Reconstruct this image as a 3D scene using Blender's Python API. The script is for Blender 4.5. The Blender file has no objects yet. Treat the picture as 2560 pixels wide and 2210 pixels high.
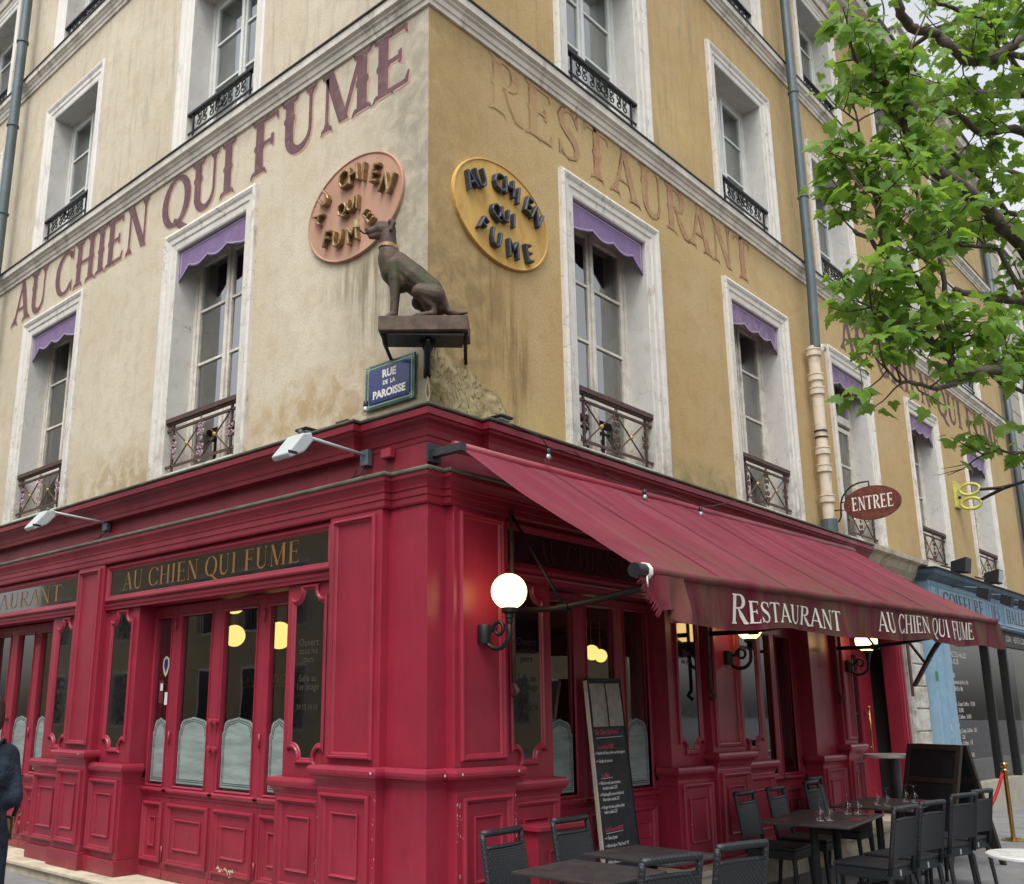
import bpy, bmesh, math, random
from mathutils import Vector, Matrix, noise
R = math.radians
PI = math.pi
random.seed(11)
scene = bpy.context.scene

# ------------------------------------------------------------------ camera, sky, sun, exposure
cam_data = bpy.data.cameras.new("camera")
cam = bpy.data.objects.new("camera", cam_data)
scene.collection.objects.link(cam)
scene.camera = cam
YAW, PITCH, ROLL = 43.366, 13.473, 0.061
cam.location = (-5.260, -5.135, 1.6)
cam.rotation_mode = 'XYZ'
M = Matrix.Rotation(R(YAW - 90), 4, 'Z') @ Matrix.Rotation(R(90 + PITCH), 4, 'X') @ Matrix.Rotation(R(ROLL), 4, 'Z')
cam.rotation_euler = M.to_euler()
cam_data.sensor_fit = 'HORIZONTAL'
cam_data.sensor_width = 36.0
cam_data.lens = 36.0 * 2403.8 / 2560.0
cam_data.shift_x = 174.9 / 2560.0
cam_data.shift_y = 93.5 / 2560.0
cam_data.clip_start = 0.05
cam_data.clip_end = 600

world = bpy.data.worlds.new("World")
scene.world = world
world.use_nodes = True
wn = world.node_tree.nodes
wl = world.node_tree.links
wn.clear()
w_out = wn.new("ShaderNodeOutputWorld")
w_bg = wn.new("ShaderNodeBackground")
w_sky = wn.new("ShaderNodeTexSky")
w_sky.sky_type = 'NISHITA'
w_sky.sun_disc = False
SUN_EL, SUN_AZ = 62.0, 205.0     # direction the light comes from (azimuth from +X, counter-clockwise)
w_sky.sun_elevation = R(SUN_EL)
w_sky.sun_rotation = R(90 - SUN_AZ)
w_sky.dust_density = 4.0
w_sky.air_density = 1.2
w_hsv = wn.new("ShaderNodeHueSaturation")
w_hsv.inputs['Saturation'].default_value = 0.22
w_hsv.inputs['Value'].default_value = 1.68
w_bg.inputs['Strength'].default_value = 0.14
wl.new(w_sky.outputs[0], w_hsv.inputs['Color'])
wl.new(w_hsv.outputs[0], w_bg.inputs['Color'])
wl.new(w_bg.outputs[0], w_out.inputs['Surface'])

sun_d = bpy.data.lights.new("sun", 'SUN')
sun_d.energy = 1.1
sun_d.angle = R(26)
sun_d.color = (1.0, 0.96, 0.9)
sun = bpy.data.objects.new("sun", sun_d)
scene.collection.objects.link(sun)
sv = Vector((math.cos(R(SUN_EL)) * math.cos(R(SUN_AZ)), math.cos(R(SUN_EL)) * math.sin(R(SUN_AZ)), math.sin(R(SUN_EL))))
sun.rotation_euler = sv.to_track_quat('Z', 'Y').to_euler()
sun.location = sv * 40

scene.view_settings.view_transform = 'Standard'
scene.view_settings.look = 'None'
scene.view_settings.exposure = 0.27
scene.view_settings.gamma = 1.0
scene.view_settings.use_curve_mapping = False
scene.render.engine = 'CYCLES'
scene.cycles.max_bounces = 8
scene.cycles.transparent_max_bounces = 16
scene.cycles.caustics_reflective = False
scene.cycles.caustics_refractive = False
scene.cycles.sample_clamp_indirect = 4.0

# ------------------------------------------------------------------ materials
def srgb(r, g, b):
    def f(c):
        c /= 255.0
        return c / 12.92 if c <= 0.04045 else ((c + 0.055) / 1.055) ** 2.4
    return (f(r), f(g), f(b), 1.0)

class NT:
    def __init__(self, name):
        self.m = bpy.data.materials.new(name)
        self.m.use_nodes = True
        self.n = self.m.node_tree.nodes
        self.l = self.m.node_tree.links
        self.n.clear()
        self.out = self.n.new("ShaderNodeOutputMaterial")
    def node(self, t, **k):
        n = self.n.new(t)
        for a, b in k.items():
            if a.startswith('_'):
                n.inputs[a[1:].replace('_', ' ')].default_value = b
            else:
                setattr(n, a, b)
        return n
    def pos(self, scale=(1, 1, 1)):
        g = self.node("ShaderNodeNewGeometry")
        v = self.node("ShaderNodeVectorMath", operation='MULTIPLY')
        v.inputs[1].default_value = scale
        self.l.new(g.outputs['Position'], v.inputs[0])
        return v.outputs[0]
    def obj(self, scale=(1, 1, 1)):
        g = self.node("ShaderNodeTexCoord")
        v = self.node("ShaderNodeVectorMath", operation='MULTIPLY')
        v.inputs[1].default_value = scale
        self.l.new(g.outputs['Object'], v.inputs[0])
        return v.outputs[0]
    def noise(self, vec, scale, detail=4, rough=0.55, dist=0.0):
        n = self.node("ShaderNodeTexNoise")
        n.inputs['Scale'].default_value = scale
        n.inputs['Detail'].default_value = detail
        n.inputs['Roughness'].default_value = rough
        n.inputs['Distortion'].default_value = dist
        self.l.new(vec, n.inputs['Vector'])
        return n.outputs['Fac']
    def ramp(self, fac, a, b, va=0.0, vb=1.0):
        n = self.node("ShaderNodeMapRange")
        n.inputs[1].default_value = a
        n.inputs[2].default_value = b
        n.inputs[3].default_value = va
        n.inputs[4].default_value = vb
        self.l.new(fac, n.inputs[0])
        return n.outputs[0]
    def math(self, op, a, b=None):
        n = self.node("ShaderNodeMath", operation=op)
        for i, x in enumerate((a, b)):
            if x is None:
                continue
            if isinstance(x, (int, float)):
                n.inputs[i].default_value = x
            else:
                self.l.new(x, n.inputs[i])
        return n.outputs[0]
    def mix(self, fac, a, b, blend='MIX'):
        n = self.node("ShaderNodeMix", data_type='RGBA', blend_type=blend)
        for i, x in ((0, fac), (6, a), (7, b)):
            if isinstance(x, (int, float, tuple)):
                n.inputs[i].default_value = x
            else:
                self.l.new(x, n.inputs[i])
        return n.outputs[2]
    def bump(self, h, strength=0.3, dist=0.01, prev=None):
        n = self.node("ShaderNodeBump")
        n.inputs['Strength'].default_value = strength
        n.inputs['Distance'].default_value = dist
        self.l.new(h, n.inputs['Height'])
        if prev:
            self.l.new(prev, n.inputs['Normal'])
        return n.outputs[0]
    def bsdf(self, color, rough=0.6, metal=0.0, normal=None, coat=0.0, spec=0.5, emit=None, estr=0.0):
        b = self.node("ShaderNodeBsdfPrincipled")
        for k, x in (('Base Color', color), ('Roughness', rough), ('Metallic', metal)):
            if isinstance(x, (int, float, tuple)):
                b.inputs[k].default_value = x
            else:
                self.l.new(x, b.inputs[k])
        b.inputs['Specular IOR Level'].default_value = spec
        b.inputs['Coat Weight'].default_value = coat
        if normal:
            self.l.new(normal, b.inputs['Normal'])
        if emit:
            b.inputs['Emission Color'].default_value = emit
            b.inputs['Emission Strength'].default_value = estr
        self.l.new(b.outputs[0], self.out.inputs[0])
        return b
    def xyz(self, vec):
        s = self.node("ShaderNodeSeparateXYZ")
        self.l.new(vec, s.inputs[0])
        return s.outputs

def simple(name, col, rough=0.6, metal=0.0, var=0.12, nscale=8.0, bump=0.0, bscale=80.0, spec=0.5, coat=0.0, dirt=None, dirt_amt=0.0, local=False, streak=1.0, bdist=0.004, dlo=0.52, dhi=0.72):
    t = NT(name)
    p = (t.obj if local else t.pos)((1, 1, streak))
    n1 = t.noise(p, nscale, 5, 0.6)
    dark = tuple(c * (1 - var) for c in col[:3]) + (1,)
    lite = tuple(min(1, c * (1 + var)) for c in col[:3]) + (1,)
    c = t.mix(t.ramp(n1, 0.35, 0.65), dark, lite)
    if dirt:
        n2 = t.noise(p, nscale * 0.6 + 1.3, 8, 0.7, 0.4)
        c = t.mix(t.ramp(n2, dlo, dhi, 0, dirt_amt), c, dirt)
    nb = None
    if bump:
        nb = t.bump(t.noise(p, bscale, 3), bump, bdist)
    r = t.ramp(t.noise(p, nscale * 2.3, 3), 0.3, 0.7, max(0.02, rough - 0.08), min(1, rough + 0.08))
    t.bsdf(c, r, metal, nb, coat, spec)
    return t.m

def plaster(name, base, side):
    """old lime render: mottled, streaked under sills and signs, stained near the corner"""
    t = NT(name)
    p = t.pos()
    x, y, z = t.xyz(p)
    u = y if side == 'L' else x
    n_big = t.noise(p, 0.9, 6, 0.6, 0.3)
    n_mid = t.noise(p, 5.0, 6, 0.65, 0.5)
    n_fine = t.noise(p, 90.0, 3, 0.7)
    n_grit = t.noise(p, 52.0, 5, 0.75)
    st = t.pos((7, 7, 0.55))
    n_str = t.noise(st, 1.5, 6, 0.65, 0.2)
    if side == 'L':
        lite, dark, grey = srgb(214, 206, 188), srgb(182, 164, 132), srgb(156, 150, 137)
        c = t.mix(t.ramp(n_big, 0.35, 0.68), base, lite)
        c = t.mix(t.ramp(n_mid, 0.48, 0.72, 0, 0.55), c, dark)
    else:
        lite, dark, grey = srgb(198, 176, 134), srgb(152, 122, 78), srgb(146, 134, 108)
        c = t.mix(t.ramp(n_big, 0.38, 0.7), base, lite)
        c = t.mix(t.ramp(n_mid, 0.5, 0.75, 0, 0.35), c, dark)
    c = t.mix(t.ramp(n_grit, 0.42, 0.60, 0, 0.5), c, dark)
    c = t.mix(t.ramp(t.noise(p, 24.0, 6, 0.8), 0.55, 0.68, 0, 0.45), c, lite)
    # vertical weather streaks
    c = t.mix(t.ramp(n_str, 0.56, 0.76, 0, 0.35), c, grey)
    # greyer render close to the corner
    near = t.ramp(u, 1.5, 0.0)
    c = t.mix(t.math('MULTIPLY', near, t.ramp(n_mid, 0.3, 0.6, 0.2, 0.75)), c, grey if side == 'L' else srgb(152, 128, 88))
    def blob(u0, z0, su, sz, amt, col, cc, sharp=n_str, lo=0.42, hi=0.6):
        du = t.math('DIVIDE', t.math('SUBTRACT', u, u0), su)
        dz = t.math('DIVIDE', t.math('SUBTRACT', z, z0), sz)
        d2 = t.math('ADD', t.math('MULTIPLY', du, du), t.math('MULTIPLY', dz, dz))
        m = t.math('MULTIPLY', t.ramp(d2, 1.0, 0.1, 0, amt), t.ramp(sharp, lo, hi))
        return t.mix(m, cc, col)
    if side == 'L':
        c = blob(0.62, 5.25, 0.55, 0.75, 0.55, srgb(96, 90, 66), c)
        c = blob(1.0, 5.4, 0.5, 0.3, 0.35, srgb(110, 98, 70), c)
        c = blob(0.25, 6.2, 0.4, 1.8, 0.4, srgb(126, 122, 104), c, n_mid, 0.3, 0.6)
        c = blob(1.2, 4.2, 1.6, 0.5, 0.6, srgb(164, 132, 84), c, n_mid, 0.35, 0.6)
        c = blob(4.9, 4.1, 1.3, 0.5, 0.6, srgb(154, 130, 84), c, n_mid, 0.35, 0.6)
    else:
        c = blob(0.9, 5.1, 0.5, 0.8, 0.5, srgb(124, 96, 58), c)
        c = blob(1.15, 4.4, 0.25, 1.0, 0.6, srgb(98, 78, 48), c)
        c = blob(0.4, 5.0, 0.7, 1.0, 0.55, srgb(118, 106, 78), c, n_mid, 0.35, 0.6)
        c = blob(1.7, 3.9, 1.6, 0.55, 0.7, srgb(196, 172, 118), c, n_mid, 0.3, 0.55)
        c = blob(4.6, 3.8, 1.2, 0.6, 0.8, srgb(120, 112, 76), c, n_mid, 0.35, 0.6)
        c = blob(8.0, 7.2, 9.0, 0.45, 0.45, srgb(206, 182, 134), c, n_mid, 0.4, 0.62)
        c = blob(4.0, 8.7, 1.6, 0.5, 0.6, srgb(204, 178, 128), c, n_mid, 0.35, 0.6)
    n_cr = t.noise(p, 1.1, 7, 0.62, 0.9)
    crk = t.ramp(t.math('ABSOLUTE', t.math('SUBTRACT', n_cr, 0.47)), 0.0022, 0.0, 0, 0.55)
    c = t.mix(crk, c, dark)
    c = t.mix(t.math('MULTIPLY', t.ramp(n_str, 0.5, 0.7, 0, 0.5), t.ramp(z, 7.1, 7.75)), c, grey)
    h1 = t.bump(n_fine, 0.5, 0.004)
    h2 = t.bump(n_mid, 0.25, 0.02, h1)
    t.bsdf(c, 0.92, 0, h2, spec=0.2)
    return t.m

M_ = {}
M_['plasterL'] = plaster("beige_render", srgb(201, 190, 168), 'L')
M_['plasterR'] = plaster("ochre_render", srgb(190, 163, 116), 'R')
M_['white'] = simple("chipped_white_paint", srgb(218, 214, 206), 0.7, var=0.06, nscale=3, bump=0.25, bscale=30, dirt=srgb(150, 140, 124), dirt_amt=0.6, streak=0.5)
M_['whiteold'] = simple("cracked_old_white_paint", srgb(212, 207, 196), 0.75, var=0.10, nscale=5, bump=0.6, bscale=26, dirt=srgb(128, 116, 98), dirt_amt=0.85, streak=0.35, bdist=0.01)
M_['reveal'] = simple("grey_white_reveal_paint", srgb(210, 208, 204), 0.75, var=0.08, nscale=2.5, bump=0.3, bscale=14, dirt=srgb(150, 140, 126), dirt_amt=0.5)
M_['stone'] = simple("pale_string_course_stone", srgb(216, 210, 198), 0.8, var=0.12, nscale=4, bump=0.3, bscale=40, dirt=srgb(96, 88, 76), dirt_amt=0.7, streak=0.4)
M_['slab'] = simple("sill_limestone", srgb(190, 180, 158), 0.8, var=0.15, nscale=6, bump=0.4, bscale=30, dirt=srgb(110, 100, 80), dirt_amt=0.8)
M_['zinc'] = simple("dark_zinc_capping", srgb(58, 60, 62), 0.5, metal=0.3, var=0.25, nscale=6)
M_['zincg'] = simple("grey_green_zinc_edge", srgb(96, 100, 88), 0.6, metal=0.2, var=0.3, nscale=5, dirt=srgb(60, 58, 40), dirt_amt=0.7)
M_['slate'] = simple("slate", srgb(78, 82, 92), 0.55, var=0.3, nscale=3)
M_['pipe'] = simple("grey_blue_downpipe", srgb(88, 100, 104), 0.45, metal=0.3, var=0.1, nscale=3)
M_['cream'] = simple("chipped_cream_paint", srgb(208, 196, 176), 0.6, var=0.06, nscale=7, dirt=srgb(120, 92, 70), dirt_amt=0.7, bump=0.2)
M_['iron'] = simple("black_ironwork", srgb(30, 32, 36), 0.45, metal=0.4, var=0.2)
M_['rustiron'] = simple("rusty_brown_ironwork", srgb(86, 66, 60), 0.7, metal=0.2, var=0.3, nscale=20, dirt=srgb(110, 64, 40), dirt_amt=0.7)
M_['pinkiron'] = simple("faded_pink_cast_iron", srgb(176, 150, 158), 0.7, var=0.25, nscale=30, dirt=srgb(100, 80, 84), dirt_amt=0.7)
M_['gold'] = simple("dull_gilding", srgb(190, 160, 90), 0.45, metal=0.4, var=0.3, nscale=20)
M_['brass'] = simple("polished_brass", srgb(180, 144, 76), 0.22, metal=1.0, var=0.08)
M_['sash'] = simple("white_sash_paint", srgb(214, 216, 212), 0.5, var=0.05, nscale=6)
M_['sashold'] = simple("yellowed_sash_paint", srgb(214, 208, 196), 0.6, var=0.12, nscale=9, dirt=srgb(128, 112, 92), dirt_amt=0.6)
M_['purple'] = simple("purple_lambrequin_paint", srgb(124, 102, 142), 0.75, var=0.10, nscale=7, dirt=srgb(158, 138, 168), dirt_amt=0.5)
M_['purplef'] = simple("faded_purple_paint", srgb(126, 104, 136), 0.8, var=0.25, nscale=9, dirt=srgb(186, 172, 186), dirt_amt=0.7, bump=0.2)
M_['mauve'] = simple("pale_mauve_trim", srgb(196, 184, 200), 0.7, var=0.06)
M_['dark'] = simple("dark_interior", srgb(52, 48, 46), 0.9, var=0.2, nscale=1)
M_['curtain'] = simple("grey_net_curtain", srgb(150, 158, 152), 0.9, var=0.15, nscale=4, streak=0.1)
M_['warm'] = simple("ochre_brown_interior_wall", srgb(120, 92, 58), 0.9, var=0.2, nscale=2)
M_['frost'] = simple("etched_glass", srgb(136, 150, 146), 0.3, var=0.2, nscale=3, streak=6)
M_['frostl'] = simple("clear_etched_line", srgb(54, 62, 62), 0.2, var=0.1)
M_['lettering'] = simple("faded_plum_wall_paint", srgb(104, 76, 80), 0.9, var=0.16, nscale=9, dirt=srgb(160, 136, 116), dirt_amt=0.45, bump=0.3, bscale=90)
M_['letterpink'] = simple("faded_pink_wall_paint", srgb(190, 150, 138), 0.9, var=0.12, nscale=9, dirt=srgb(200, 182, 150), dirt_amt=0.5)
M_['ghost'] = simple("worn_pinkish_wall_paint", srgb(168, 130, 104), 0.9, var=0.10, nscale=3, dirt=srgb(184, 157, 110), dirt_amt=0.9, dlo=0.47, dhi=0.64)
M_['ghostd'] = simple("worn_brown_outline_paint", srgb(100, 66, 48), 0.9, var=0.2, nscale=9, dirt=srgb(182, 154, 108), dirt_amt=1.0, dlo=0.46, dhi=0.56)
M_['goldlet'] = simple("gold_leaf_lettering", srgb(146, 104, 58), 0.4, metal=0.3, var=0.2, nscale=5)
M_['dimlet'] = simple("dim_painted_lettering", srgb(44, 36, 32), 0.5, var=0.1)
M_['greylet'] = simple("grey_painted_lettering", srgb(72, 68, 60), 0.5, var=0.1)
M_['whitelet'] = simple("white_lettering", srgb(226, 222, 214), 0.6, var=0.04)
M_['blackglass'] = simple("black_sign_glass", srgb(14, 15, 17), 0.03, var=0.1, spec=1.0, coat=0.6)
M_['black'] = simple("black_paint", srgb(22, 23, 25), 0.5, var=0.15)
M_['blackmat'] = simple("matt_black", srgb(24, 24, 26), 0.8, var=0.15)
M_['tabletop'] = simple("charcoal_tabletop", srgb(54, 50, 50), 0.42, var=0.22, nscale=9, local=True)
M_['chalk'] = simple("chalkboard", srgb(26, 28, 34), 0.6, var=0.25, nscale=5)
M_['slatewood'] = simple("dark_brown_wood", srgb(52, 44, 38), 0.6, var=0.2)
M_['pinkchalk'] = simple("pink_chalk", srgb(196, 70, 100), 0.9, var=0.2, nscale=30)
M_['whitechalk'] = simple("white_chalk", srgb(206, 206, 206), 0.9, var=0.15, nscale=30)
M_['paper'] = simple("grey_menu_paper", srgb(150, 146, 140), 0.6, var=0.2, nscale=12)
M_['paperw'] = simple("white_paper", srgb(214, 216, 218), 0.6, var=0.05)
M_['lightgrey'] = simple("light_grey_plastic", srgb(176, 184, 184), 0.4, var=0.06)
M_['signblue'] = simple("enamel_blue", srgb(36, 48, 104), 0.25, var=0.12, nscale=10, coat=0.4)
M_['signgreen'] = simple("enamel_green", srgb(40, 82, 74), 0.3, var=0.12, nscale=10, coat=0.3)
M_['ovalpink'] = simple("terracotta_sign_paint", srgb(184, 142, 118), 0.8, var=0.12, nscale=5, dirt=srgb(150, 140, 130), dirt_amt=0.5, streak=0.3, bump=0.2)
M_['ovalyel'] = simple("ochre_sign_paint", srgb(202, 162, 88), 0.75, var=0.12, nscale=5, dirt=srgb(150, 104, 44), dirt_amt=0.6, streak=0.4, bump=0.2)
M_['bronze'] = simple("dull_gold_letter", srgb(140, 112, 74), 0.4, metal=0.35, var=0.4, nscale=16)
M_['navylet'] = simple("slate_blue_letter", srgb(52, 58, 66), 0.5, var=0.2, nscale=16)
M_['plinth'] = simple("rusty_plinth", srgb(92, 74, 64), 0.8, var=0.3, nscale=10, dirt=srgb(66, 72, 48), dirt_amt=0.9, bump=0.4, bscale=30)
M_['pipewhite'] = simple("yellowed_clay", srgb(198, 184, 120), 0.5, var=0.2, nscale=40)
M_['entree'] = simple("rust_red_sign_paint", srgb(98, 46, 34), 0.6, var=0.35, nscale=14, dirt=srgb(140, 84, 60), dirt_amt=0.5)
M_['bluepaint'] = simple("powder_blue_paint", srgb(130, 162, 184), 0.5, var=0.07, nscale=4, dirt=srgb(100, 130, 150), dirt_amt=0.5)
M_['bluedark'] = simple("weathered_blue_zinc", srgb(74, 98, 112), 0.5, var=0.15, nscale=4, dirt=srgb(60, 66, 66), dirt_amt=0.7)
M_['scissor'] = simple("lime_yellow_paint", srgb(190, 190, 90), 0.5, var=0.15)
M_['greystone'] = simple("grey_ashlar", srgb(168, 162, 148), 0.85, var=0.12, nscale=3, bump=0.2)
M_['marble'] = simple("white_tabletop", srgb(224, 224, 218), 0.3, var=0.03, nscale=4)
M_['redrope'] = simple("red_rope_velvet", srgb(170, 20, 30), 0.8, var=0.1)
M_['napkin'] = simple("burgundy_paper_napkin", srgb(96, 30, 42), 0.85, var=0.1)
M_['steel'] = simple("stainless_steel", srgb(190, 190, 192), 0.2, metal=1.0, var=0.05)
M_['navy'] = simple("navy_cloth", srgb(24, 36, 52), 0.9, var=0.35, nscale=14, bump=1.0, bscale=12, bdist=0.03)
M_['denim'] = simple("dark_denim", srgb(22, 36, 52), 0.9, var=0.15, nscale=40)
M_['skin'] = simple("skin", srgb(190, 140, 115), 0.5, var=0.06)
M_['hair'] = simple("brown_hair", srgb(52, 36, 26), 0.6, var=0.2, nscale=60)
M_['tan'] = simple("tan_leather", srgb(150, 116, 84), 0.6, var=0.1)
M_['greentape'] = simple("green_tape", srgb(20, 120, 70), 0.5, var=0.1)
M_['sticker'] = simple("pale_sticker", srgb(170, 186, 160), 0.5, var=0.1)
M_['wire'] = simple("cream_cable", srgb(196, 180, 150), 0.6, var=0.1)
M_['carwhite'] = simple("silver_car_paint", srgb(170, 176, 182), 0.25, metal=0.4, var=0.03, coat=0.6)
M_['rubber'] = simple("tyre_rubber", srgb(20, 20, 20), 0.8, var=0.1)
M_['asphalt'] = simple("asphalt_pavement", srgb(120, 120, 120), 0.9, var=0.14, nscale=2.2, bump=0.5, bscale=120, dirt=srgb(92, 92, 92), dirt_amt=0.7)
M_['road'] = simple("road_asphalt", srgb(84, 84, 86), 0.9, var=0.14, nscale=1.5, bump=0.5, bscale=90)
M_['kerb'] = simple("granite_kerb", srgb(150, 146, 138), 0.85, var=0.2, nscale=20)
M_['opp'] = simple("cream_facade_render", srgb(176, 160, 128), 0.9, var=0.1, nscale=1)
M_['oppwin'] = simple("dark_window_glass", srgb(40, 46, 52), 0.1, var=0.3, nscale=1)

def crackle(name, base, amt, sc, line):
    t = NT(name)
    p = t.pos()
    w1 = t.noise(p, 3.0, 4, 0.6)
    v = t.node("ShaderNodeTexVoronoi", feature='DISTANCE_TO_EDGE')
    v.inputs['Scale'].default_value = sc
    vm = t.node("ShaderNodeVectorMath", operation='ADD')
    nn = t.node("ShaderNodeTexNoise")
    nn.inputs['Scale'].default_value = 6.0
    t.l.new(p, nn.inputs['Vector'])
    sc2 = t.node("ShaderNodeVectorMath", operation='SCALE')
    sc2.inputs['Scale'].default_value = 0.16
    t.l.new(nn.outputs['Color'], sc2.inputs[0])
    t.l.new(t.pos((1, 1, 2.2)), vm.inputs[0])
    t.l.new(sc2.outputs[0], vm.inputs[1])
    t.l.new(vm.outputs[0], v.inputs['Vector'])
    n1 = t.noise(p, 4.0, 6, 0.7)
    n2 = t.noise(t.pos((1, 1, 0.3)), 14.0, 6, 0.75)
    x, y, z = t.xyz(p)
    c = t.mix(t.ramp(n1, 0.35, 0.65), tuple(q * 0.88 for q in base[:3]) + (1,), base)
    c = t.mix(t.ramp(n2, 0.55, 0.68, 0, amt), c, srgb(138, 124, 104))
    foot = t.ramp(z, 4.75, 4.1)
    c = t.mix(t.math('MULTIPLY', foot, t.ramp(n1, 0.42, 0.6, 0, 0.7)), c, srgb(134, 130, 118))
    cr = t.math('MULTIPLY', t.ramp(v.outputs['Distance'], line, 0.0), t.ramp(w1, 0.50, 0.62, 0, 0.75))
    c = t.mix(cr, c, srgb(72, 62, 50))
    nb = t.bump(v.outputs['Distance'], 0.5, 0.012)
    nb = t.bump(n2, 0.4, 0.006, nb)
    t.bsdf(c, 0.78, 0, nb, spec=0.3)
    return t.m
M_['whiteold'] = crackle("cracked_old_white_paint", srgb(218, 214, 205), 0.7, 2.6, 0.014)
M_['reveal'] = crackle("cracked_grey_white_paint", srgb(208, 206, 201), 0.3, 1.5, 0.008)

def ghost(name, col, wallc, lo, hi):
    t = NT(name)
    p = t.pos()
    x, y, z = t.xyz(p)
    n1 = t.noise(p, 7.0, 6, 0.7, 0.3)
    wear = t.ramp(n1, lo, hi, 0, 0.92)
    worn = t.math('MULTIPLY', t.ramp(x, 2.6, 1.0), t.ramp(z, 7.62, 7.42, 0.35, 0.93))
    f = t.math('MAXIMUM', wear, worn)
    c = t.mix(f, col, wallc)
    t.bsdf(c, 0.92, 0, t.bump(t.noise(p, 52, 5, 0.75), 0.5, 0.004), spec=0.2)
    return t.m
M_['ghost'] = ghost("worn_pinkish_wall_paint", srgb(168, 128, 102), srgb(184, 158, 112), 0.46, 0.66)
M_['ghostd'] = ghost("worn_brown_outline_paint", srgb(108, 76, 60), srgb(182, 155, 108), 0.44, 0.56)

def red_paint(name, base, deep, rough):
    t = NT(name)
    p = t.pos()
    n1 = t.noise(p, 2.0, 5, 0.6, 0.2)
    n2 = t.noise(t.pos((1, 1, 0.12)), 26.0, 4, 0.6)
    n3 = t.noise(p, 13.0, 8, 0.75, 0.6)
    c = t.mix(t.ramp(n1, 0.35, 0.68), base, deep)
    c = t.mix(t.ramp(n2, 0.4, 0.7, 0, 0.18), c, tuple(min(1, v * 1.35 + 0.01) for v in base[:3]) + (1,))
    # tiny chips that show the pale undercoat
    chip = t.ramp(n3, 0.672, 0.68)
    x, y, z = t.xyz(p)
    low = t.ramp(z, 1.3, 0.9, 0.0, 1.0)
    chip = t.math('MULTIPLY', chip, t.ramp(low, 0.0, 0.2))
    c = t.mix(chip, c, srgb(206, 176, 172))
    c = t.mix(t.math('MULTIPLY', t.ramp(z, 0.55, 0.1), t.ramp(n3, 0.4, 0.6, 0, 0.6)), c, srgb(84, 50, 46))
    c = t.mix(t.ramp(n3, 0.60, 0.68, 0, 0.25), c, srgb(110, 60, 60))
    nb = t.bump(n2, 0.05, 0.003)
    nb = t.bump(t.noise(p, 70, 3), 0.06, 0.002, nb)
    r = t.ramp(n1, 0.3, 0.7, rough - 0.05, rough + 0.1)
    t.bsdf(c, r, 0, nb, spec=0.5)
    return t.m
M_['red'] = red_paint("crimson_gloss_paint", srgb(150, 41, 61), srgb(132, 33, 52), 0.35)
M_['redc'] = red_paint("crimson_cornice_and_shaded_frame_paint", srgb(134, 30, 48), srgb(112, 24, 40), 0.45)

def fabric(nm, CB, CD, dust):
    t = NT(nm)
    p = t.pos()
    n1 = t.noise(p, 1.6, 6, 0.65, 0.4)
    n2 = t.noise(t.pos((1.4, 0.35, 0.35)), 3.2, 6, 0.6, 0.5)
    x, y, z = t.xyz(p)
    c = t.mix(t.ramp(n1, 0.35, 0.7), CB, CD)
    nearfront = t.ramp(y, -1.1, -1.95)
    m = t.math('MULTIPLY', t.ramp(n2, 0.38, 0.64, 0, 0.7), nearfront)
    n5 = t.noise(t.pos((2.2, 0.25, 0.25)), 2.0, 5, 0.6, 0.3)
    c = t.mix(t.ramp(n5, 0.42, 0.68, 0, dust), c, srgb(150, 104, 112))
    c = t.mix(m, c, srgb(100, 82, 62))
    c = t.mix(t.ramp(n2, 0.62, 0.75, 0, 0.35), c, srgb(96, 66, 58))
    weave = t.noise(t.pos((1, 1, 1)), 260.0, 2)
    nb = t.bump(weave, 0.15, 0.001)
    nb = t.bump(n1, 0.4, 0.03, nb)
    b = t.bsdf(c, 0.85, 0, nb, spec=0.2)
    tr = t.node("ShaderNodeBsdfTranslucent")
    t.l.new(c, tr.inputs[0])
    mx = t.node("ShaderNodeMixShader")
    mx.inputs[0].default_value = 0.07
    t.l.new(b.outputs[0], mx.inputs[1])
    t.l.new(tr.outputs[0], mx.inputs[2])
    t.l.new(mx.outputs[0], t.out.inputs[0])
    return t.m
M_['canvas'] = fabric("burgundy_awning_canvas", srgb(124, 46, 64), srgb(108, 40, 54), 0.22)
M_['canvasv'] = fabric("dark_burgundy_valance_canvas", srgb(104, 26, 46), srgb(80, 20, 36), 0.1)

def glass(name, tint, ior=1.75, rough=0.01):
    t = NT(name)
    g = t.node("ShaderNodeNewGeometry")
    dt = t.node("ShaderNodeVectorMath", operation='DOT_PRODUCT')
    t.l.new(g.outputs['Normal'], dt.inputs[0])
    t.l.new(g.outputs['Incoming'], dt.inputs[1])
    ca = t.math('SUBTRACT', 1.0, t.math('ABSOLUTE', dt.outputs['Value']))
    f0 = ((ior - 1) / (ior + 1)) ** 2
    fr_ = t.math('ADD', f0, t.math('MULTIPLY', t.math('POWER', ca, 5.0), 1 - f0))
    tr = t.node("ShaderNodeBsdfTransparent")
    tr.inputs[0].default_value = tint
    gl = t.node("ShaderNodeBsdfGlossy")
    gl.inputs['Roughness'].default_value = rough
    # slightly uneven old panes
    nb = t.bump(t.noise(t.pos(), 1.7, 2), 0.05, 0.012)
    t.l.new(nb, gl.inputs['Normal'])
    mx = t.node("ShaderNodeMixShader")
    t.l.new(fr_, mx.inputs[0])
    t.l.new(tr.outputs[0], mx.inputs[1])
    t.l.new(gl.outputs[0], mx.inputs[2])
    t.l.new(mx.outputs[0], t.out.inputs[0])
    return t.m
M_['glass'] = glass("window_glass", (0.75, 0.8, 0.78, 1), 4.2)
M_['shopglass'] = glass("shop_window_glass", (0.9, 0.92, 0.9, 1), 2.5)
M_['wineglass'] = glass("clear_glassware", (0.995, 0.995, 0.995, 1), 1.6, 0.0)
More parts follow.
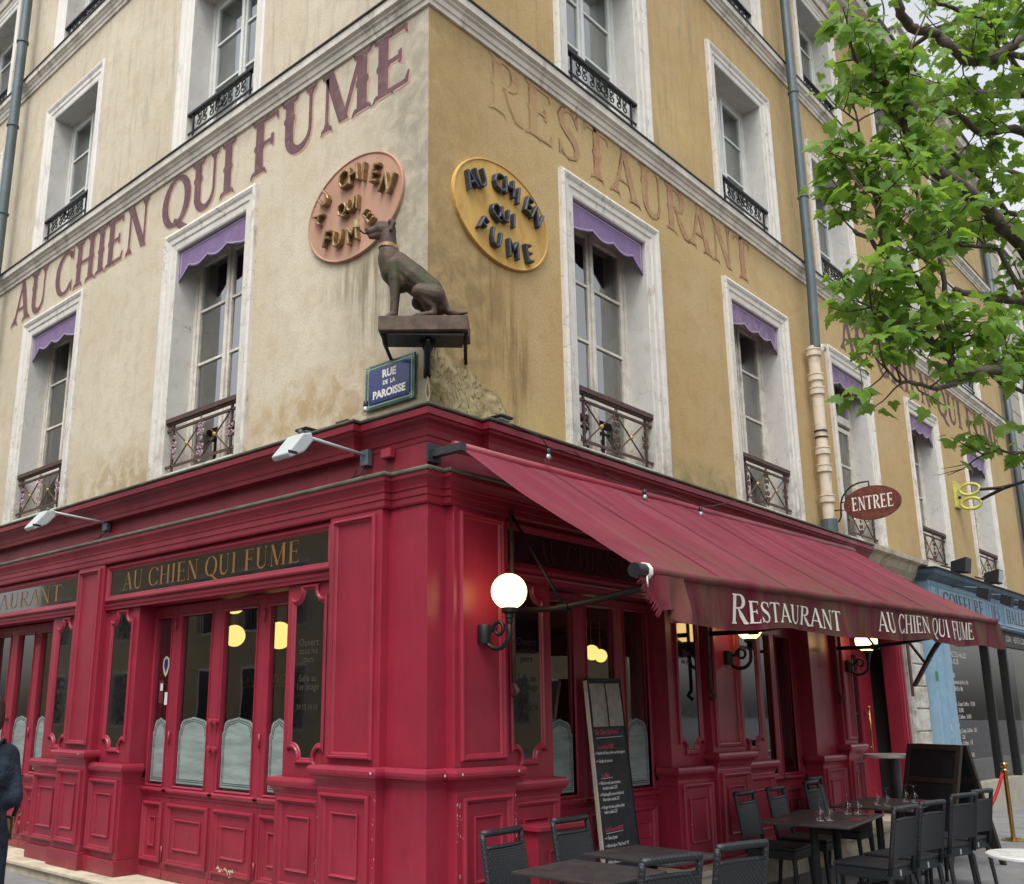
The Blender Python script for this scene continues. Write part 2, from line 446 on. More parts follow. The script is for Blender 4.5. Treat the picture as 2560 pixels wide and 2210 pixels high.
M_['bulb'] = glass("clear_bulb_glass", (0.9, 0.92, 0.92, 1), 1.6, 0.0)

def emit(name, col, s):
    t = NT(name)
    e = t.node("ShaderNodeEmission")
    e.inputs[0].default_value = col
    e.inputs[1].default_value = s
    t.l.new(e.outputs[0], t.out.inputs[0])
    return t.m
M_['globe'] = emit("lit_opal_globe", (1.0, 0.66, 0.25, 1), 3.8)
M_['lamp_in'] = emit("lit_warm_interior_globe", (1.0, 0.72, 0.22, 1), 1.3)

def weave_mat(name, base, hi, cell):
    t = NT(name)
    p = t.obj()
    ck = t.node("ShaderNodeTexChecker")
    ck.inputs['Scale'].default_value = 1.0 / cell
    off = t.node("ShaderNodeVectorMath", operation='ADD')
    off.inputs[1].default_value = (0.0031, 0.0031, 0.0031)
    t.l.new(p, off.inputs[0])
    t.l.new(off.outputs[0], ck.inputs[0])
    wv = t.node("ShaderNodeTexWave", bands_direction='Z')
    wv.inputs['Scale'].default_value = 0.5 / cell * 0.62
    t.l.new(p, wv.inputs[0])
    h = t.math('ADD', t.math('MULTIPLY', ck.outputs['Fac'], 0.85), t.math('MULTIPLY', wv.outputs['Fac'], 0.15))
    c = t.mix(h, base, hi)  # lighter cells paint in the speckled highlights of the weave
    nb = t.bump(h, 0.9, 0.006)
    t.bsdf(c, 0.5, 0, nb, spec=0.5)
    return t.m
M_['weave'] = weave_mat("black_woven_resin", srgb(11, 12, 14), srgb(44, 48, 54), 0.0155)

def statue():
    t = NT("weathered_brown_statue")
    p = t.pos()
    n1 = t.noise(p, 9, 5, 0.6, 0.3)
    n2 = t.noise(p, 5, 5, 0.65, 0.2)
    c = t.mix(t.ramp(n1, 0.35, 0.65), srgb(56, 44, 38), srgb(94, 70, 57))
    g = t.node("ShaderNodeNewGeometry")
    nx, ny, nz = t.xyz(g.outputs['Normal'])
    px_, py_, pz_ = t.xyz(p)
    m = t.math('MULTIPLY', t.ramp(n2, 0.42, 0.56, 0, 0.9), t.math('MULTIPLY', t.ramp(pz_, 4.72, 4.82), t.ramp(pz_, 5.10, 4.98)))
    c = t.mix(m, c, srgb(58, 62, 34))
    nb = t.bump(t.noise(p, 38, 5, 0.7), 0.8, 0.008)
    t.bsdf(c, 0.6, 0, nb, spec=0.4)
    return t.m
M_['statue'] = statue()

def leaf_mat(name, a, b):
    t = NT(name)
    g = t.node("ShaderNodeNewGeometry")
    o = t.node("ShaderNodeObjectInfo")
    rnd = t.math('FRACT', t.math('ADD', g.outputs['Random Per Island'], o.outputs['Random']))
    n0 = t.noise(t.pos(), 1.6, 2)
    c = t.mix(rnd, a, b)
    c = t.mix(t.ramp(n0, 0.45, 0.65, 0, 0.55), c, (0.17, 0.30, 0.045, 1))
    veins = t.noise(t.obj(), 60, 3)
    c = t.mix(t.ramp(veins, 0.4, 0.6, 0, 0.2), c, tuple(v * 0.7 for v in a[:3]) + (1,))
    bs = t.bsdf(c, 0.45, 0, None, spec=0.4)
    tr = t.node("ShaderNodeBsdfTranslucent")
    tc = t.mix(0.6, c, (0.35, 0.55, 0.06, 1))
    t.l.new(tc, tr.inputs[0])
    mx = t.node("ShaderNodeMixShader")
    mx.inputs[0].default_value = 0.5
    t.l.new(bs.outputs[0], mx.inputs[1])
    t.l.new(tr.outputs[0], mx.inputs[2])
    t.l.new(mx.outputs[0], t.out.inputs[0])
    return t.m
M_['leaf'] = leaf_mat("maple_leaf", (0.08, 0.21, 0.03, 1), (0.21, 0.36, 0.05, 1))
M_['leafy'] = leaf_mat("young_maple_leaf", (0.15, 0.28, 0.04, 1), (0.24, 0.36, 0.05, 1))
M_['bark'] = simple("lichened_bark", srgb(84, 74, 66), 0.9, var=0.3, nscale=18, bump=0.8, bscale=40, dirt=srgb(120, 122, 86), dirt_amt=0.6, bdist=0.01)
M_['twig'] = simple("brown_twig", srgb(74, 58, 48), 0.8, var=0.2, nscale=20)

# ------------------------------------------------------------------ mesh helpers
coll = scene.collection
def thing(name, label, cat, loc=(0, 0, 0), rz=0.0, group=None):
    o = bpy.data.objects.new(name, None)
    coll.objects.link(o)
    o.empty_display_size = 0.1
    o.location = loc
    o.rotation_euler = (0, 0, rz)
    o['label'] = label
    o['category'] = cat
    if group:
        o['group'] = group
    return o

def LF(u, d, z): return (-d, u, z)      # street front on the left: runs along +Y, faces -X
def RF(u, d, z): return (u, -d, z)      # front on the right: runs along +X, faces -Y
def ID(u, d, z): return (u, d, z)

class MB:
    def __init__(self, F=ID):
        self.F = F
        self.v = []
        self.f = []
        self.smooth = False
    def add(self, vs, fs):
        b = len(self.v)
        self.v += [self.F(*p) for p in vs]
        self.f += [tuple(b + i for i in f) for f in fs]
        return self
    def box(self, u0, u1, d0, d1, z0, z1):
        return self.add([(u0, d0, z0), (u1, d0, z0), (u1, d1, z0), (u0, d1, z0), (u0, d0, z1), (u1, d0, z1), (u1, d1, z1), (u0, d1, z1)],
                        [(0, 3, 2, 1), (4, 5, 6, 7), (0, 1, 5, 4), (1, 2, 6, 5), (2, 3, 7, 6), (3, 0, 4, 7)])
    def quad(self, a, b, c, d):
        return self.add([a, b, c, d], [(0, 1, 2, 3)])
    def frame(self, u0, u1, z0, z1, d, prof):
        """mitred picture-frame moulding on the face at depth d; prof = [(inset, height), ...]"""
        loops = [[(u0 + i, d + h, z0 + i), (u1 - i, d + h, z0 + i), (u1 - i, d + h, z1 - i), (u0 + i, d + h, z1 - i)] for i, h in prof]
        return self.loops(loops)
    def loops(self, loops, closed=True):
        n = len(loops[0])
        vs = [p for l in loops for p in l]
        fs = []
        for k in range(len(loops) - 1):
            for i in range(n if closed else n - 1):
                j = (i + 1) % n
                fs.append((k * n + i, k * n + j, (k + 1) * n + j, (k + 1) * n + i))
        return self.add(vs, fs)
    def sweep(self, path, prof, caps=True):
        """profile [(offset, z)] swept along a plan path, offset to the left-hand normal, mitred square corners"""
        ns = []
        for a, b in zip(path[:-1], path[1:]):
            dx, dy = b[0] - a[0], b[1] - a[1]
            l = math.hypot(dx, dy)
            ns.append((-dy / l, dx / l))
        off = []
        for i in range(len(path)):
            if i == 0: off.append(ns[0])
            elif i == len(path) - 1: off.append(ns[-1])
            else:
                a, b = ns[i - 1], ns[i]
                k = 1 + a[0] * b[0] + a[1] * b[1]
                off.append(((a[0] + b[0]) / k, (a[1] + b[1]) / k))
        loops = [[(p[0] + o[0] * h, p[1] + o[1] * h, z) for h, z in prof] for p, o in zip(path, off)]
        self.loops(loops, closed=False)
        if caps:
            for L_ in (loops[0], loops[-1]):
                self.add(L_, [tuple(range(len(L_)))])
        return self
    def poly(self, pts, d0, d1=None):
        """flat polygon in (u,z); with d1 a prism"""
        n = len(pts)
        if d1 is None:
            return self.add([(u, d0, z) for u, z in pts], [tuple(range(n))])
        self.add([(u, d0, z) for u, z in pts] + [(u, d1, z) for u, z in pts],
                 [tuple(range(n)), tuple(range(2 * n - 1, n - 1, -1))] + [(i, (i + 1) % n, n + (i + 1) % n, n + i) for i in range(n)])
        return self
    def tube(self, pts, r, n=8, cap=True):
        pts = [Vector(p) for p in pts]
        rs = r if isinstance(r, (list, tuple)) else [r] * len(pts)
        rings = []
        up = Vector((0, 0, 1))
        prev = None
        for i, p in enumerate(pts):
            a = pts[max(0, i - 1)]
            b = pts[min(len(pts) - 1, i + 1)]
            t = (b - a)
            if t.length < 1e-9: t = Vector((0, 0, 1))
            t.normalize()
            if prev is None:
                x = t.cross(up)
                if x.length < 0.05: x = t.cross(Vector((1, 0, 0)))
            else:
                x = prev - t * prev.dot(t)
                if x.length < 1e-6: x = t.cross(up)
            x.normalize()
            prev = x
            y = t.cross(x)
            rings.append([tuple(p + (x * math.cos(2 * PI * k / n) + y * math.sin(2 * PI * k / n)) * rs[i]) for k in range(n)])
        vs = [q for rg in rings for q in rg]
        fs = []
        for i in range(len(rings) - 1):
            for k in range(n):
                fs.append((i * n + k, i * n + (k + 1) % n, (i + 1) * n + (k + 1) % n, (i + 1) * n + k))
        if cap:
            fs.append(tuple(range(n - 1, -1, -1)))
            fs.append(tuple(range((len(rings) - 1) * n, len(rings) * n)))
        return self.add(vs, fs)
    def lathe(self, prof, c=(0, 0, 0), n=16):
        vs = []
        for r, z in prof:
            for k in range(n):
                a = 2 * PI * k / n
                vs.append((c[0] + r * math.cos(a), c[1] + r * math.sin(a), c[2] + z))
        fs = []
        for i in range(len(prof) - 1):
            for k in range(n):
                fs.append((i * n + k, i * n + (k + 1) % n, (i + 1) * n + (k + 1) % n, (i + 1) * n + k))
        if prof[0][0] > 1e-5: fs.append(tuple(range(n - 1, -1, -1)))
        if prof[-1][0] > 1e-5: fs.append(tuple(range((len(prof) - 1) * n, len(prof) * n)))
        return self.add(vs, fs)
    def sphere(self, c, r, n=16, sz=1.0):
        m = n // 2
        return self.lathe([(r * math.sin(PI * i / m), -r * sz * math.cos(PI * i / m)) for i in range(m + 1)], c, n)
    def build(self, name, mat, parent=None, label=None, smooth=False, cat=None, group=None, kind=None, bevel=0.0, sub=0, auto=None):
        me = bpy.data.meshes.new(name)
        off = Vector((0, 0, 0))
        mw = None
        if parent is not None:
            mw = world_of(parent)
            inv = mw.inverted()
            vs = [tuple(inv @ Vector(p)) for p in self.v] if not getattr(self, 'local', False) else self.v
        else:
            vs = self.v
        me.from_pydata(vs, [], self.f)
        bm = bmesh.new()
        bm.from_mesh(me)
        bmesh.ops.remove_doubles(bm, verts=bm.verts, dist=1e-5)
        bmesh.ops.recalc_face_normals(bm, faces=bm.faces)
        bm.to_mesh(me)
        bm.free()
        me.materials.append(mat)
        if smooth:
            me.shade_smooth()
            if auto:
                try:
                    me.set_sharp_from_angle(angle=R(auto))
                except Exception:
                    pass
        o = bpy.data.objects.new(name, me)
        coll.objects.link(o)
        if parent is not None:
            o.parent = parent
        if label: o['label'] = label
        if cat: o['category'] = cat
        if group: o['group'] = group
        if kind: o['kind'] = kind
        if bevel:
            b = o.modifiers.new("bevel", 'BEVEL')
            b.width = bevel
            b.segments = 2
            b.limit_method = 'ANGLE'
            b.angle_limit = R(40)
        if sub:
            s = o.modifiers.new("sub", 'SUBSURF')
            s.levels = s.render_levels = sub
        return o

def world_of(o):
    m = Matrix.LocRotScale(o.location, o.rotation_euler, o.scale)
    return (world_of(o.parent) @ m) if o.parent else m

def children_of(o):
    return [c for c in ALLCH.get(o.name, [])]

def copy_tree(o, loc, rz=None, label=None, z=None):
    """copy a thing with its parts and sub-parts"""
    def rec(src, par):
        c = src.copy()
        coll.objects.link(c)
        c.parent = par
        for ch in src.children:
            rec(ch, c)
        return c
    c = rec(o, None)
    c.location = loc
    if rz is not None: c.rotation_euler = (0, 0, rz)
    if label: c['label'] = label
    return c

def struct(o):
    o['kind'] = 'structure'
    return o

def arc(cx, cy, rx, ry, a0, a1, n=10):
    return [(cx + rx * math.cos(R(a0 + (a1 - a0) * i / n)), cy + ry * math.sin(R(a0 + (a1 - a0) * i / n))) for i in range(n + 1)]

# ------------------------------------------------------------------ roman capitals built from pen strokes
class Face:
    def __init__(self, w=0.17, t=0.05, sf=0.08, orn=False, sp=0.40):
        self.w, self.t, self.sf, self.orn, self.sp = w, t, sf, orn, sp
    def strip(self, pts, ws):
        """one polygon along pts with half widths from ws"""
        Lp, Rp = [], []
        for i, p in enumerate(pts):
            a = pts[max(0, i - 1)]
            b = pts[min(len(pts) - 1, i + 1)]
            tx, ty = b[0] - a[0], b[1] - a[1]
            l = math.hypot(tx, ty) or 1
            nx, ny = -ty / l, tx / l
            h = ws[i] / 2
            Lp.append((p[0] + nx * h, p[1] + ny * h))
            Rp.append((p[0] - nx * h, p[1] - ny * h))
        return [[Lp[i], Lp[i + 1], Rp[i + 1], Rp[i]] for i in range(len(pts) - 1)]
    def pen(self, pts, w=None):
        w = w or self.w
        ws = []
        for i in range(len(pts)):
            a = pts[max(0, i - 1)]
            b = pts[min(len(pts) - 1, i + 1)]
            tx, ty = b[0] - a[0], b[1] - a[1]
            l = math.hypot(tx, ty) or 1
            ws.append(self.t + (w - self.t) * abs(ty / l) ** 1.5)
        return self.strip(pts, ws)
    def serif(self, x, y, half):
        t = self.t
        s = 1 if y < 0.5 else -1
        y0 = y
        out = [[(x - half, y0), (x + half, y0), (x + half * 0.86, y0 + s * t), (x - half * 0.86, y0 + s * t)]]
        b = half * 0.62
        out.append([(x - b, y0 + s * t * 0.9), (x + b, y0 + s * t * 0.9), (x + b * 0.55, y0 + s * t * 2.3), (x - b * 0.55, y0 + s * t * 2.3)])
        if self.orn:
            out.append([(x + half * 0.8, y0), (x + half * 1.25, y0 - s * t * 0.9), (x + half * 1.0, y0 + s * t * 0.9)])
            out.append([(x - half * 0.8, y0), (x - half * 1.25, y0 - s * t * 0.9), (x - half * 1.0, y0 + s * t * 0.9)])
        return out
    def stem(self, x, y0=0.0, y1=1.0, thick=True, s0=True, s1=True):
        w = self.w if thick else self.t
        out = [[(x - w / 2, y0), (x + w / 2, y0), (x + w / 2, y1), (x - w / 2, y1)]]
        if self.orn and thick:
            m = (y0 + y1) / 2
            out.append([(x - w / 2, m - .07), (x - w / 2 - .035, m - .03), (x - w / 2 - .035, m + .03), (x - w / 2, m + .07)])
            out.append([(x + w / 2, m - .07), (x + w / 2 + .035, m - .03), (x + w / 2 + .035, m + .03), (x + w / 2, m + .07)])
        if s0: out += self.serif(x, y0, w / 2 + self.sf)
        if s1: out += self.serif(x, y1, w / 2 + self.sf)
        return out
    def diag(self, a, b, w):
        # horizontal-cut diagonal
        return [[(a[0] - w / 2, a[1]), (a[0] + w / 2, a[1]), (b[0] + w / 2, b[1]), (b[0] - w / 2, b[1])]]
    def arm(self, x0, x1, y, tick=0.16, both=False, up=None):
        t = self.t
        yy = y - t / 2
        yy = min(max(yy, 0), 1 - t)
        out = [[(x0, yy), (x1, yy), (x1, yy + t), (x0, yy + t)]]
        if tick:
            if y > .9: out.append([(x1 - t * 1.3, 1), (x1, 1), (x1 + t * .2, 1 - tick), (x1 - t * .2, 1 - tick)])
            elif y < .1: out.append([(x1 - t * 1.3, 0), (x1, 0), (x1 + t * .4, tick * 1.2), (x1, tick * 1.2)])
            else: out.append([(x1 - t, y - tick * .6), (x1, y - tick * .7), (x1, y + tick * .7), (x1 - t, y + tick * .6)])
        return out
    def glyph(self, c):
        w, t = self.w, self.t
        g = []
        if c == ' ': return self.sp, g
        if c == 'I': return 0.40, self.stem(.20)
        if c == 'H': return 0.94, self.stem(.2) + self.stem(.74) + self.arm(.2, .74, .5, 0)
        if c == 'A':
            g = self.diag((.10, 0), (.42, 1), t * 1.5) + self.diag((.74, 0), (.42, 1), w) + self.arm(.2, .66, .33, 0) + self.serif(.10, 0, self.sf + t) + self.serif(.74, 0, self.sf + w / 2)
            return 0.86, g
        if c == 'V': return .84, self.diag((.42, 0), (.10, 1), w) + self.diag((.42, 0), (.74, 1), t * 1.5) + self.serif(.1, 1, self.sf + w / 2) + self.serif(.74, 1, self.sf + t)
        if c == 'U':
            g = self.stem(.2, .3, 1, True, False, True) + self.stem(.70, .3, 1, False, False, True)
            pts = arc(.45, .3, .25, .29, 180, 360, 12)
            ws = [w + (t - w) * (i / 12) ** 0.9 for i in range(13)]
            ws[6] = max(t, (w + t) * .45)
            return .88, g + self.strip(pts, ws)
        if c in 'CGOQ':
            if c in 'CG':
                pts = arc(.46, .5, .38, .48, 42, 318, 20)
                g = self.pen(pts) + [[(.72, .83), (.80, .72), (.80, 1.0), (.77, 1.0)]]
                g += [[(.72, .17), (.80, .28), (.80, .0), (.77, .0)]] if c == 'C' else self.stem(.74, 0.02, .42, True, False, True)
                return .86, g
            pts = arc(.46, .5, .37, .48, 0, 360, 26)
            g = self.pen(pts)
            if c == 'Q':
                g += self.strip([(.42, .12), (.56, .02), (.72, -.12), (.9, -.2), (.98, -.17)], [t, w * .7, w * .8, w * .5, t])
            return .92, g
        if c in 'EF':
            g = self.stem(.2) + self.arm(.2, .66, 1) + self.arm(.2, .56, .52)
            if c == 'E': g += self.arm(.2, .68, 0)
            return (.76 if c == 'E' else .72), g
        if c == 'L': return .72, self.stem(.2) + self.arm(.2, .66, 0)
        if c == 'T': return .80, self.stem(.40, 0, 1, True, True, False) + self.arm(.40, .76, 1) + [[(.04, 1 - t), (.40, 1 - t), (.40, 1), (.04, 1)], [(.04, 1), (.04 + t * 1.3, 1), (.04 + t * .3, .84), (.04 - t * .2, .84)]]
        if c == 'N': return .92, self.stem(.17, 0, 1, False) + self.diag((.74, 0), (.19, 1), w) + self.stem(.75, 0, 1, False, False, True)
        if c == 'M': return 1.12, self.stem(.17, 0, 1, False) + self.diag((.54, 0.02), (.2, 1), w) + self.diag((.54, 0.02), (.88, 1), t * 1.3) + self.stem(.92)
        if c in 'RP':
            pts = [(.2, 1 - t / 2), (.40, 1 - t / 2)] + arc(.42, .75, .22, .25 - t / 2, 80, -80, 10) + [(.40, .5 + t / 2), (.2, .5 + t / 2)]
            g = self.stem(.2) + self.pen(pts)
            if c == 'R': g += self.strip([(.40, .5), (.55, .28), (.72, .04), (.84, 0)], [t, w, w * .9, t])
            return (.84 if c == 'R' else .74), g
        if c == 'D': return .88, self.stem(.2) + self.pen([(.2, 1 - t / 2), (.38, 1 - t / 2)] + arc(.40, .5, .38, .5 - t / 2, 84, -84, 16) + [(.38, t / 2), (.2, t / 2)])
        if c == 'S':
            pts = [(.60, .80), (.52, .93), (.36, .98), (.20, .92), (.14, .78), (.20, .63), (.36, .52), (.52, .42), (.60, .25), (.53, .09), (.36, .02), (.20, .07), (.12, .22)]
            ws = [t, t, t, w * .5, w * .8, w, w * 1.05, w, w * .8, w * .5, t, t, t]
            g = self.strip(pts, ws) + [[(.56, .78), (.64, .70), (.64, .98), (.61, .98)], [(.16, .24), (.08, .30), (.08, .02), (.11, .02)]]
            return .74, g
        if c == "'": return .2, [[(.06, .8), (.14, .8), (.18, 1), (.04, 1)]]
        return .5, g
    def layout(self, text, track=0.0, caps=None, word=None):
        x = 0
        out = []
        wi = 0
        for i, c in enumerate(text):
            s = 1.0
            if caps and c.islower(): s = caps
            adv, g = self.glyph(c.upper())
            if c == ' ': wi += 1
            if word is not None and wi != word: g = []
            for poly in g:
                out.append([(x + px * s, py * s) for px, py in poly])
            x += adv * s + track
        return x - track, out

def letters(F, text, ua, ub, z0, z1, d, face, track=0.0, caps=None, grow=0.0, zf=None, word=None):
    """roman lettering stretched between ua (left as read) and ub"""
    wid, polys = face.layout(text, track, caps, word)
    mb = MB(F)
    k = 0
    for poly in polys:
        dd = d + 0.00025 * (k % 9)
        k += 1
        pts = []
        cx = sum(p[0] for p in poly) / len(poly)
        for px, py in poly:
            zz0, zz1 = (z0, z1)
            if zf:
                e = zf(px / wid)
                zz0, zz1 = z0 + e, z1 + e
            pts.append((ua + (ub - ua) * px / wid, zz0 + (zz1 - zz0) * py))
        mb.poly(pts, dd)
    return mb

def words(name, mat, parent, F, text, *a, **k):
    for i, w in enumerate(text.split(' ')):
        letters(F, text, *a, word=i, **k).build(name, mat, parent)

def bfont(text, size, extrude=0.0, bevel=0.0, offset=0.0, align='LEFT', shear=0.0, space=1.0, res=3, line=1.0):
    cu = bpy.data.curves.new("text_tmp", 'FONT')
    cu.body = text
    cu.size = size
    cu.extrude = extrude
    cu.bevel_depth = bevel
    cu.bevel_resolution = 0
    cu.offset = offset
    cu.align_x = align
    cu.shear = shear
    cu.space_character = space
    cu.space_line = line
    cu.resolution_u = res
    o = bpy.data.objects.new("text_tmp", cu)
    me = bpy.data.meshes.new_from_object(o)
    vs = [tuple(v.co) for v in me.vertices]
    fs = [tuple(p.vertices) for p in me.polygons]
    bpy.data.objects.remove(o)
    bpy.data.curves.remove(cu)
    bpy.data.meshes.remove(me)
    return vs, fs

def btext(mb, F, text, u, z, d, size, sgn, rot=0.0, **k):
    """flat or raised sans text on a facade; sgn=+1 when reading runs along +u"""
    vs, fs = bfont(text, size, **k)
    c, s = math.cos(rot), math.sin(rot)
    ext = k.get('extrude', 0) + k.get('bevel', 0)
    out = []
    for x, y, zz in vs:
        xx, yy = x * c - y * s, x * s + y * c
        out.append((u + sgn * xx, d + zz + ext, z + yy))
    old = mb.F
    mb.F = F
    mb.add(out, fs)
    mb.F = old
    return mb

# ------------------------------------------------------------------ blob bodies: overlapping tapered volumes fused into one skin
def capsule(bm, a, b, ra, rb, n=14, flat=None):
    a, b = Vector(a), Vector(b)
    t = b - a
    L_ = t.length
    if L_ < 1e-6: t = Vector((0, 0, 1)); L_ = 0.0
    t.normalize()
    x = t.cross(Vector((0, 0, 1)))
    if x.length < .05: x = t.cross(Vector((1, 0, 0)))
    x.normalize()
    y = t.cross(x)
    prof = []
    for i in range(0, 6):
        an = PI / 2 * i / 5
        prof.append((ra * math.sin(an), -ra * math.cos(an)))
    for i in range(0, 6):
        an = PI / 2 * i / 5
        prof.append((rb * math.cos(an), L_ + rb * math.sin(an)))
    rings = []
    for r_, h in prof:
        c = a + t * h
        if r_ < 1e-6:
            rings.append([bm.verts.new(c)])
        else:
            rings.append([bm.verts.new(c + (x * math.cos(2 * PI * k / n) + y * math.sin(2 * PI * k / n)) * r_) for k in range(n)])
    for i in range(len(rings) - 1):
        A, B = rings[i], rings[i + 1]
        for k in range(n):
            k2 = (k + 1) % n
            if len(A) == 1: bm.faces.new((A[0], B[k2], B[k]))
            elif len(B) == 1: bm.faces.new((A[k], A[k2], B[0]))
            else: bm.faces.new((A[k], A[k2], B[k2], B[k]))

def blob(name, caps, voxel, mat, parent=None, smooth_it=6, label=None, cat=None, tf=None):
    bm = bmesh.new()
    for c in caps:
        capsule(bm, *c)
    if tf:
        for v in bm.verts: v.co = tf(v.co)
    bmesh.ops.recalc_face_normals(bm, faces=bm.faces)
    me = bpy.data.meshes.new(name)
    bm.to_mesh(me)
    bm.free()
    o = bpy.data.objects.new(name, me)
    coll.objects.link(o)
    m = o.modifiers.new("r", 'REMESH')
    m.mode = 'VOXEL'
    m.voxel_size = voxel
    m.use_smooth_shade = True
    s = o.modifiers.new("s", 'SMOOTH')
    s.iterations = smooth_it
    s.factor = 0.5
    dg = bpy.context.evaluated_depsgraph_get()
    me2 = bpy.data.meshes.new_from_object(o.evaluated_get(dg))
    o.modifiers.clear()
    o.data = me2
    bpy.data.meshes.remove(me)
    me2.materials.clear()
    me2.materials.append(mat)
    me2.shade_smooth()
    if parent:
        inv = world_of(parent).inverted()
        me2.transform(inv)
        o.parent = parent
    if label: o['label'] = label
    if cat: o['category'] = cat
    return o

# ------------------------------------------------------------------ ground
G0 = -0.05
mb = MB(); mb.box(-200, 200, -200, 200, G0 - 0.30, G0 - 0.14)
struct(mb.build("road", M_['road']))
mb = MB(); mb.box(-3.6, 120, -5.2, 60, G0 - 0.139, G0)
struct(mb.build("pavement", M_['asphalt']))
mb = MB()
for i in range(40): mb.box(-3.6 + i * 1.0, -3.6 + i * 1.0 + 0.985, -5.42, -5.2, G0 - 0.139, G0 + 0.002)
for i in range(30): mb.box(-3.82, -3.6, -5.42 + i * 1.0, -5.42 + i * 1.0 + 0.985, G0 - 0.139, G0 + 0.002)
struct(mb.build("kerb", M_['kerb']))

# ------------------------------------------------------------------ the corner building
BLD = thing("restaurant_building", "four storey corner building in peeling ochre and beige render with white window surrounds", "building", (0, 0, 0))
LCOL = [(2.456, 4.235, 2.655, 3.985), (6.21, 8.0, 6.42, 7.74), (9.56, 11.33, 9.77, 11.13)]
RCOL = [(1.873, 3.745, 2.10, 3.47), (5.30, 7.16, 5.52, 6.88), (8.50, 10.2, 8.69, 9.99), (11.91, 13.60, 12.09, 13.40), (15.18, 16.95, 15.36, 16.77)]
FL = [(3.95, 6.93, 6.69), (8.0, 10.375, 10.13), (11.32, 13.42, 13.2)]   # bottom, surround top, opening top
def wall(F, cols, u1, mat, label, ztop):
    mb = MB(F)
    us = [0.0]
    for c in cols: us += [c[2], c[3]]
    us.append(u1)
    zs = [3.3]
    for b, t, o in FL: zs += [b, o]
    zs.append(ztop)
    for i in range(len(us) - 1):
        for j in range(len(zs) - 1):
            if i % 2 == 1 and j % 2 == 1: continue
            a, b, c, d = us[i], us[i + 1], zs[j], zs[j + 1]
            nu = max(1, int((b - a) / 1.0)); nz = max(1, int((d - c) / 1.0))
            mb.quad((a, 0, c), (b, 0, c), (b, 0, d), (a, 0, d))
            mb.quad((a, -0.42, c), (b, -0.42, c), (b, -0.42, d), (a, -0.42, d))
    mb.quad((u1, 0, 3.3), (u1, -0.42, 3.3), (u1, -0.42, ztop), (u1, 0, ztop))
    return mb.build("wall", mat, BLD, label)
wall(LF, LCOL, 16.0, M_['plasterL'], "beige street wall with painted name", 13.9)
wall(RF, RCOL, 18.85, M_['plasterR'], "ochre street wall with worn lettering", 13.75)

FLOORN = ["first floor", "second floor", "third floor"]
def scroll(mb, F, cu, cz, r, d, flip=1, turns=1.3, n=14, rr=0.006, ph=0):
    pts = []
    for i in range(n + 1):
        a = ph + turns * 2 * PI * i / n
        rad = r * (1 - 0.75 * i / n)
        pts.append(F(cu + flip * rad * math.cos(a), d, cz + rad * math.sin(a)))
    mb.tube(pts, rr, 5)

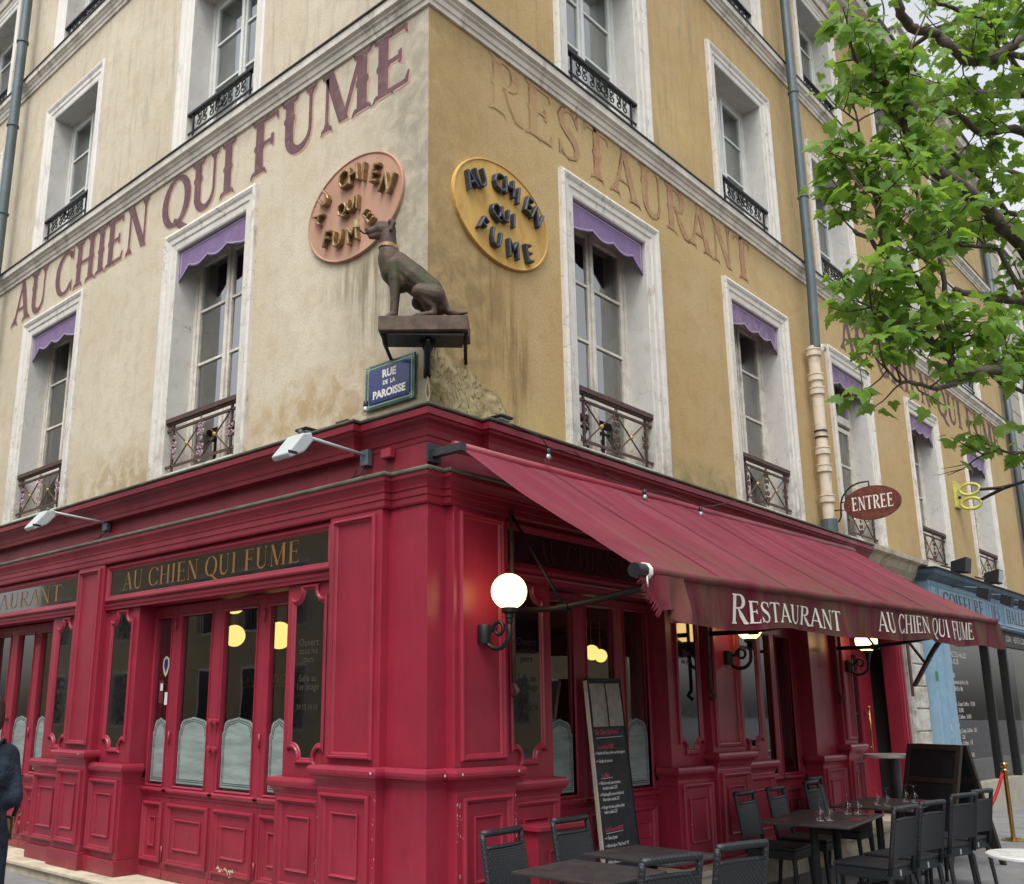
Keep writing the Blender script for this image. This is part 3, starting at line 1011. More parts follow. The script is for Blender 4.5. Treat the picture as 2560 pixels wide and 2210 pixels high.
def window(F, col, fl, side, ci):
    o0, o1, i0, i1 = col
    zb, zt, zo = FL[fl]
    sgn = 1 if F is RF else -1
    old = fl == 0
    msur = M_['whiteold'] if (fl == 0 or side == 'R') else M_['white']
    a, b = (i0 - o0), (o1 - i1)
    # surround: three-sided stepped architrave that turns into the reveal
    prof = [(0, 0.0), (0, 0.045), (0.03, 0.06), (0.055, 0.05), (0.075, 0.036), (0.12, 0.034), (0.135, 0.022), (0.19, 0.02), (0.205, 0.012)]
    W = 0.205
    loops = []
    for ins, h in prof + [(W, -0.27)]:
        f = ins / W
        ul = o0 + a * f; ur = o1 - b * f; zz = zt - (zt - zo) * f
        loops.append([(ul, h, zb), (ul, h, zz), (ur, h, zz), (ur, h, zb)])
    mb = MB(F); mb.loops(loops[:-1], closed=False)
    w = mb.build("window", msur, BLD, "%s window with %s surround" % (FLOORN[fl], "cracked white" if msur is M_['whiteold'] else "white"))
    mb = MB(F); mb.loops([loops[-2], loops[-1]], closed=False)
    mb.build("reveal", M_['reveal'], w)
    # sill
    mb = MB(F); mb.box(i0 + 0.003, i1 - 0.003, -0.3, 0.03, zb - 0.02, zb + (0.10 if fl == 0 else 0.08))
    mb.build("sill", M_['stone'], w)
    D = -0.27
    ms = M_['sashold'] if fl == 0 else M_['sash']
    cz = zo
    z0 = zb + 0.12
    cu = (i0 + i1) / 2
    transom = (side == 'R' and ci == 2 and fl == 0)
    if fl == 0: bars = [6.0, 5.36, 4.72]
    elif fl == 1: bars = [9.5, 8.9]
    else: bars = [12.75, 12.1]
    if transom: cz = 5.97; bars = [5.30, 4.65]
    fr = MB(F)
    fr.box(i0, i0 + 0.05, D - 0.06, D + 0.01, z0, zo); fr.box(i1 - 0.05, i1, D - 0.06, D + 0.01, z0, zo)
    fr.box(i0 + 0.05, i1 - 0.05, D - 0.06, D + 0.01, zo - 0.05, zo)
    if transom:
        fr.box(i0 + 0.05, i1 - 0.05, D - 0.05, D + 0.03, 5.97, 6.09)
    fr.build("window_frame", ms, w)
    if transom:
        p = MB(F); p.box(i0 + 0.07, i1 - 0.07, D - 0.035, D - 0.03, 6.09, zo - 0.05); p.build("pane", M_['glass'], w)
    for k in range(2):
        a0, a1 = (i0 + 0.053, cu - 0.004) if k == 0 else (cu + 0.004, i1 - 0.053)
        s = MB(F)
        st = 0.06
        s.box(a0, a0 + st, D - 0.045, D, z0 + 0.003, cz - 0.053); s.box(a1 - st, a1, D - 0.045, D, z0 + 0.003, cz - 0.053)
        s.box(a0 + st, a1 - st, D - 0.045, D, cz - 0.053 - 0.07, cz - 0.053); s.box(a0 + st, a1 - st, D - 0.045, D, z0 + 0.003, z0 + 0.10)
        if k == 1: s.box(cu - 0.022, cu + 0.022, D + 0.002, D + 0.022, z0 + 0.01, cz - 0.06)
        for zbz in bars: s.box(a0 + st, a1 - st, D - 0.035, D - 0.004, zbz - 0.016, zbz + 0.016)
        s.build("casement", ms, w, bevel=0.004)
        edges = [z0 + 0.10] + sorted(bars) + [cz - 0.12]
        for q in range(len(edges) - 1):
            p = MB(F)
            tilt = random.uniform(-0.004, 0.004)
            zA, zB = edges[q] + (0.016 if q else 0), edges[q + 1] - (0.016 if q < len(edges) - 2 else 0)
            p.quad((a0 + st, D - 0.024, zA), (a1 - st, D - 0.024 + tilt, zA), (a1 - st, D - 0.024 + tilt * .4, zB), (a0 + st, D - 0.024, zB))
            p.build("pane", M_['glass'], w)
    # curtains
    if fl >= 1:
        c = MB(F)
        n = 22
        rows = [[(i0 + 0.04 + (i1 - i0 - 0.08) * i / n, D - 0.13 - 0.02 * math.sin(i * 1.9), z) for i in range(n + 1)] for z in (z0 + 0.02, zo - 0.02)]
        c.loops(rows, closed=False)
        c.build("net_curtain", M_['curtain'], w, smooth=True)
    # lambrequin
    if fl == 0:
        n = 42
        top, low = zo - 0.004, 6.335
        def zc(t):
            e = min(t, 1 - t)
            lift = min(1.0, e / 0.16) ** 0.8 * 0.10
            return low + lift - 0.055 * abs(math.sin(3.5 * PI * t)) + 0.035
        pts = [(i0 + 0.006 + (i1 - i0 - 0.012) * i / n, zc(i / n)) for i in range(n + 1)]
        mbp = MB(F)
        for i in range(n):
            (ua, za), (ub, zbb) = pts[i], pts[i + 1]
            mbp.poly([(ua, za), (ub, zbb), (ub, top), (ua, top)], -0.025, -0.045)
        faded = side == 'R'
        mbp.build("lambrequin", M_['purplef'] if (faded and ci > 0) else M_['purple'], w, "scalloped purple lambrequin")
        tr = MB(F)
        for i in range(1, n - 1):
            (ua, za), (ub, zbb) = pts[i], pts[i + 1]
            tr.poly([(ua, za + 0.012), (ub, zbb + 0.012), (ub, zbb + 0.021), (ua, za + 0.021)], -0.0225)
        tr.box(pts[1][0], pts[1][0] + 0.008, -0.025, -0.0225, low + 0.06, top - 0.02)
        tr.box(pts[-2][0] - 0.008, pts[-2][0], -0.025, -0.0225, low + 0.06, top - 0.02)
        tr.box(pts[1][0] + .01, pts[-2][0] - .01, -0.025, -0.0225, top - 0.03, top - 0.022)
        tr.build("lambrequin_trim", M_['mauve'], w)
    # railing
    if fl == 0:
        zt_, z1_, zlo = 4.68, 4.55, 4.14
        d = -0.03
        r1 = MB(F); r1.box(i0 - 0.02, i1 + 0.02, d - 0.035, d + 0.035, zt_ - 0.05, zt_)
        r1.box(i0 - 0.01, i1 + 0.01, d - 0.02, d + 0.02, zt_ - 0.07, zt_ - 0.05)
        for zz in (z1_, zlo): r1.box(i0, i1, d - 0.012, d + 0.012, zz - 0.012, zz + 0.012)
        for uu in (i0 + 0.12, i1 - 0.12): r1.box(uu - 0.012, uu + 0.012, d - 0.012, d + 0.012, z0 - 0.05, zt_ - 0.06)
        ua, ub = i0 + 0.14, i1 - 0.14
        RB = []
        L4 = (ub - ua) / 4
        zm = (z1_ + zlo) / 2
        hh = (z1_ - zlo) / 2
        for k in range(-1, 5):
            for s_ in (1, -1):
                pa = ((ua + L4 * k), zlo if s_ == 1 else z1_)
                pb = ((ua + L4 * (k + 2)), z1_ if s_ == 1 else zlo)
                if k % 2 == 0 or True:
                    t0, t1 = 0.0, 1.0
                    if pa[0] < ua: t0 = (ua - pa[0]) / (pb[0] - pa[0])
                    if pb[0] > ub: t1 = (ub - pa[0]) / (pb[0] - pa[0])
                    if k in (0, 2):
                        q0 = (pa[0] + (pb[0] - pa[0]) * t0, pa[1] + (pb[1] - pa[1]) * t0)
                        q1 = (pa[0] + (pb[0] - pa[0]) * t1, pa[1] + (pb[1] - pa[1]) * t1)
                        RB.append(((q0[0], d + 0.004 * s_, q0[1]), (q1[0], d + 0.004 * s_, q1[1])))
        rl = r1.build("railing", M_['rustiron'], w, "dark iron window railing with crossed bars")
        rx = MB(); rx.F = ID
        for pa, pb in RB: rx.tube([F(*pa), F(*pb)], 0.009, 5)
        rx.build("crossed_bars", M_['rustiron'], w, kind='stuff')
        fo = MB(F)
        old_F = fo.F; fo.F = ID
        for uu, zz in ((ua, zm), (ub, zm), (cu, z1_ - 0.09), (cu, zlo + 0.09)):
            for q in range(4):
                an = q * PI / 2 + PI / 4
                scroll(fo, F, uu + 0.036 * math.cos(an), zz + 0.05 * math.sin(an), 0.034, d + 0.006, 1 if q % 2 else -1, 1.1, 12, 0.008, an)
            scroll(fo, F, uu, zz + 0.11, 0.026, d + .006, 1, 1.0, 10, 0.007, 0)
            scroll(fo, F, uu, zz - 0.11, 0.026, d + .006, -1, 1.0, 10, 0.007, 0)
        fo.build("railing_ornament", M_['pinkiron'] if side == 'L' else M_['rustiron'], w, kind='stuff')
        ro = MB(F); ro.F = ID
        for uu in (ua + L4, ub - L4): ro.sphere(F(uu, d + 0.012, zm), 0.022, 8)
        ro.build("rosette", M_['gold'], w)
    else:
        zt_ = {1: 8.46, 2: 11.70}[fl]
        zlo = zt_ - 0.26
        d = -0.02
        r1 = MB(F); r1.box(i0 - 0.02, i1 + 0.02, d - 0.03, d + 0.03, zt_ - 0.03, zt_)
        r1.box(i0, i1, d - 0.01, d + 0.01, zlo - 0.01, zlo + 0.01)
        for uu in (i0 + 0.1, i1 - 0.1): r1.box(uu - 0.01, uu + 0.01, d - 0.01, d + 0.01, z0 - 0.05, zt_ - 0.03)
        r1.F = ID
        n = 8
        for k in range(n):
            uu = i0 + 0.16 + (i1 - i0 - 0.32) * (k + 0.5) / n
            scroll(r1, F, uu, zlo + 0.085, 0.055, d, 1 if k % 2 else -1, 1.2, 11, 0.008, PI / 2)
            scroll(r1, F, uu, zlo + 0.165, 0.05, d, -1 if k % 2 else 1, 1.2, 11, 0.008, -PI / 2)
        scroll(r1, F, cu, zlo + 0.12, 0.09, d + .01, 1, 1.6, 18, 0.011, 0)
        r1.build("railing", M_['iron'], w, "low black cast iron scroll railing")
    return w

for ci, col in enumerate(LCOL):
    for fl in range(3): window(LF, col, fl, 'L', ci)
for ci, col in enumerate(RCOL):
    for fl in range(3): window(RF, col, fl, 'R', ci)

# string courses, one continuous moulding round the corner each
def course(name, ztop, h, proj, mat, uL, uR, zinc=True, label=None):
    path = [(uR, 0), (0, 0), (0, uL)]
    prof = [(0.0, ztop - h), (0.025, ztop - h), (0.03, ztop - h * .84), (0.045, ztop - h * .80), (0.055, ztop - h * .62), (0.075, ztop - h * .56), (0.08, ztop - h * .5), (proj * .85, ztop - h * .42), (proj * .9, ztop - 0.03), (0.0, ztop - 0.028)]
    mb = MB(); mb.sweep(path, prof)
    o = mb.build(name, mat, BLD, label)
    if zinc:
        z = MB(); z.sweep(path, [(0.0, ztop - 0.026), (proj, ztop - 0.026), (proj + 0.004, ztop - 0.012), (0.0, ztop + 0.012)])
        z.build("zinc_capping", M_['zinc'], o)
    return o
course("string_course", 7.96, 0.25, 0.13, M_['stone'], 16, 18.85)
course("string_course", 11.29, 0.25, 0.13, M_['stone'], 16, 18.85)
# crowning cornice and mansard
mb = MB(); mb.sweep([(18.85, 0), (0, 0), (0, 16)], [(0, 13.55), (0.03, 13.55), (0.04, 13.72), (0.10, 13.75), (0.12, 13.86), (0.22, 13.92), (0.24, 14.02), (0.36, 14.06), (0.40, 14.2), (0.0, 14.22)])
mb.build("main_cornice", M_['stone'], BLD)
mb = MB(); mb.sweep([(18.85, 0), (0, 0), (0, 16)], [(0.30, 14.205), (0.43, 14.205), (0.44, 14.25), (0.0, 14.26)])
mb.build("gutter", M_['zinc'], BLD)
mb = MB(); mb.sweep([(18.85, 0), (0, 0), (0, 16)], [(0.16, 14.262), (-0.75, 16.8), (-0.85, 16.85), (-3.0, 17.4), (-3.0, 14.3)])
roof = mb.build("roof", M_['slate'], BLD)
sl = MB()
for r_ in range(17):
    for k in range(46):
        uu = 8.6 + k * 0.225 + (0.11 if r_ % 2 else 0)
        t0 = r_ / 17.0
        z = 14.28 + 2.4 * t0
        dd = 0.155 - 0.9 * t0 * 2.4 / 2.54
        sl.add([RF(uu, dd + .022, z), RF(uu + 0.21, dd + .022, z), RF(uu + 0.21, dd - 0.045, z + 0.155), RF(uu, dd - 0.045, z + 0.155), RF(uu, dd + .004, z), RF(uu + 0.21, dd + .004, z)],
               [(0, 1, 2, 3), (0, 4, 5, 1)])
o = sl.build("slates", M_['slate'], roof); o['kind'] = 'stuff'
for uu in (10.6, 14.2, 17.4):
    dm = MB(RF)
    dm.box(uu, uu + 0.16, -0.9, 0.02, 14.27, 15.75); dm.box(uu + 0.94, uu + 1.1, -0.9, 0.02, 14.27, 15.75)
    dm.box(uu + 0.16, uu + 0.94, -0.9, 0.02, 15.55, 15.75); dm.box(uu - 0.08, uu + 1.18, -1.0, 0.10, 15.752, 15.86)
    d_ = dm.build("dormer", M_['white'], roof)

# chimney-free rear mass and storey floors keep daylight out of the rooms
mb = MB(); 
for z in (3.62, 7.55, 10.9, 14.0): mb.box(0.43, 18.8, 0.43, 15.9, z, z + 0.2)
mb.box(3.4, 3.5, 0.43, 15.9, 3.82, 14.0); mb.box(3.5, 18.8, 3.4, 3.5, 3.82, 14.0)
mb.box(18.55, 18.84, 0.43, 15.9, 0.0, 14.0); mb.box(0.43, 18.5, 15.7, 15.99, 0.0, 14.0)
for uu in (4.4, 7.7, 11.0, 14.3): mb.box(uu, uu + .1, 0.43, 3.4, 3.82, 14.0)
mb.build("interior_floors_and_partitions", M_['dark'], BLD)
mb = MB(); mb.box(0.2, 18.0, 7.6, 7.7, 0.0, 3.6); mb.box(6.2, 6.3, 0.5, 7.6, 0.0, 3.6); mb.box(0.2, 18, 0.2, 15.5, 3.36, 3.42)
mb.build("dining_room_walls", M_['warm'], BLD)
mb = MB(); mb.box(0.0, 18.5, 0.0, 15.9, -0.04, 0.09)
mb.build("dining_room_floor", M_['slatewood'], BLD)

# painted lettering
TF = Face(w=0.2, t=0.07, sf=0.07, orn=True)
for txt, ua, ub in (("AU", 8.50, 7.42), ("CHIEN", 7.16, 4.70), ("QUI", 4.40, 2.93), ("FUME", 2.62, 0.20)):
    letters(LF, txt, ua - 0.022, ub - 0.022, 7.035, 7.655, 0.002, TF, 0.03).build("painted_letters", M_['letterpink'], BLD, "pink shadow of the painted name")
    letters(LF, txt, ua, ub, 7.06, 7.68, 0.0055, TF, 0.03).build("painted_letters", M_['lettering'], BLD, "plum painted word %s on the beige wall" % txt)
TG = Face(w=0.2, t=0.07, sf=0.07, orn=True)
letters(RF, "RESTAURANT", 0.80, 6.2, 7.105, 7.705, 0.002, TG, 0.06).build("painted_letters", M_['ghostd'], BLD, "worn brown outline of the word RESTAURANT")
letters(RF, "RESTAURANT", 0.82, 6.18, 7.115, 7.685, 0.0055, Face(w=0.185, t=0.05, sf=0.06, orn=True), 0.06).build("painted_letters", M_['ghost'], BLD, "worn pinkish word RESTAURANT")
words("painted_letters", M_['lettering'], BLD, RF, "AU CHIEN QUI FUME", 9.2, 18.2, 7.08, 7.66, 0.0055, Face(w=0.2, t=0.07, sf=0.07, orn=True), 0.06)

# bare rubble patch at the foot of the right corner
def patch():
    t = NT("bare_lime_and_rubble")
    p = t.pos()
    n1 = t.noise(p, 4, 8, 0.7, 0.8); n2 = t.noise(p, 16, 6, 0.7, 0.4)
    c = t.mix(t.ramp(n1, 0.35, 0.6), srgb(140, 124, 90), srgb(196, 178, 138))
    c = t.mix(t.ramp(n2, 0.54, 0.66, 0, 0.6), c, srgb(104, 94, 72))
    n4 = t.noise(p, 2.6, 6, 0.6, 1.2)
    c = t.mix(t.ramp(t.math('ABSOLUTE', t.math('SUBTRACT', n4, 0.5)), 0.012, 0.0, 0, 0.9), c, srgb(50, 44, 34))
    c = t.mix(t.ramp(n4, 0.56, 0.66, 0, 0.7), c, srgb(108, 98, 74))
    nb = t.bump(n1, 0.5, 0.03); nb = t.bump(n2, 0.5, 0.012, nb)
    t.bsdf(c, 0.95, 0, nb, spec=0.1)
    return t.m
M_['patch'] = patch()
mb = MB(RF)
N1, N2 = 44, 22
grid = []
for i in range(N1 + 1):
    row = []
    for j in range(N2 + 1):
        u = 0.01 + 1.12 * i / N1
        zt = 4.52 - 0.22 * u + 0.10 * noise.noise(Vector((u * 4, 3, 0))) + 0.05 * noise.noise(Vector((u * 14, 1, 0))) - (0.28 * max(0, u - 0.5)) - (2.6 * max(0, u - 0.98))
        z = 3.7 + (zt - 3.7) * j / N2
        h = 0.009 + 0.014 * max(-0.3, noise.noise(Vector((u * 6, z * 6, 1)))) + 0.012 * noise.noise(Vector((u * 17, z * 17, 5)))
        e = min(1, min(j and (N2 - j) / 2.0 or 1, (N1 - i) / 3.0))
        row.append((u, 0.6 * h * e - 0.004 * (1 - e) + 0.002, z))
    grid.append(row)
mb.loops(grid, closed=False)
mb.build("bare_masonry_patch", M_['patch'], BLD, "grey patch where render has fallen off", smooth=True)

# pale stone pier, cornice and quoins round the side entrance
mb = MB(RF); mb.sweep([(8.42, 0.0), (11.05, 0.0)], [(0, 3.58), (0.10, 3.60), (0.12, 3.64), (0.2, 3.70), (0.26, 3.80), (0.34, 3.83), (0.35, 3.90), (0, 3.93)])
mb.build("stone_cornice", M_['slab'], BLD)
mb = MB(RF); mb.box(8.42, 11.05, -0.4, 0.002, 2.95, 3.58); mb.build("stone_lintel", M_['greystone'], BLD)
mb = MB(RF); mb.box(7.50, 7.62, 0.0, 0.24, G0, 3.34); mb.box(7.50, 8.42, 0.0, 0.21, 3.0, 3.34)
mb.build("entrance_jamb", M_['reveal'], BLD)
z = G0
k = 0
while z < 2.9:
    h = 0.335
    mb = MB(RF); mb.box(10.42 + (0.10 if k % 2 else 0.0), 11.04, -0.2, 0.12 + (0.006 if k % 2 else 0), z + 0.008, z + h - 0.012)
    mb.build("quoin_stone", M_['whiteold'], BLD, bevel=0.012)
    z += h; k += 1
mb = MB(RF); mb.box(10.3, 11.0, -0.25, 0.10, G0, 2.95); mb.build("entrance_pier", M_['reveal'], BLD)

# downpipes
PR = thing("grey_downpipe", "grey blue rainwater pipe on the ochre wall, ending in a cream cast iron foot", "downpipe", (7.72, -0.10, 3.9))
mb = MB(); mb.tube([(7.70, -0.18, 6.60), (7.70, -0.205, 7.6), (7.70, -0.205, 13.5)], 0.068, 14)
mb.build("pipe", M_['pipe'], PR, smooth=True, auto=40)
for z in (8.95, 10.7, 12.6):
    mb = MB(); mb.lathe([(0.068, -0.02), (0.082, -0.015), (0.082, 0.015), (0.068, 0.02)], (7.70, -0.205, z), 14); mb.build("pipe_collar", M_['pipe'], PR)
mb = MB(); mb.tube([(7.70, -0.14, 4.1), (7.70, -0.14, 6.62)], 0.078, 16)
for z in (4.40, 4.83, 5.08, 5.95, 6.15, 6.52): mb.lathe([(0.079, -0.05), (0.10, -0.045), (0.10, 0.035), (0.108, 0.04), (0.108, 0.06), (0.079, 0.065)], (7.70, -0.14, z), 16)
mb.tube([(7.70, -0.14, 6.40), (7.82, -0.14, 6.52), (7.95, -0.15, 6.66), (7.98, -0.18, 6.68)], [0.05, 0.055, 0.06, 0.065], 12)
mb.build("cast_iron_pipe", M_['cream'], PR, smooth=True, auto=40)
for z in (5.28, 5.37):
    mb = MB(); mb.lathe([(0.079, -0.01), (0.088, -0.01), (0.088, 0.01), (0.079, 0.01)], (7.70, -0.14, z), 16); mb.build("clamp", M_['iron'], PR)
mb = MB(); mb.tube([(7.70, -0.14, 3.9), (7.70, -0.14, 4.12)], 0.11, 14); mb.build("pipe_base", M_['pipe'], PR)
PL = thing("grey_downpipe", "grey green rainwater pipe on the beige wall at the far left", "downpipe", (-0.12, 8.83, 3.8))
mb = MB(); mb.tube([(-0.215, 8.80, 3.8), (-0.215, 8.80, 13.5)], 0.075, 14)
mb.build("pipe", M_['pipe'], PL, smooth=True, auto=40)
for z in (6.0, 7.3, 8.9, 10.4, 11.9):
    mb = MB(); mb.lathe([(0.077, -0.02), (0.092, -0.015), (0.092, 0.015), (0.077, 0.02)], (-0.215, 8.80, z), 14); mb.build("pipe_collar", M_['pipe'], PL)

mb = MB(LF); mb.box(9.2, 16, -0.4, 0.06, G0, 3.3); mb.build("ground_floor_wall", M_['greystone'], BLD)
mb = MB(RF); mb.box(18.62, 18.85, -0.4, 0.06, G0, 3.7); mb.build("ground_floor_pier", M_['greystone'], BLD)

# ------------------------------------------------------------------ crimson shopfront
SH = thing("restaurant_shopfront", "glossy crimson panelled restaurant shopfront wrapping the building corner, with black glass name boards", "shopfront", (0, 0, G0))
RED, REDC = M_['red'], M_['redc']
BOL = [(0, 0), (0, 0.018), (0.008, 0.034), (0.020, 0.036), (0.027, 0.020), (0.038, 0.018), (0.045, 0.006), (0.052, 0.0)]
BOL2 = [(0, 0), (0, 0.010), (0.008, 0.018), (0.018, 0.014), (0.026, 0.004), (0.030, 0.0)]
GAP = 0.0015

def molded(F, u0, u1, z0, z1, d, parent, name="panel", inner=True, prof=BOL):
    mb = MB(F)
    mb.frame(u0, u1, z0, z1, d + GAP * 0, [(0, -0.002)] + prof[1:-1] + [(prof[-1][0], -0.002)])
    if inner:
        g = 0.115
        if u1 - u0 > 0.34:
            mb.frame(u0 + g, u1 - g, z0 + g * 1.15, z1 - g * 1.15, d, [(0, -0.002), (0, 0.014), (0.006, 0.020), (0.014, 0.014), (0.022, -0.002)])
        elif u1 - u0 > 0.15:
            g = (u1 - u0) * 0.33
            mb.frame(u0 + g, u1 - g, z0 + 0.13, z1 - 0.13, d, [(0, -0.002), (0, 0.008), (0.004, 0.010), (0.010, 0.006), (0.014, -0.002)])
    return mb.build(name, RED, parent)

LEDGE = [(0.0, 1.02), (0.006, 1.03), (0.012, 1.06), (0.035, 1.10), (0.055, 1.118), (0.066, 1.124), (0.082, 1.130), (0.092, 1.150), (0.092, 1.172), (0.082, 1.192), (0.066, 1.198), (0.0, 1.202)]
def shifted(prof, dz, k=1.0): return [(h * k, z + dz) for h, z in prof]

def pilaster(F, u0, u1, base_lo=G0 + 0.1, d=0.38, both=True, zt=3.12):
    """shaft, base, ledge; returned as one part with its mouldings as sub-parts"""
    mb = MB(F); mb.box(u0, u1, 0.0, d, 1.19, zt)
    p = mb.build("pilaster", RED, SH, bevel=0.006)
    molded(F, u0 + 0.055, u1 - 0.055, 1.245, zt - 0.07, d, p, inner=False)
    b = MB(F); b.box(u0 - 0.02, u1 + 0.02, 0.0, d + 0.04, 0.235, 1.04)
    b.build("pilaster_base", RED, p, bevel=0.006)
    b = MB(F); b.box(u0 - 0.045, u1 + 0.045, 0.0, d + 0.065, base_lo, 0.235)
    b.build("plinth_block", RED, p, bevel=0.006)
    molded(F, u0 + 0.035, u1 - 0.035, 0.30, 1.005, d + 0.04, p)
    l = MB(F); l.sweep([(u0 - 0.012, 0.30), (u0 - 0.012, d + 0.03), (u1 + 0.012, d + 0.03), (u1 + 0.012, 0.30)], shifted(LEDGE, 0.0, 0.75))
    l.build("ledge_moulding", RED, p)
    return p

def octo(u0, u1, z0, z1, r, ins, n=7):
    """rectangle with scooped corners, shrunk by ins"""
    pts = []
    rr = r + ins
    a = math.degrees(math.asin(max(-0.95, min(0.95, ins / rr))))
    for cx, cz, s0, s1 in ((u0, z0, 90 - a, a), (u1, z0, 180 - a, 90 + a), (u1, z1, 270 - a, 180 + a), (u0, z1, 360 - a, 270 + a)):
        for i in range(n + 1):
            t = R(s0 + (s1 - s0) * i / n)
            pts.append((cx + rr * math.cos(t), cz + rr * math.sin(t)))
    return pts

def scooped(F, u0, u1, z0, z1, r, d, parent, glassmat, texts=None):
    loops = []
    for ins, h in [(-0.05, -0.002), (-0.05, 0.016), (-0.040, 0.026), (-0.028, 0.026), (-0.020, 0.014), (-0.010, 0.012), (0.0, 0.002), (0.0, -0.002)]:
        pts = octo(u0, u1, z0, z1, r, ins)
        loops.append([(u, d + h, z) for u, z in pts])
    mb = MB(F); mb.loops(loops)
    mb.build("scooped_moulding", RED, parent)
    g = MB(F); g.poly(octo(u0, u1, z0, z1, r, 0.0), d + 0.003)
    return g.build("black_glass_panel", glassmat, parent)

def side_panel(F, u0, u1, g0, g1, lo, texts=None, sgn=1, kind=True):
    mb = MB(F); mb.box(u0, u1, -0.02, 0.30, 1.02, 2.615)
    p = mb.build("side_panel", RED, SH, bevel=0.004)
    if kind:
        gl = scooped(F, g0, g1, 1.235, 2.545, 0.118, 0.30, p, M_['blackglass'])
        if texts:
            tm = MB(F)
            for s, z, size in texts:
                btext(tm, F, s, (g0 + g1) / 2, z, 0.305, size, sgn, align='CENTER')
            tm.build("panel_lettering", M_['greylet'] if F is LF else M_['dimlet'], p)
    b = MB(F); b.box(u0, u1, -0.02, 0.36, 0.21, 0.96); b.box(u0 - 0.012, u1 + 0.012, -0.02, 0.385, lo, 0.21)
    b.build("side_panel_base", RED, p, bevel=0.005)
    molded(F, u0 + 0.05, u1 - 0.05, 0.27, 0.935, 0.36, p)
    l = MB(F); l.sweep([(u0 - 0.003, 0.16), (u0 - 0.003, 0.345), (u1 + 0.003, 0.345), (u1 + 0.003, 0.16)], shifted(LEDGE, -0.115, 0.62))
    l.build("ledge_moulding", RED, p)
    return p

def leaf(F, u0, u1, g0, g1, zb, d=0.12, hinge=None, knobs=None, frost=True, ztop=2.485, arch=1.52):
    """folding leaf: stiles and rails round a tall pane, panelled kick board"""
    mb = MB(F)
    zt = 2.60
    mb.box(u0, g0, d - 0.05, d, zb, zt); mb.box(g1, u1, d - 0.05, d, zb, zt)
    mb.box(g0, g1, d - 0.05, d, ztop, zt); mb.box(g0, g1, d - 0.05, d, zb, 0.905)
    p = mb.build("door_leaf", RED, SH, bevel=0.004)
    mb = MB(F); mb.frame(g0 - 0.022, g1 + 0.022, 0.905 - 0.022, ztop + 0.022, d, [(0, -0.002), (0, 0.008), (0.008, 0.012), (0.022, 0.004), (0.022, -0.03)])
    mb.build("glazing_bead", RED, p)
    mb = MB(F); mb.quad((g0, d - 0.03, 0.905), (g1, d - 0.03, 0.905), (g1, d - 0.03, ztop), (g0, d - 0.03, ztop))
    mb.build("pane", M_['shopglass'], p)
    molded(F, u0 + 0.04, u1 - 0.04, zb + 0.14, 0.745, d, p)
    mb = MB(F); mb.sweep([(u0 + 0.006, d - 0.01), (u0 + 0.006, d + 0.0), (u1 - 0.006, d + 0.0), (u1 - 0.006, d - 0.01)], [(0, 0.795), (0.008, 0.80), (0.012, 0.82), (0.03, 0.835), (0.04, 0.85), (0.04, 0.865), (0.03, 0.876), (0, 0.88)])
    mb.build("weather_sill", RED, p)
    mb = MB(F); mb.box(u0 + 0.004, u1 - 0.004, d, d + 0.012, zb, zb + 0.085)
    mb.build("kick_rail", RED, p, bevel=0.003)
    if frost:
        a0, a1 = g0 + 0.008, g1 - 0.008
        r_ = min(0.10, (a1 - a0) * 0.28)
        def outline(ins, zlow):
            A0, A1 = a0 + ins, a1 - ins
            zt_ = arch - ins
            pts = [(A0, zlow), (A1, zlow), (A1, zt_ - 0.13), (A1 - 0.02, zt_ - 0.11), (A1 - 0.02, zt_ - 0.09)]
            cx0, cx1 = A0 + r_, A1 - r_
            pts += [(A1 - 0.02 - (A1 - 0.02 - cx1) * (1 - math.cos(R(t))), zt_ - 0.09 + 0.075 * math.sin(R(t))) for t in (20, 40, 60, 80, 90)]
            pts += [((A0 + A1) / 2, zt_ + 0.008)]
            pts += [(A0 + 0.02 + (cx0 - A0 - 0.02) * (1 - math.cos(R(t))), zt_ - 0.09 + 0.075 * math.sin(R(t))) for t in (90, 80, 60, 40, 20)]
            pts += [(A0 + 0.02, zt_ - 0.09), (A0 + 0.02, zt_ - 0.11), (A0, zt_ - 0.13)]
            return pts
        f = MB(F); f.poly(outline(0.0, 0.925), d - 0.0285)
        f.build("etched_glass", M_['frost'], p)
        f = MB(F)
        for ins in (0.018, 0.034):
            A, B = outline(ins, 0.925 + ins), outline(ins + 0.006, 0.925 + ins + 0.006)
            f.loops([[(u, d - 0.0275, z) for u, z in A], [(u, d - 0.0275, z) for u, z in B]])
        f.build("etched_border", M_['frostl'], p, kind='stuff')
    if hinge:
        for z in (2.41, 1.335, 0.30):
            h = MB(F); h.tube([F(hinge, d + 0.018, z - 0.06), F(hinge, d + 0.018, z + 0.06)], 0.013, 8) if False else None
            h2 = MB(); h2.tube([F(hinge, d + 0.014, z - 0.06), F(hinge, d + 0.014, z + 0.06)], [0.008, 0.012], 8)
            h2.build("hinge", RED, p, smooth=True)
    if knobs:
        for z in (1.49, 1.25):
            h = MB(); c = F(knobs, d, z)
            dirv = Vector(F(0, 1, 0))
            cc = Vector(c)
            h.tube([cc, cc + dirv * 0.02, cc + dirv * 0.022, cc + dirv * 0.045, cc + dirv * 0.05], [0.014, 0.014, 0.03, 0.03, 0.02], 14)
            h.build("door_knob", RED, p, smooth=True, auto=40)
    return p

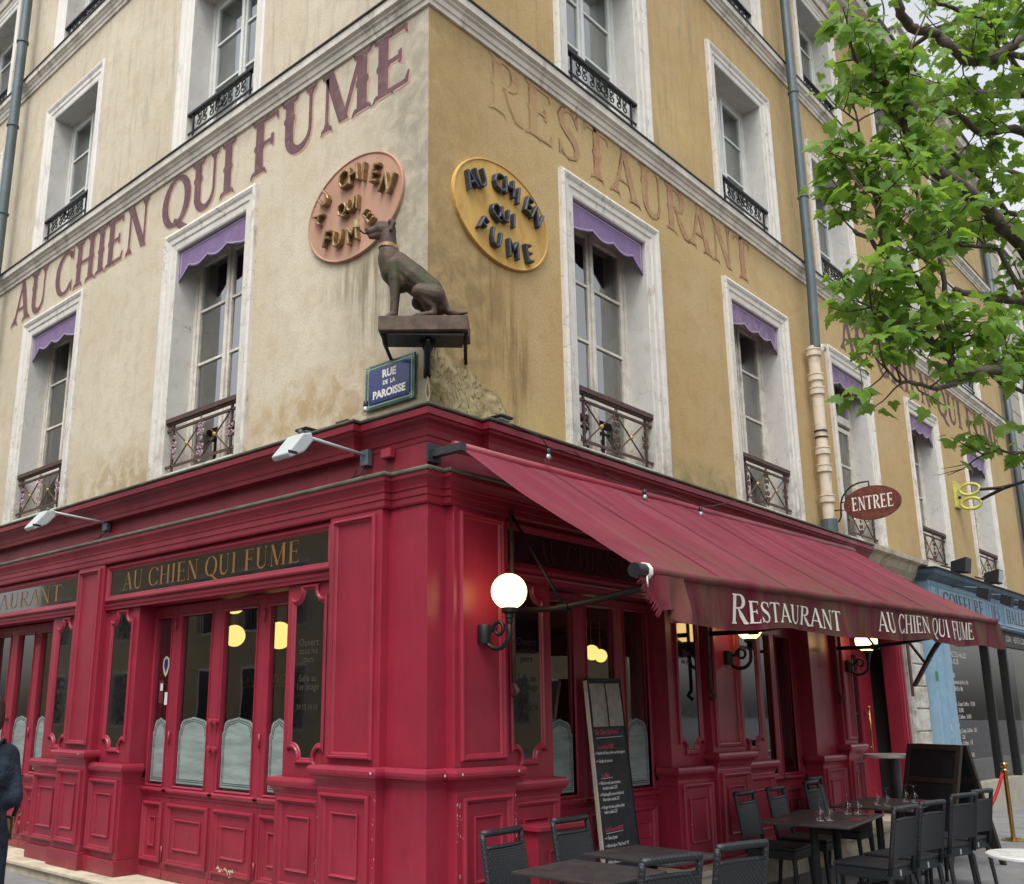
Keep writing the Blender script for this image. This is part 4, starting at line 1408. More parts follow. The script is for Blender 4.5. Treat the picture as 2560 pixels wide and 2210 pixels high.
FS = Face(w=0.145, t=0.03, sf=0.07)
def sign_board(F, u0, u1, ua, ub, text, mat, zt=3.065, zb=2.685):
    mb = MB(F); mb.box(u0, u1, -0.02, 0.33, 2.615, 3.12)
    p = mb.build("sign_board", RED, SH, bevel=0.004)
    mb = MB(F); mb.frame(u0 + 0.01, u1 - 0.01, zb, zt, 0.33, [(0, -0.002), (0, 0.02), (0.014, 0.032), (0.03, 0.030), (0.042, 0.014), (0.056, 0.012), (0.062, 0.006), (0.068, -0.002)])
    mb.build("sign_frame", RED, p)
    g = MB(F); a, b, c, e = u0 + 0.072, u1 - 0.072, zb + 0.062, zt - 0.062
    g.quad((a, 0.333, c), (b, 0.333, c), (b, 0.333, e), (a, 0.333, e))
    g.build("black_sign_glass", M_['blackglass'], p)
    h = e - c
    words("sign_lettering", mat, p, F, text, ua, ub, c + h * 0.16, e - h * 0.12, 0.335, FS, 0.04)
    # band moulding below
    mb = MB(F); mb.sweep([(u0, 0.33), (u1, 0.33)], [(0, 2.605), (0.008, 2.606), (0.010, 2.63), (0.022, 2.64), (0.026, 2.655), (0.0, 2.66)])
    mb.build("band_moulding", RED, p)
    return p

ZL = 0.07      # base of the left front
pilaster(LF, 0.10, 0.70, ZL)
pilaster(LF, 4.36, 4.93, ZL)
pilaster(LF, 8.55, 9.15, ZL)
side_panel(LF, 0.70, 1.31, 0.84, 1.19, ZL, [("Ouvert", 2.10, 0.085), ("tous les", 2.035, 0.075), ("jours", 1.97, 0.075), ("Salle au", 1.82, 0.075), ("1er étage", 1.755, 0.075), ("39.53.14.56", 1.60, 0.058)], -1)
side_panel(LF, 3.72, 4.36, 3.845, 4.20, ZL)
side_panel(LF, 4.93, 5.60, 5.10, 5.40, ZL, [("Vin", 2.10, 0.08), ("de Loire", 2.02, 0.07), ("Vin", 1.85, 0.08), ("de Pays", 1.77, 0.07), ("Vins", 1.60, 0.08)], -1)
side_panel(LF, 7.90, 8.55, 8.05, 8.40, ZL)
for a, b, c, e, hg, kn, ar in ((1.31, 1.85, 1.50, 1.78, 1.86, None, 1.52), (1.853, 2.528, 1.98, 2.48, None, 2.50, 1.525), (2.532, 3.29, 2.69, 3.20, 3.30, 2.58, 1.525), (3.293, 3.72, 3.39, 3.665, None, None, 1.515)):
    leaf(LF, a, b, c, e, ZL, hinge=hg, knobs=kn, arch=ar)
for a, b, c, e, hg, kn in ((5.60, 6.34, 5.98, 6.26, 6.36, None), (6.345, 7.0, 6.45, 6.88, None, 6.97), (7.003, 7.65, 7.12, 7.55, None, None), (7.653, 7.90, 7.70, 7.86, None, None)):
    leaf(LF, a, b, c, e, ZL, hinge=hg, knobs=kn)
sign_board(LF, 0.70, 4.36, 4.03, 1.13, "AU CHIEN QUI FUME", M_['goldlet'])
sign_board(LF, 4.93, 8.55, 8.1, 5.40, "RESTAURANT", M_['goldlet'])
# right front
ZR = 0.20
pilaster(RF, -0.10, 0.51, ZR)
pilaster(RF, 3.64, 4.30, ZR)
pilaster(RF, 6.93, 7.33, ZR)
side_panel(RF, 0.51, 1.16, 0.665, 1.00, ZR, [("Ouvert", 2.10, 0.085), ("tous les", 2.035, 0.075), ("jours", 1.97, 0.075), ("Salle au", 1.82, 0.075), ("1er étage", 1.755, 0.075), ("39.53.14.56", 1.60, 0.058)], 1)
side_panel(RF, 2.98, 3.64, 3.18, 3.53, ZR, [("Plats", 2.12, 0.08), ("du jour", 2.04, 0.075)], 1)
side_panel(RF, 4.30, 4.98, 4.47, 4.82, ZR)
side_panel(RF, 6.28, 6.93, 6.45, 6.8, ZR, None, 1, False)
for a, b, c, e in ((1.16, 1.83, 1.345, 1.72), (1.833, 2.43, 1.93, 2.35), (2.433, 2.98, 2.54, 2.92)):
    leaf(RF, a, b, c, e, ZR, ztop=2.51)
for a, b, c, e in ((4.98, 5.66, 5.28, 5.57), (5.663, 6.24, 5.75, 6.13), (6.243, 6.84, 6.35, 6.74)):
    leaf(RF, a, b, c, e, ZR, ztop=2.44, frost=(a > 6.2))
sign_board(RF, 0.51, 3.64, 0.95, 3.35, "AU CHIEN QUI FUME", M_['dimlet'])
sign_board(RF, 4.30, 6.93, 4.6, 6.6, "RESTAURANT", M_['dimlet'])

# corner pier between the two fronts
mb = MB(); mb.box(-0.30, 0.0, -0.30, 0.12, 1.15, 3.12)
cp = mb.build("corner_pier", RED, SH, bevel=0.006)
mb = MB(); mb.box(-0.335, 0.0, -0.335, 0.12, ZL - 0.02, 1.10)
mb.build("corner_pier_base", RED, cp, bevel=0.006)
mb = MB(); mb.sweep([(0.0, -0.325), (-0.325, -0.325), (-0.325, 0.12)], shifted(LEDGE, 0.0, 0.68)); mb.build("ledge_moulding", RED, cp)

# entablature, frieze and cornice: swept round the corner with a break forward of the bays
def fullpath(b1, yj, b2, xj, xe, ye=16.0):
    return [(xe, -b1), (xj, -b1), (xj, -b2), (-b2, -b2), (-b2, yj), (-b1, yj), (-b1, ye)]
EP = fullpath(0.385, 0.07, 0.315, -0.14, 7.36)
mb = MB(); mb.sweep(EP, [(-0.2, 3.085), (0.0, 3.085), (0.006, 3.10), (0.006, 3.145), (0.014, 3.15), (0.014, 3.20), (0.022, 3.206), (0.024, 3.225), (0.034, 3.255), (0.046, 3.28), (0.052, 3.285), (0.054, 3.315), (-0.2, 3.318)])
en = mb.build("entablature", REDC, SH)
mb = MB(); mb.sweep(EP, [(-0.25, 3.3185), (0.058, 3.3185), (0.066, 3.328), (0.066, 3.342), (0.056, 3.352), (-0.25, 3.36)])
mb.build("zinc_edge", M_['zincg'], en, smooth=False)
mb = MB(); mb.sweep([(8.3, -0.28), (-0.28, -0.28), (-0.28, 16)], [(0.0, 3.34), (0.0, 3.66)]); 
mb.build("frieze_board", REDC, SH)
CP = fullpath(0.36, 0.46, 0.285, 0.33, 8.36)
mb = MB(); mb.sweep(CP, [(-0.12, 3.56), (0.0, 3.565), (0.004, 3.60), (0.014, 3.61), (0.022, 3.655), (0.045, 3.695), (0.08, 3.715), (0.086, 3.735), (0.105, 3.74), (0.108, 3.79), (-0.3, 3.80)])
co = mb.build("cornice", REDC, SH)
mb = MB(); mb.sweep(CP, [(-0.35, 3.801), (0.112, 3.801), (0.122, 3.81), (0.122, 3.822), (-0.30, 3.88)])
mb.build("zinc_edge", M_['zincg'], co)
# sills of pale stone under the front
mb = MB(); mb.box(-0.55, 0.0, -0.3, 16, G0, 0.0345); 
sl_ = mb.build("stone_plinth", M_['slab'], SH)
y = -0.62
while y < 15:
    mb = MB(); mb.box(-0.585, 0.0, y, y + 1.195, 0.035, 0.069); mb.build("sill_slab", M_['slab'], sl_, bevel=0.006); y += 1.2
mb = MB(); mb.box(-0.02, 8.3, -0.53, 0.0, G0, 0.15)
sr_ = mb.build("stone_plinth", M_['slab'], SH)
x_ = -0.02
while x_ < 8.2:
    mb = MB(); mb.box(x_, min(8.3, x_ + 1.395), -0.56, 0.0, 0.151, 0.199); mb.build("sill_slab", M_['slab'], sr_, bevel=0.006); x_ += 1.4
# rotten wood and vent on the door foot
mb = MB(LF)
for i in range(16):
    u = 2.25 + random.uniform(-0.13, 0.13); z = 0.235 + random.uniform(-0.02, 0.03)
    mb.poly([(u, z), (u + random.uniform(.02, .05), z + random.uniform(-.01, .02)), (u + random.uniform(.0, .04), z + random.uniform(.02, .035))], 0.144 + 0.0006 * i)
mb.build("split_wood_patch", M_['slab'], SH, "patch of rotten bare wood on door foot")
# safety stickers on the narrow leaf
mb = MB(LF); mb.poly([(3.50, 2.118), (3.55, 2.09), (3.56, 2.02), (3.535, 1.95), (3.50, 1.912), (3.465, 1.95), (3.44, 2.02), (3.45, 2.09)], 0.0925)
mb.build("shield_sticker", M_['sticker'], SH)
mb = MB(LF); mb.poly([(3.50, 2.095), (3.53, 2.075), (3.535, 2.02), (3.50, 1.95), (3.465, 2.02), (3.47, 2.075)], 0.0935)
mb.build("shield_emblem", M_['signblue'], SH)
mb = MB(LF); mb.box(3.52, 3.60, 0.0925, 0.0935, 1.66, 1.88); mb.build("poster_sticker", M_['napkin'], SH)
mb = MB(LF); mb.box(3.53, 3.575, 0.094, 0.0945, 1.78, 1.85); mb.box(3.41, 3.49, 0.0925, 0.0935, 1.645, 1.765); mb.build("paper_sticker", M_['paperw'], SH)
# meter box low on the right front
UB = thing("meter_box", "small crimson utility box under the narrow black glass panel", "utility box", (0.86, -0.5, G0))
mb = MB(RF); mb.box(0.60, 1.13, 0.385, 0.56, 0.05, 0.735); b_ = mb.build("box_body", RED, UB, bevel=0.006)
mb = MB(RF); mb.box(0.57, 1.16, 0.385, 0.60, 0.736, 0.775); mb.build("box_lid", RED, UB, bevel=0.006)
mb = MB(RF); mb.frame(0.72, 1.02, 0.30, 0.60, 0.56, BOL2); mb.build("box_plate", RED, UB)
mb = MB(RF); btext(mb, RF, "EDF", 0.80, 0.42, 0.562, 0.10, 1); mb.build("box_lettering", REDC, UB)

# side entrance: set-back dark door with brass pull
SD = thing("side_entrance_door", "crimson side door with shade-darkened frame and brass pull handle behind the small round table", "door", (9.3, 0.1, G0))
mb = MB(RF); mb.box(7.62, 7.86, -0.16, 0.10, G0, 3.0); mb.box(10.02, 10.30, -0.16, 0.06, G0, 3.0); mb.box(7.86, 10.02, -0.16, 0.06, 2.72, 3.0)
df = mb.build("door_frame", REDC, SD, bevel=0.006)  # deeper red paints the shade of the recess into the frame
for uu in (10.06, 10.16): 
    mb = MB(RF); mb.box(uu, uu + 0.04, 0.061, 0.085, G0, 2.98); mb.build("frame_fillet", RED, df)
mb = MB(RF); mb.box(7.87, 8.42, -0.40, -0.35, 0.1, 2.7); mb.box(9.52, 10.01, -0.40, -0.35, 0.1, 2.7); mb.box(8.42, 9.52, -0.40, -0.35, 0.1, 0.9); mb.box(8.42, 9.52, -0.4, -0.35, 2.4, 2.7)
dl = mb.build("door_leaf", RED, SD, bevel=0.005)
mb = MB(RF); mb.quad((8.42, -0.38, .9), (9.52, -0.38, .9), (9.52, -0.38, 2.4), (8.42, -0.38, 2.4)); mb.build("pane", M_['blackglass'], dl)
mb = MB(); mb.tube([RF(9.62, -0.28, 1.02), RF(9.62, -0.28, 1.62)], 0.016, 10); mb.sphere(RF(9.62, -0.28, 1.64), 0.026, 12)
for z in (1.08, 1.55): mb.tube([RF(9.62, -0.28, z), RF(9.62, -0.345, z)], 0.012, 8)
mb.build("pull_handle", M_['brass'], dl, smooth=True)
mb = MB(RF); mb.box(9.0, 9.25, -0.372, -0.37, 1.75, 2.05); mb.build("notice", M_['paperw'], dl)
mb = MB(RF); mb.box(7.5, 10.4, -0.6, 0.45, G0, 0.10); mb.build("door_step", M_['slab'], SD)
mb = MB(RF); mb.box(7.5, 10.4, -1.2, -1.15, 0.1, 3.0); mb.build("lobby_back", M_['dark'], SD)
mb = MB(RF); mb.box(10.31, 10.38, -1.2, -0.2, 0.1, 3.0); mb.build("lobby_side", M_['dark'], SD)

# lit globes seen inside the dining room
for i, (x, y, z, r) in enumerate(((1.5, 4.67, 2.46, 0.13), (1.5, 3.79, 2.42, 0.155), (1.5, 4.70, 2.85, 0.13))):
    mb = MB(); mb.sphere((x, y, z), r, 18)
    g_ = thing("interior_globe_lamp", ["glowing yellow globe lamp behind the wide right door pane", "largest yellow globe lamp, behind the narrow right door pane", "yellow lamp touching the ceiling above another globe behind the doors"][i], "lamp", (x, y, z), group="globe lamps inside the dining room")
    mb.build("globe", M_['lamp_in'], g_, smooth=True)
    mb = MB(); mb.tube([(x, y, z + r), (x, y, 3.36)], 0.008, 6); mb.build("lamp_rod", M_['brass'], g_)
for i, (x, y, z, r) in enumerate(((4.35, 1.5, 2.26, 0.09), (4.68, 1.6, 2.24, 0.08))):
    mb = MB(); mb.sphere((x, y, z), r, 18)
    g_ = thing("interior_globe_lamp", ["small yellow globe lamp seen above the leaning menu board", "second small globe lamp right beside the one above the menu board"][i], "lamp", (x, y, z), group="globe lamps inside the dining room")
    mb.build("globe", M_['lamp_in'], g_, smooth=True)
    mb = MB(); mb.tube([(x, y, z + r), (x, y, 3.36)], 0.008, 6); mb.build("lamp_rod", M_['brass'], g_)
# gilt mirror on the back wall
mb = MB(); 
GM = thing("gilt_frieze", "gilded scrolled mirror top glimpsed through the doors", "mirror", (2.6, 5.2, 1.4))
for k in range(9):
    scroll(mb, ID, 2.6, 1.98 + 0.03 * math.sin(k), 0.07, 4.2 + k * 0.22, 1 if k % 2 else -1, 1.2, 12, 0.012, k)
mb2 = MB()
for k in range(9):
    c0 = 4.2 + k * 0.22
    pts = [(2.6, c0 + 0.09 * math.cos(a) * (1 - i / 16), 1.98 + 0.07 * math.sin(a) * (1 - i / 16)) for i, a in enumerate([j * .6 for j in range(13)])]
    mb2.tube(pts, 0.012, 5)
mb2.tube([(2.6, 4.1, 1.9), (2.6, 6.1, 1.9)], 0.02, 6)
mb2.build("gilt_scrolls", M_['gold'], GM)

# flaked paint: small bare spots along the knocked edges
mb = MB()
rc = random.Random(3)
def chip(F, u, d, z, du, dz, n=7):
    pts = []
    for k in range(n):
        a = 2 * PI * k / n
        r_ = rc.uniform(0.6, 1.0)
        pts.append((u + du * r_ * math.cos(a), d, z + dz * r_ * math.sin(a)))
    old = mb.F; mb.F = F; mb.add(pts, [tuple(range(n))]); mb.F = old
for k in range(46):
    z = rc.uniform(0.3, 1.0)
    chip(RF, rc.choice((-0.114, 0.523, 0.50, -0.085)) + rc.uniform(-.006, .006), 0.4212 + 0.0001 * k, z, rc.uniform(.002, .006), rc.uniform(.004, .016))
for k in range(26):
    chip(RF, rc.choice((3.66, 3.06, 3.56, 4.28)) + rc.uniform(-.01, .01), rc.choice((0.3612, 0.4212)) + 0.0001 * k, rc.uniform(0.25, 0.95), rc.uniform(.002, .006), rc.uniform(.003, .014))
for k in range(14):
    chip(LF, rc.choice((0.085, 0.10, 0.71)) + rc.uniform(-.006, .006), 0.4212 + 0.0001 * k, rc.uniform(0.3, 1.0), rc.uniform(.002, .005), rc.uniform(.004, .012))
for k in range(8):
    chip(LF, rc.uniform(4.4, 4.9), 0.4212 + 0.0001 * k, rc.uniform(0.3, 0.9), rc.uniform(.002, .005), rc.uniform(.003, .009))
for F_, u_ in ((LF, 0.07), (RF, -0.12), (RF, 0.50), (LF, 4.40), (RF, -0.30)):
    chip(F_, u_, 0.4805, 1.165, 0.012, 0.012)
mb.build("flaked_paint_spots", M_['cream'], SH, kind='stuff')

# ------------------------------------------------------------------ awning
AW = thing("restaurant_awning", "wide sloping burgundy canvas awning with white lettering on its drooping valance", "awning", (3.6, -0.45, 3.5))
NX, NS = 60, 16
XL0, XR0, XL1, XR1 = -0.20, 7.42, -0.15, 7.67
def aw_pt(i, s):
    a = i
    xb, xf = XL0 + (XR0 - XL0) * a, XL1 + (XR1 - XL1) * a
    zb, zf = 3.50 + 0.13 * a, 2.44 + 0.20 * a
    x = xb + (xf - xb) * s
    y = -0.50 - 1.50 * s
    z = zb + (zf - zb) * s
    z -= 0.035 * math.sin(PI * s) * (0.6 + 0.4 * math.sin(a * 40))
    z += 0.014 * noise.noise(Vector((a * 14 + s * 3.5, s * 1.3, 0))) + 0.007 * noise.noise(Vector((a * 44 + s * 6, s * 2, 3)))
    return (x, y, z)
mb = MB()
mb.loops([[aw_pt(i / NX, s / NS) for i in range(NX + 1)] for s in range(NS + 1)], closed=False)
cv = mb.build("canvas", M_['canvas'], AW, smooth=True)
for k in range(1, 7):
    a = k / 7.0
    mb = MB(); w_ = 0.0016
    mb.loops([[tuple(Vector(aw_pt(a + dx, s / NS)) + Vector((0, 0, 0.004))) for s in range(NS + 1)] for dx in (-w_, w_)], closed=False)
    mb.build("canvas_seam", M_['canvas'], cv, smooth=True)
mb = MB(); mb.tube([(XL0 - 0.03, -0.50, 3.49), (XR0 + 0.03, -0.50, 3.62)], 0.045, 12)
mb.build("roller", REDC, AW, smooth=True)
mb = MB(); mb.box(-0.26, -0.20, -0.60, -0.28, 3.44, 3.50); mb.box(-0.30, -0.16, -0.31, -0.286, 3.40, 3.54)
mb.build("roller_bracket", M_['zinc'], AW)
def front(a, dz=0.0, dy=0.0): return (XL1 + (XR1 - XL1) * a, -2.0 + dy, 2.44 + 0.20 * a + dz)
mb = MB(); mb.tube([front(i / 30, -0.01 + 0.004 * math.sin(i * 1.7)) for i in range(31)], [0.036 + 0.004 * (i % 5 == 0) for i in range(31)], 12)
mb.build("front_bar", M_['canvas'], AW, smooth=True)
mb = MB(); mb.tube([front(-0.012, -0.01), front(0.004, -0.01)], 0.046, 14); mb.build("bar_end_cap", M_['black'], AW, smooth=True, auto=40)
mb = MB()
for k in range(3): mb.tube([(XL1 + 0.01 + 0.015 * k, -2.0 + 0.05 * math.cos(t), 2.43 + 0.05 * math.sin(t)) for t in [j * .7 for j in range(10)]], 0.005, 5)
mb.tube([(XL1, -2.03, 2.40), (XL1 - .03, -2.05, 2.36), (XL1 - 0.01, -2.04, 2.33)], 0.006, 5)
mb.build("tied_cord", M_['whitelet'], AW, smooth=True)
# valance hangs in soft waves, with the left end folded and frayed
NV = 110
def va(a, t):
    x, y, z = front(a, -0.03)
    drop = 0.285 + 0.015 * math.sin(a * 17)
    wv = 0.022 * math.sin(a * 46 + 1.2 * math.sin(a * 9)) * t + 0.012 * math.sin(a * 90) * t * t
    return (x + 0.10 * max(0, (a - 0.93) / 0.07) * t, y - 0.012 + wv, z - drop * t + 0.012 * math.sin(a * 30) * t - 0.02 * max(0, (a - 0.93) / 0.07) * t)
mb = MB(); mb.loops([[va(0.035 + 0.985 * i / NV, t / 8) for i in range(NV + 1)] for t in range(9)], closed=False)
vl = mb.build("valance", M_['canvasv'], AW, smooth=True)
mb = MB()
rows = []
for t in range(9):
    tt = t / 8
    row = []
    for i in range(9):
        a = i / 8
        x0, y0, z0 = front(-0.004, -0.03)
        x1, y1, z1 = va(0.055, tt)
        # left end bunches up at the bar and swings in towards the wall
        px = (x0 - 0.02 + 0.22 * tt) * (1 - a) + x1 * a
        py = (-2.0 + 0.0 + 0.0 * tt) * (1 - a) + y1 * a + 0.035 * math.sin(a * 9 + tt * 3) * (0.3 + tt)
        pz = (z0 - 0.25 * tt + 0.04 * tt) * (1 - a) + z1 * a + 0.02 * math.sin(a * 6) * tt
        row.append((px, py - 0.03, pz))
    rows.append(row)
mb.loops(rows, closed=False)
mb.build("torn_valance_end", M_['canvas'], AW, "folded torn end of the valance", smooth=True)
mb = MB()
for k in range(34):
    t = k / 33.0
    x0, y0, z0 = front(-0.004, -0.03)
    p = Vector((x0 - 0.02 + 0.22 * t, -2.03 + 0.01, z0 - 0.21 * t))
    q = p + Vector((-0.03 - 0.03 * random.random(), 0.01 * random.random(), -0.03 - 0.03 * random.random()))
    mb.tube([p, (p + q) / 2 + Vector((0, 0, -.006)), q], [0.004, 0.003, 0.0015], 4)
mb.build("frayed_threads", M_['canvas'], vl)
def on_val(Fx, lay, ua, ub, z0, z1, face, track=0, caps=None, word=None):
    wid, polys = face.layout(lay, track, caps, word)
    out = MB(); k = 0
    for poly in polys:
        k += 1; pts = []
        for px, py in poly:
            a = ua + (ub - ua) * px / wid
            t = z1 + (z0 - z1) * py
            x, y, z = va(a, t)
            pts.append((x, y - 0.004 - 0.0003 * (k % 9), z))
        out.add(pts, [tuple(range(len(pts)))])
    return out
FV = Face(w=0.165, t=0.055, sf=0.06, sp=0.6)
on_val(None, "Restaurant", 0.143, 0.385, 0.16, 0.84, FV, 0.0, 0.80).build("valance_lettering", M_['whitelet'], vl, "white word RESTAURANT")
for i in range(4): on_val(None, "AU CHIEN QUI FUME", 0.50, 0.870, 0.14, 0.76, FV, -0.01, None, i).build("valance_lettering", M_['whitelet'], vl)

def aw_arm(x, z0=2.34, y0=-0.42):
    mb = MB(); mb.tube([(x, y0, z0), (x, -0.85, z0 + 0.0), (x, -1.15, z0 + 0.03), (x, -1.6, z0 + 0.09), (x, -1.97, z0 + 0.10)], 0.024, 10)
    a = mb.build("awning_arm", M_['black'], AW, smooth=True)
    mb = MB(); mb.tube([(x - 0.02, y0 + 0.02, z0 + 0.78), (x, -0.88, z0 + 0.01)], 0.013, 8); mb.build("arm_strut", M_['iron'], a, smooth=True)
    mb = MB(); mb.tube([(x, -0.84, z0), (x, -0.93, z0)], 0.034, 10); mb.build("arm_clamp", M_['iron'], a)
    mb = MB(); mb.tube([(x - .02, y0 + 0.01, z0 - 0.55), (x - .02, y0 + 0.01, z0 + 0.80)], 0.018, 8); mb.tube([(x - .02, y0 + .01, z0 - .55), (x - .02, y0 - .03, z0 - .6), (x - .02, y0 + .02, z0 - .64)], 0.02, 8)
    mb.build("wall_rod", M_['rustiron'], a, smooth=True)
for x in (0.56, 3.62, 6.82): aw_arm(x)
def aw_arm2(x):
    mb = MB(); mb.tube([(x, -0.2, 1.97), (x - .85, -0.75, 2.40), (x - 1.3, -1.1, 2.66)], 0.035, 8)
    a = mb.build("awning_arm", M_['black'], AW, smooth=True)
    mb = MB(); mb.tube([(x - .02, -0.16, 1.80), (x - .02, -0.16, 3.3)], 0.024, 8); mb.build("wall_rod", M_['rustiron'], a)
    mb = MB(); mb.tube([(x - .55, -0.55, 2.25), (x - 0.8, -.4, 2.6)], 0.02, 8); mb.build("arm_strut", M_['black'], a)
aw_arm2(10.25)
# ------------------------------------------------------------------ globe wall lamps
LAMPLAB = ["lit white globe lamp on a black scroll bracket at the corner pilaster", "globe lamp on scroll bracket on the middle pilaster, half hidden by the valance", "globe lamp on scroll bracket beside the side entrance, half hidden by the valance"]
def globe_lamp(x, zc, lab):
    g = thing("globe_wall_lamp", lab, "wall lamp", (x - 0.06, -0.38, zc - 0.34), group="globe lamps on the right shopfront")
    mb = MB(); mb.sphere((x, -0.65, zc), 0.132, 28); mb.build("globe", M_['globe'], g, smooth=True)
    mb = MB(); mb.lathe([(0.02, -0.235), (0.028, -0.22), (0.024, -0.20), (0.034, -0.19), (0.03, -0.165), (0.055, -0.15), (0.058, -0.118), (0.05, -0.115)], (x, -0.65, zc), 16)
    mb.build("lamp_cup", M_['black'], g, smooth=True, auto=40)
    pts = []
    # arm: down from the cup, round below and back up into a spiral at the wall plate
    c0 = Vector((x, -0.65, zc - 0.22))
    for i in range(9):
        a = R(0 - 22.5 * i)
        pts.append(Vector((x, -0.53 - 0.12 * math.cos(a), zc - 0.30 + 0.11 * math.sin(a))))
    for i in range(1, 22):
        a = R(180 - 20 * i)
        rr = 0.066 * (1 - 0.7 * i / 22)
        pts.append(Vector((x, -0.476 - 0.068 + 0.0 - rr * math.cos(a) + 0.0, zc - 0.30 + 0.0 + rr * math.sin(a) + 0.03 * min(1, i / 5))))
    mb = MB(); mb.tube([c0] + pts, [0.018] * 9 + [0.018 - 0.008 * i / 21 for i in range(22)], 8)
    mb.build("scroll_arm", M_['black'], g, smooth=True)
    mb = MB(); mb.lathe([(0.0, -0.07), (0.05, -0.07), (0.055, -0.05), (0.055, 0.05), (0.05, 0.07), (0.0, 0.07)], (x, -0.405, zc - 0.30), 14)
    mb.build("wall_plate", M_['black'], g, smooth=True, auto=40)
    return g
globe_lamp(0.205, 2.445, LAMPLAB[0])
globe_lamp(4.02, 2.42, LAMPLAB[1])
globe_lamp(7.20, 2.44, LAMPLAB[2])

# ------------------------------------------------------------------ floodlights and small lights on the cornice
def flood(y, lab):
    g = thing("floodlight", lab, "floodlight", (-0.31, y, 3.52), group="white floodlights over the left front")
    mb = MB(); mb.box(-0.345, -0.29, y - 0.045, y + 0.045, 3.47, 3.60); mb.build("mount_box", M_['pipe'], g, bevel=0.006)
    mb = MB(); mb.tube([(-0.33, y, 3.56), (-0.98, y + 0.02, 3.60)], 0.013, 8); mb.build("arm", M_['lightgrey'], g, smooth=True)
    mb = MB(); mb.tube([(-0.31, y, 3.47), (-0.36, y + .04, 3.40), (-0.38, y + .10, 3.38), (-0.32, y + .13, 3.42), (-0.30, y + 0.13, 3.46)], 0.006, 5); mb.build("cable", M_['black'], g, smooth=True)
    mb = MB()
    Y0, Y1 = y - 0.09, y + 0.11
    V = [(-0.93, Y0, 3.585), (-0.93, Y1, 3.585), (-1.0, Y1, 3.59), (-1.0, Y0, 3.59)]
    a = [(-0.94, Y0, 3.60), (-1.02, Y0, 3.58), (-1.16, Y0, 3.40), (-1.13, Y0, 3.37), (-1.00, Y0, 3.44), (-0.92, Y0, 3.54)]
    b = [(p[0], Y1, p[2]) for p in a]
    n = len(a)
    mb.add(a + b, [tuple(range(n)), tuple(range(2 * n - 1, n - 1, -1))] + [(i, (i + 1) % n, n + (i + 1) % n, n + i) for i in range(n)])
    mb.build("lamp_head", M_['lightgrey'], g, bevel=0.012)
    mb = MB(); mb.sphere((-0.97, y + .01, 3.615), 0.022, 10); mb.build("knuckle", M_['pipe'], g, smooth=True)
    mb = MB(); mb.box(-1.155, -1.07, Y0 - 0.002, Y0 - 0.0005, 3.405, 3.425)
    mb.build("label_strip", M_['black'], g)
flood(0.36, "white floodlight on a long arm nearest the building corner")
flood(4.52, "white floodlight on a long arm at the far left of the red cornice")
mb = MB(); mb.box(-0.345, -0.285, 0.06, 0.17, 3.49, 3.565)
mb.build("junction_box", RED, None, "little red junction box on the frieze beside the floodlight mount", cat="junction box", bevel=0.008)
def solar(F, u, d, z, lab, tilt=0.02):
    o0 = F(u, d, z)
    g = thing("cornice_spotlight", lab, "spotlight", o0, group="small black spotlights on the red cornice")
    mb = MB(F)
    mb.box(u - 0.075, u + 0.075, d - 0.08, d + 0.08, z + 0.05, z + 0.075)
    mb.build("lamp_head", M_['black'], g, bevel=0.008)
    mb = MB(F); mb.box(u - 0.06, u + 0.06, d - 0.06, d + 0.06, z + 0.036, z + 0.0495); mb.build("lens", M_['lightgrey'], g)
    mb = MB(F); mb.tube([(u, d - .02, z - 0.01), (u, d - .02, z + 0.045)], 0.016, 8); mb.build("foot", M_['black'], g)
solar(LF, 1.06, 0.36, 3.83, "black spotlight left of the corner, furthest from the street sign")
solar(LF, 0.70, 0.22, 3.85, "thin black spotlight tilted just left of the street sign")
solar(RF, 0.48, 0.36, 3.83, "black spotlight on the cornice below the stained patch of wall")
# string of clear bulbs
BW = []
def bulb(p, lab, up=False):
    g = thing("festoon_bulb", lab, "light bulb", p, group="clear bulbs strung along the cornice")
    x, y, z = p
    mb = MB(); mb.lathe([(0.0, -0.075), (0.018, -0.07), (0.03, -0.05), (0.032, -0.03), (0.02, -0.008), (0.014, 0.0)], p, 14); mb.build("glass_bulb", M_['bulb'], g, smooth=True)
    mb = MB(); mb.lathe([(0.012, -0.045), (0.02, -0.03), (0.016, 0.0)], p, 8); mb.build("bulb_core", M_['lightgrey'], g, smooth=True)
    mb = MB(); mb.lathe([(0.017, 0.0), (0.02, 0.01), (0.018, 0.045), (0.008, 0.05)], p, 12); mb.build("bulb_holder", M_['black'], g, smooth=True)
bulb((0.82, -0.58, 3.62), "clear bulb hanging under the cornice near the awning corner")
bulb((2.20, -0.62, 3.50), "clear bulb resting on top of the awning, second from the corner")
bulb((3.15, -0.66, 3.48), "clear bulb lying on the canvas, third from the corner")
bulb((-0.46, 0.22, 3.90), "clear bulb lying on the cornice under the street sign")
mb = MB()
pts = [(0.35, -0.46, 3.84), (0.6, -0.50, 3.80), (0.78, -0.56, 3.74), (0.82, -0.58, 3.67), (1.2, -0.56, 3.72), (1.8, -0.54, 3.60), (2.2, -0.62, 3.55), (2.7, -0.58, 3.60), (3.15, -0.66, 3.53), (3.6, -0.56, 3.62), (4.3, -0.50, 3.80)]
mb.tube(pts, 0.005, 5)
tg = mb.build("festoon_cable", M_['black'], None, "thin black cable linking the clear bulbs over the awning", cat="cable", smooth=True)

